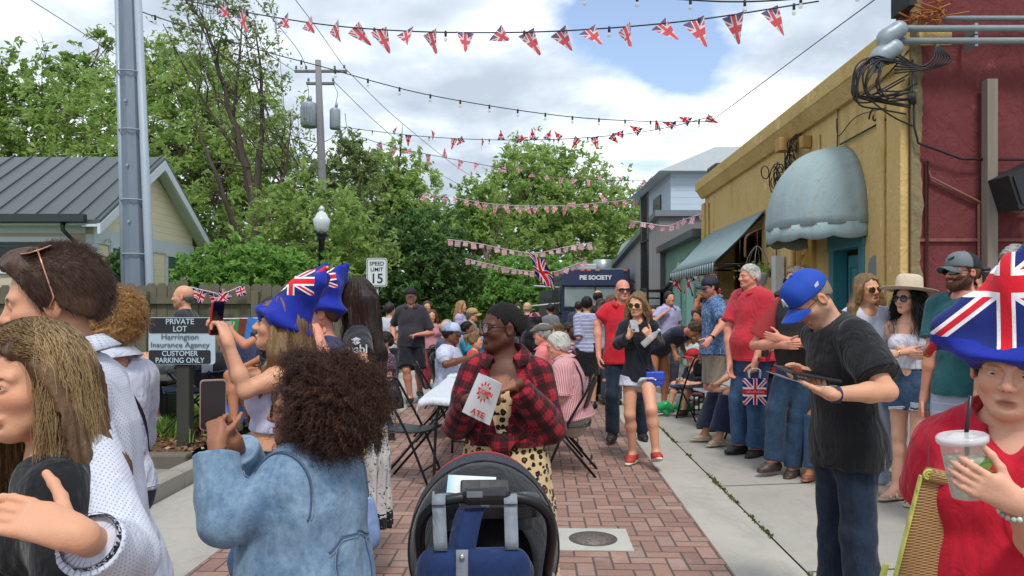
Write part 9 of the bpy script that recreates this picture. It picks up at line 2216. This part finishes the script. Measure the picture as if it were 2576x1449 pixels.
 d = 4.4; z0 = z(2560,d); p = Person(2566, d, -62, Hof(620,d,z0), 'grey haired man with blue mirrored sunglasses at the right edge', skin='pink', z0=z0, w=1.05, head=(-6,2,0), res=.0075); rig(p, U('#9db8ac'), U('#3b4150'), SHOE('#2a2c30'), collar=True); p.hair_short(HG, t=.018, front=.192, side=.085, amp=.005); p.glasses(plain('black_frame','#101114',.3), plain('blue_lens','#1c2068',.06), 'wrap', .027, .003, 'sunglasses')
 d = 5.4; z0 = z(2430,d); p = Person(2440, d, 70, 1.72, 'photographer with raised black camera mostly hidden behind the bearded man', skin='fair', z0=z0, J=dict(elR=(2485,760,-.16), wrR=(2472,728,-.14), wrL=(2480,725,.1)), hands=dict(R=dict(d=(2482,700,-.14), curl=.6))); rig(p, U('#30343d'), JEANS, SHOE('#2a2c30')); p.hair_short(HDB)
 b = thing('camera', 'black camera raised behind the bearded man', 'camera', at(2482,698,d-.12), R(70)); m = MB(); m.box((-.07,-.035,-.045),(.07,.035,.045),.01); m.box((-.03,-.02,.045),(.03,.03,.07),.008); m.build('camera_body', plain('camera_black','#17181b',.5,bump=.1), b); m = MB(); m.lathe([(.036,0),(.038,.05),(.034,.09),(.028,.088)], (0,-.035,0), 18, M=Matrix.Rotation(R(90),4,'X')); m.build('lens', plain('lens_barrel','#101114',.3), b)
 m = MB(); m.tube(spl([(.075,0,.03),(.14,-.05,.02),(.19,-.10,-.05),(.2,-.14,-.12)]), .008, 5, flat=.4); m.build('strap', plain('camera_strap','#15161a',.6), b)
 d = 8.3; z0 = z(1850,d); p = sit(1888, d, -76, 1.58, 'seated woman in navy trousers and beige flats behind the tall man in red', z0=z0, sex='f', skin='fair', foot=.16, J=dict(wrR=('l',-.12,.36,.62))); rig(p, U('#4a5570'), U('#222a44'), SHOE('#a99c86'), skind='flat', bl=.035, bf=.04, to=1.85); p.hair_short(HG)
 folding_chair('black folding chair under the seated woman in navy trousers', gx(1888,d), d, -76).location.z = z0
 d = 6.7; z0 = z(2045,d); p = sit(2104, d, -30, 1.5, 'seated person in striped sun hat and blue jeans behind the man in black', z0=z0, sex='f', skin='tan', foot=.12); rig(p, U('#b3b8c4'), BJ, SHOE('#8a5a3c'), skind='flat'); p.hair_short(HDB, t=.004); m = MB(); Mh = Matrix.Translation(p.h(0,.015,.16)) @ Matrix(p.Hm.tolist()).to_4x4(); m.lathe([(.18,-.01),(.182,-.006),(.10,.01),(.095,.08),(.06,.095),(0,.097)], (0,0,0), 30, M=Mh); m.build('sun_hat', pattern_cloth('striped_straw', lambda t: t.mix(t.math('LESS_THAN', t.math('FRACT', t.math('MULTIPLY', t.sep(t.tc())[2], 30)), .4), lin('#c9c6bd'), lin('#23242a')), .9, .1), p.root)
 folding_chair('black folding chair under the person in the striped sun hat', gx(2104,d), d, -30).location.z = z0
 d = 6.9; p = sit(1440, d, -104, 1.66, 'white haired man in red striped shirt sitting with his back to us', skin='pink', w=1.16, dims=(1.05,1.1,1.04,.5,0), lean=9, head=(6,3,0), res=.009); rig(p, pattern_cloth('red_stripe', stripes('#a8404c', '#cfa9ac', .017, .62), .85, .4), U('#a39c8b'), SHOE('#4b4038'), sleeve=.85, limb=True, collar=True, loose=.028, flare=.03, hem=p.P0[2]-.05); p.hair_short(HW, t=.018, front=.185, side=.070, nape=.02, amp=.003, sc_=110); p.glasses(plain('thin_frame','#7a6a60',.3), lens_clear(), 'rect', .025, .0018)
 m = MB(); m.tube(list(project(p.torso(.03), spl([p.NB+p.sl*.10+p.sf*.14-p.up*.18, p.NB+p.sl*.085+p.up*.02, p.NB+p.sl*.10-p.sf*.14-p.up*.12, p.NB+p.sl*.12-p.sf*.13-p.up*.28]), None, .006)), .010, 6, flat=.4); m.build('strap', plain('strap_navy','#1c2233',.6), p.root)
 d = 8.8; p = sit(1372, d, -98, 1.72, 'man in grey flat cap and pink shirt seated at the table', skin='pink', w=1.08, head=(0,2,0)); rig(p, U('#d97a78'), U('#8e877a'), SHOE('#4b4038'), collar=True); p.hair_short(HG, t=.016, front=.17, side=.075, nape=.02)
 p.garment('flat_cap', [el(p.h(0,.010,.172), np.array([.094,.118,.060])*p.k, p.Hm, .02), el(p.h(0,-.095,.150), np.array([.066,.055,.020])*p.k, p.Hm, .03), el(p.h(0,.014,.135), np.array([.076,.095,.075])*p.k, p.Hm, .004, 's'), fnp(lambda P: (.140-p.hcoord(P)[:,2])*p.k)], cloth('grey_tweed','#5d5c58',.9,.2), .002); p.glasses(plain('thin_frame','#7a6a60',.3), lens_clear(), 'rect', .025, .0018)
 d = 8.7; p = sit(1128, d, 76, 1.74, 'man in white t-shirt and pale cap pointing across the table', skin='brown', w=1.1, head=(8,3,0), J=dict(elR=('l',-.26,.06,.86), wrR=('l',-.02,.28,.93))); rig(p, cloth('white_tee', '#bcc2d8', .85, .05, .7), U('#3b4150'), SHOE('#2a2c30'), hem=p.P0[2]-.05, loose=.024); p.hair_short(HBK, t=.006, front=.18, amp=.001); p.ball_cap('#a9b8cf', '#8a99b8', '#2a3040')
 d = 10.4; p = sit(1192, d, 82, 1.42, 'girl with blond ponytail in red shirt eating at the table', sex='f', skin='fair'); rig(p, U('#c92f34'), BJ, SHOE('#b8b8b6')); p.hair_short(HDBL, t=.014, side=.06, nape=.02); p.garment('ponytail', [rc(p.h(0,.10,.19), p.h(0,.15,.16), .022, .032, .02), rc(p.h(0,.15,.16), p.h(0,.14,.02), .032, .012, .02)], HDBL, .005, 60)
 for i, (uu, v, dd, c, lb) in enumerate(((1185,889,9.4,'#3a9a5c','green paper tray of food on the table beside the pointing man'), (1125,850,10.0,'#c9b43a','yellow folded wrapper on the farther table'))):
  b = MB(); b.box((-.09,-.07,0),(.09,.07,.012),.004); o = b.build('food_tray', plain('tray_'+c, c, .6)); o.location = (gx(uu,dd), dd, .762); tag(o, lb, 'tray')
cast_mid()
def cast_far():
 z = lambda u, d: gz(gx(u,d), d); S = SHOE('#2a2c30')
 def fp(u, d, yaw, v, label, top, bot=None, hair=None, sex='m', skin='fair', long=0, shorts=0, cap=None, **kw):
  z0 = z(u, d); rk = {k: kw.pop(k) for k in ('sleeve','limb','collar','loose','hem','flare') if k in kw}; H = kw.pop('H', None) or Hof(v, d, z0)
  p = Person(u, d, yaw, H, label, sex=sex, skin=skin, z0=z0, **kw); rig(p, top if not isinstance(top, str) else U(top), (bot if not isinstance(bot, str) else U(bot)), S, to=shorts or 1.97, **rk)
  if hair is not None: (p.hair_long(hair, long) if long else p.hair_short(hair, t=.004 if cap else .014))
  if cap: p.ball_cap(cap)
  return p
 fp(978, 13, 150, 762, 'person in white shirt seen from behind left of the walking man', '#bfc3cf', '#3b4150', HDB)
 fp(972, 8.6, -60, 800, 'child in dark floral top and jeans beside the black and white skirt', pattern_cloth('small_floral', floral('#22232f','#5a2f3c','#b89aa8',50)), BJ, HDB, sex='f', H=1.22)
 fp(1073, 16, 20, 757, 'man with brown hair in a pale shirt behind the walking man', '#9a9aa4', '#3b4150', HB)
 fp(1086, 14, 8, 780, 'woman in pink top and red skirt in the crowd behind the walking man', '#b8808a', '#a03040', HR, sex='f', long=.2)
 fp(1158, 15, 80, 757, 'blond woman in lavender tank top standing among the seated crowd', '#a9a0c8', '#8e8aa0', HBL, sex='f', long=.34, sleeve=.12)
 fp(1184, 13.6, 88, 776, 'person in sunglasses, tan cap and camouflage shirt among the seated crowd', pattern_cloth('camouflage', floral('#5a5f4c','#8b8f7c','#a9ac9c',20)), '#4a4a44', HDG, cap='#a98a5c').glasses(plain('black_frame','#101114',.3), LENS_DARK(), 'wrap', .027, .003, 'sunglasses')
 def sp(u, d, yaw, H, label, top, hair, ch, sex='m', skin='fair', ring=None, cap=None, **kw):
  p = sit(u, d, yaw, H, label, sex=sex, skin=skin, **kw); rig(p, U(top), U('#3b4150'), S)
  if hair is not None: p.hair_short(hair, t=.004 if (cap or ring) else .014, ring=ring)
  if cap: p.ball_cap(cap)
  folding_chair('folding chair under the '+ch, gx(u,d), d, yaw); return p
 sp(1122, 12.4, 70, 1.70, 'grey haired person in dark jacket seated far down the table row', '#3a3d48', HG, 'grey haired person in dark jacket')
 sp(1118, 11.3, 78, 1.70, 'balding person in slate shirt seated behind the man in white', '#4a5068', HDBL, 'balding person in slate shirt', ring=.13)
 sp(1172, 12.0, 86, 1.66, 'dark haired seated woman in turquoise top at the far table', '#2f8fb0', HBK, 'woman in turquoise top', sex='f', skin='mid')
 sp(1222, 12.8, 90, 1.68, 'seated person in light blue top with dark hair near the stroller crowd', '#4a90c8', HBK, 'seated person in light blue', skin='brown')
 sp(1290, 12.6, -88, 1.62, 'seated woman in dark top with her back half turned far down the tables', '#3a3038', HDB, 'seated woman in dark top', sex='f')
 sp(1405, 10.6, -84, 1.66, 'seated person with dark blond hair beyond the white haired man', '#6a6470', HDBL, 'person with dark blond hair', sex='f')
 p = fp(1345, 10.8, 172, 800, 'woman with pink headscarf over long dark braids seen from behind', '#2a2630', '#2a2630', HBK, sex='f', skin='dark', long=.42, H=1.42)
 p.garment('headscarf', [el(p.h(0,.012,.155), np.array([.090,.108,.086])*p.k, p.Hm, .02), fnp(lambda P: (.165-p.hcoord(P)[:,2])*p.k)], U('#c86a78'), .003)
 p = fp(1326, 15, 172, 760, 'bald man in black jacket seen from behind in the middle of the crowd', '#1b1c22', '#22242c', None, sleeve=1.9); p.hair_short(HG, t=.003, ring=.12)
 fp(1300, 17, 10, 764, 'man in teal shirt standing far back left of the hanging flag', '#4a7c8c', '#3b4150', HDB)
 fp(1262, 19, -20, 768, 'person in dark clothes far back beyond the tables', '#30303a', '#30303a', HDB, skin='mid')
 fp(1385, 16, -160, 764, 'person in a grey top far back beside the food truck', '#70747c', '#30343d', HBK, sex='f')
 d = 11.2; p = fp(1476, d, 168, 746, 'woman in striped white tee and black skirt seen from behind', pattern_cloth('grey_stripe', stripes('#b9bdd2', '#8a90ae', .055, .7, 1)), None, HBK, sex='f', limb=True, w=1.02, sleeve=.95, J=dict(elL=(1455,850,-.1), wrL=('l',.2,.3,1.1)))
 p.skirt('skirt', U('#1b1c22'), .50, loose=.016, rb=.20, pleat=.003); p.shoes(S, kind='boot')
 p = fp(1504, 13, 176, 730, 'man with a bald spot standing at the food truck', '#2a2d38', '#22252e', None); p.hair_short(HDB, t=.010, ring=.195)
 fp(1512, 12.2, 170, 752, 'woman with dark brown hair behind the woman in striped tee', '#8a3038', '#2a2c36', HDB, sex='f', long=.18)
 fp(1538, 11.6, 165, 742, 'woman with light brown hair behind the bald man in red', '#a0a4b0', '#3b4150', HR, sex='f', long=.34)
 p = fp(1432, 12.5, -120, 800, 'child in star spangled blue and red shirt by the food truck', pattern_cloth('stars', floral('#2c3258','#a04858','#c3c3d0',34)), '#30384c', HDB, H=1.25)
 d = 11.0; p = fp(1445, 11.8, 150, 810, 'child in red and white stripes beside the woman in striped tee', pattern_cloth('red_white', stripes('#b03440','#c9c3c8',.06,.5,1)), '#30384c', HB, H=1.18, limb=True)
 fp(1682, 13, 22, 733, 'man in pale lilac shirt smiling near the shop doorway', '#a9a8d0', '#4a4a5a', HDB, collar=True, smile=.8, J=dict(wrR=(1668,790,-.2)))
 d = 11.0; z0 = z(1655,d); p = Person(1655, d, 42, 1.70, 'man in navy polo and khaki shorts bending over to the children', skin='tan', z0=z0, lean=62, head=(0,6,0), hz=.90, J=dict(elR=(1690,850,-.3), wrR=(1698,890,-.35), wrL=(1722,885,-.1), anL=('l',.12,.02,.085), anR=('l',-.12,-.05,.085), knL=('l',.12,.06,.48), knR=('l',-.12,.0,.48)))
 p.body(); p.top('polo_shirt', U('#1d2236'), sleeve=.7, hem=.55, hemcut=False, loose=.02); p.pants('shorts', U('#8a8070'), to=.95, loose=.02, flare=.02); p.shoes(SHOE('#8a6a58')); p.hair_short(HB)
 fp(1742, 11.4, -80, 812, 'small blond girl in white patterned dress by the shop', pattern_cloth('white_print', floral('#b9c9c4','#c9cfd0','#6a9a8c',40)), '#b9c9c4', HDBL, sex='f', H=1.18, long=.2)
 d = 10.5; z0 = z(1748,d); p = sit(1748, d, -64, 1.12, 'small boy in red cap, navy shirt and sandals sitting by the black chair', seat=.34, z0=z0, skin='fair', foot=.10); rig(p, U('#22263a'), BJ, SHOE('#4a3a30'), to=1.1); p.hair_short(HB, t=.004); p.ball_cap('#b02430')
 b = thing('child_seat', 'low dusty pink toddler chair under the boy in the red cap', 'chair', (gx(1748,d),d,z0), R(-64)); pk = U('#b0707c'); m = MB(); m.box((-.15,-.14,.27),(.15,.16,.31),.015); m.build('seat', pk, b); m = MB(); m.box((-.15,.165,.22),(.15,.20,.62),.015); m.build('backrest', pk, b)
 for sx in (-.13,.13):
  for sy in (-.12,.18): m = MB(); m.tube([(sx,sy,0),(sx,sy,.27)], .012, 6); m.build('leg', BLK(), b)
 for uu, v, lb in ((1672,925,'green balloon animal lying nearer the woman in white shorts'), (1720,902,'green balloon animal lying nearer the boy in the red cap')):
  V, Q = polygonise([rc((-.08,0,0),(.0,.0,.03),.05,.06,.01), rc((.02,0,.03),(.09,0,-.02),.06,.045,.008), rc((.0,0,-.05),(.03,0,-.08),.04,.04,.008)], .014); dd = 10.3; o = link('balloon', mesh_np('balloon', V, Q, plain('balloon_green','#1f9a5a',.2)), None); o.location = at(uu,v,dd); o.location.z = max(gz(o.location.x,dd)+.115, o.location.z); o.location.z = gz(o.location.x,dd)+.13; tag(o, lb, 'balloon', 'green balloons')
 fp(1764, 12.2, -70, 742, 'dark haired woman shading her eyes with a raised hand by the shop', '#4a4048', '#2a2c36', HDB, sex='f', skin='tan', J=dict(elR=(1748,780,-.1), wrR=(1757,752,-.12)))
 fp(1760, 11.7, -60, 778, 'teenager with dark hair below the woman shading her eyes', '#3a3038', '#2a2c36', HDB, sex='f', skin='tan')
 d = 9.1; z0 = z(1792,d); p = Person(1796, d, -84, Hof(697,d,z0), 'man in blue tropical print shirt and dark cap with hand on hip', skin='pink', w=1.08, z0=z0, head=(-4,8,0), stubble=.5, stubcol='#6a5a50', J=dict(elL=(1818,815,'n'), wrL=(1788,852,'n'))); rig(p, pattern_cloth('blue_tropical', floral('#5a7aa4','#31456a','#8fa9c8',26)), U('#8f8678'), S, sleeve=.8, to=.95, hem=p.P0[2]-.06, collar=True); p.hair_short(HDB, t=.004); p.ball_cap('#252a3a'); watch(p, 'L'); p.glasses(plain('black_frame','#101114',.3), LENS_DARK(), 'wrap', .027, .003, 'sunglasses')
 fp(1835, 9.8, -70, 756, 'woman in black behind the man in tropical print shirt', '#1e1e24', '#1e1e24', HR, sex='f', long=.3)
 fp(1640, 15, 10, 770, 'person in blue shirt far back beside the grey shed', '#5a7898', '#30343d', HDB)
 fp(1455, 17, 172, 758, 'person in dark shirt queueing at the food truck', '#3a3d48', '#22252e', HDB)
cast_far()
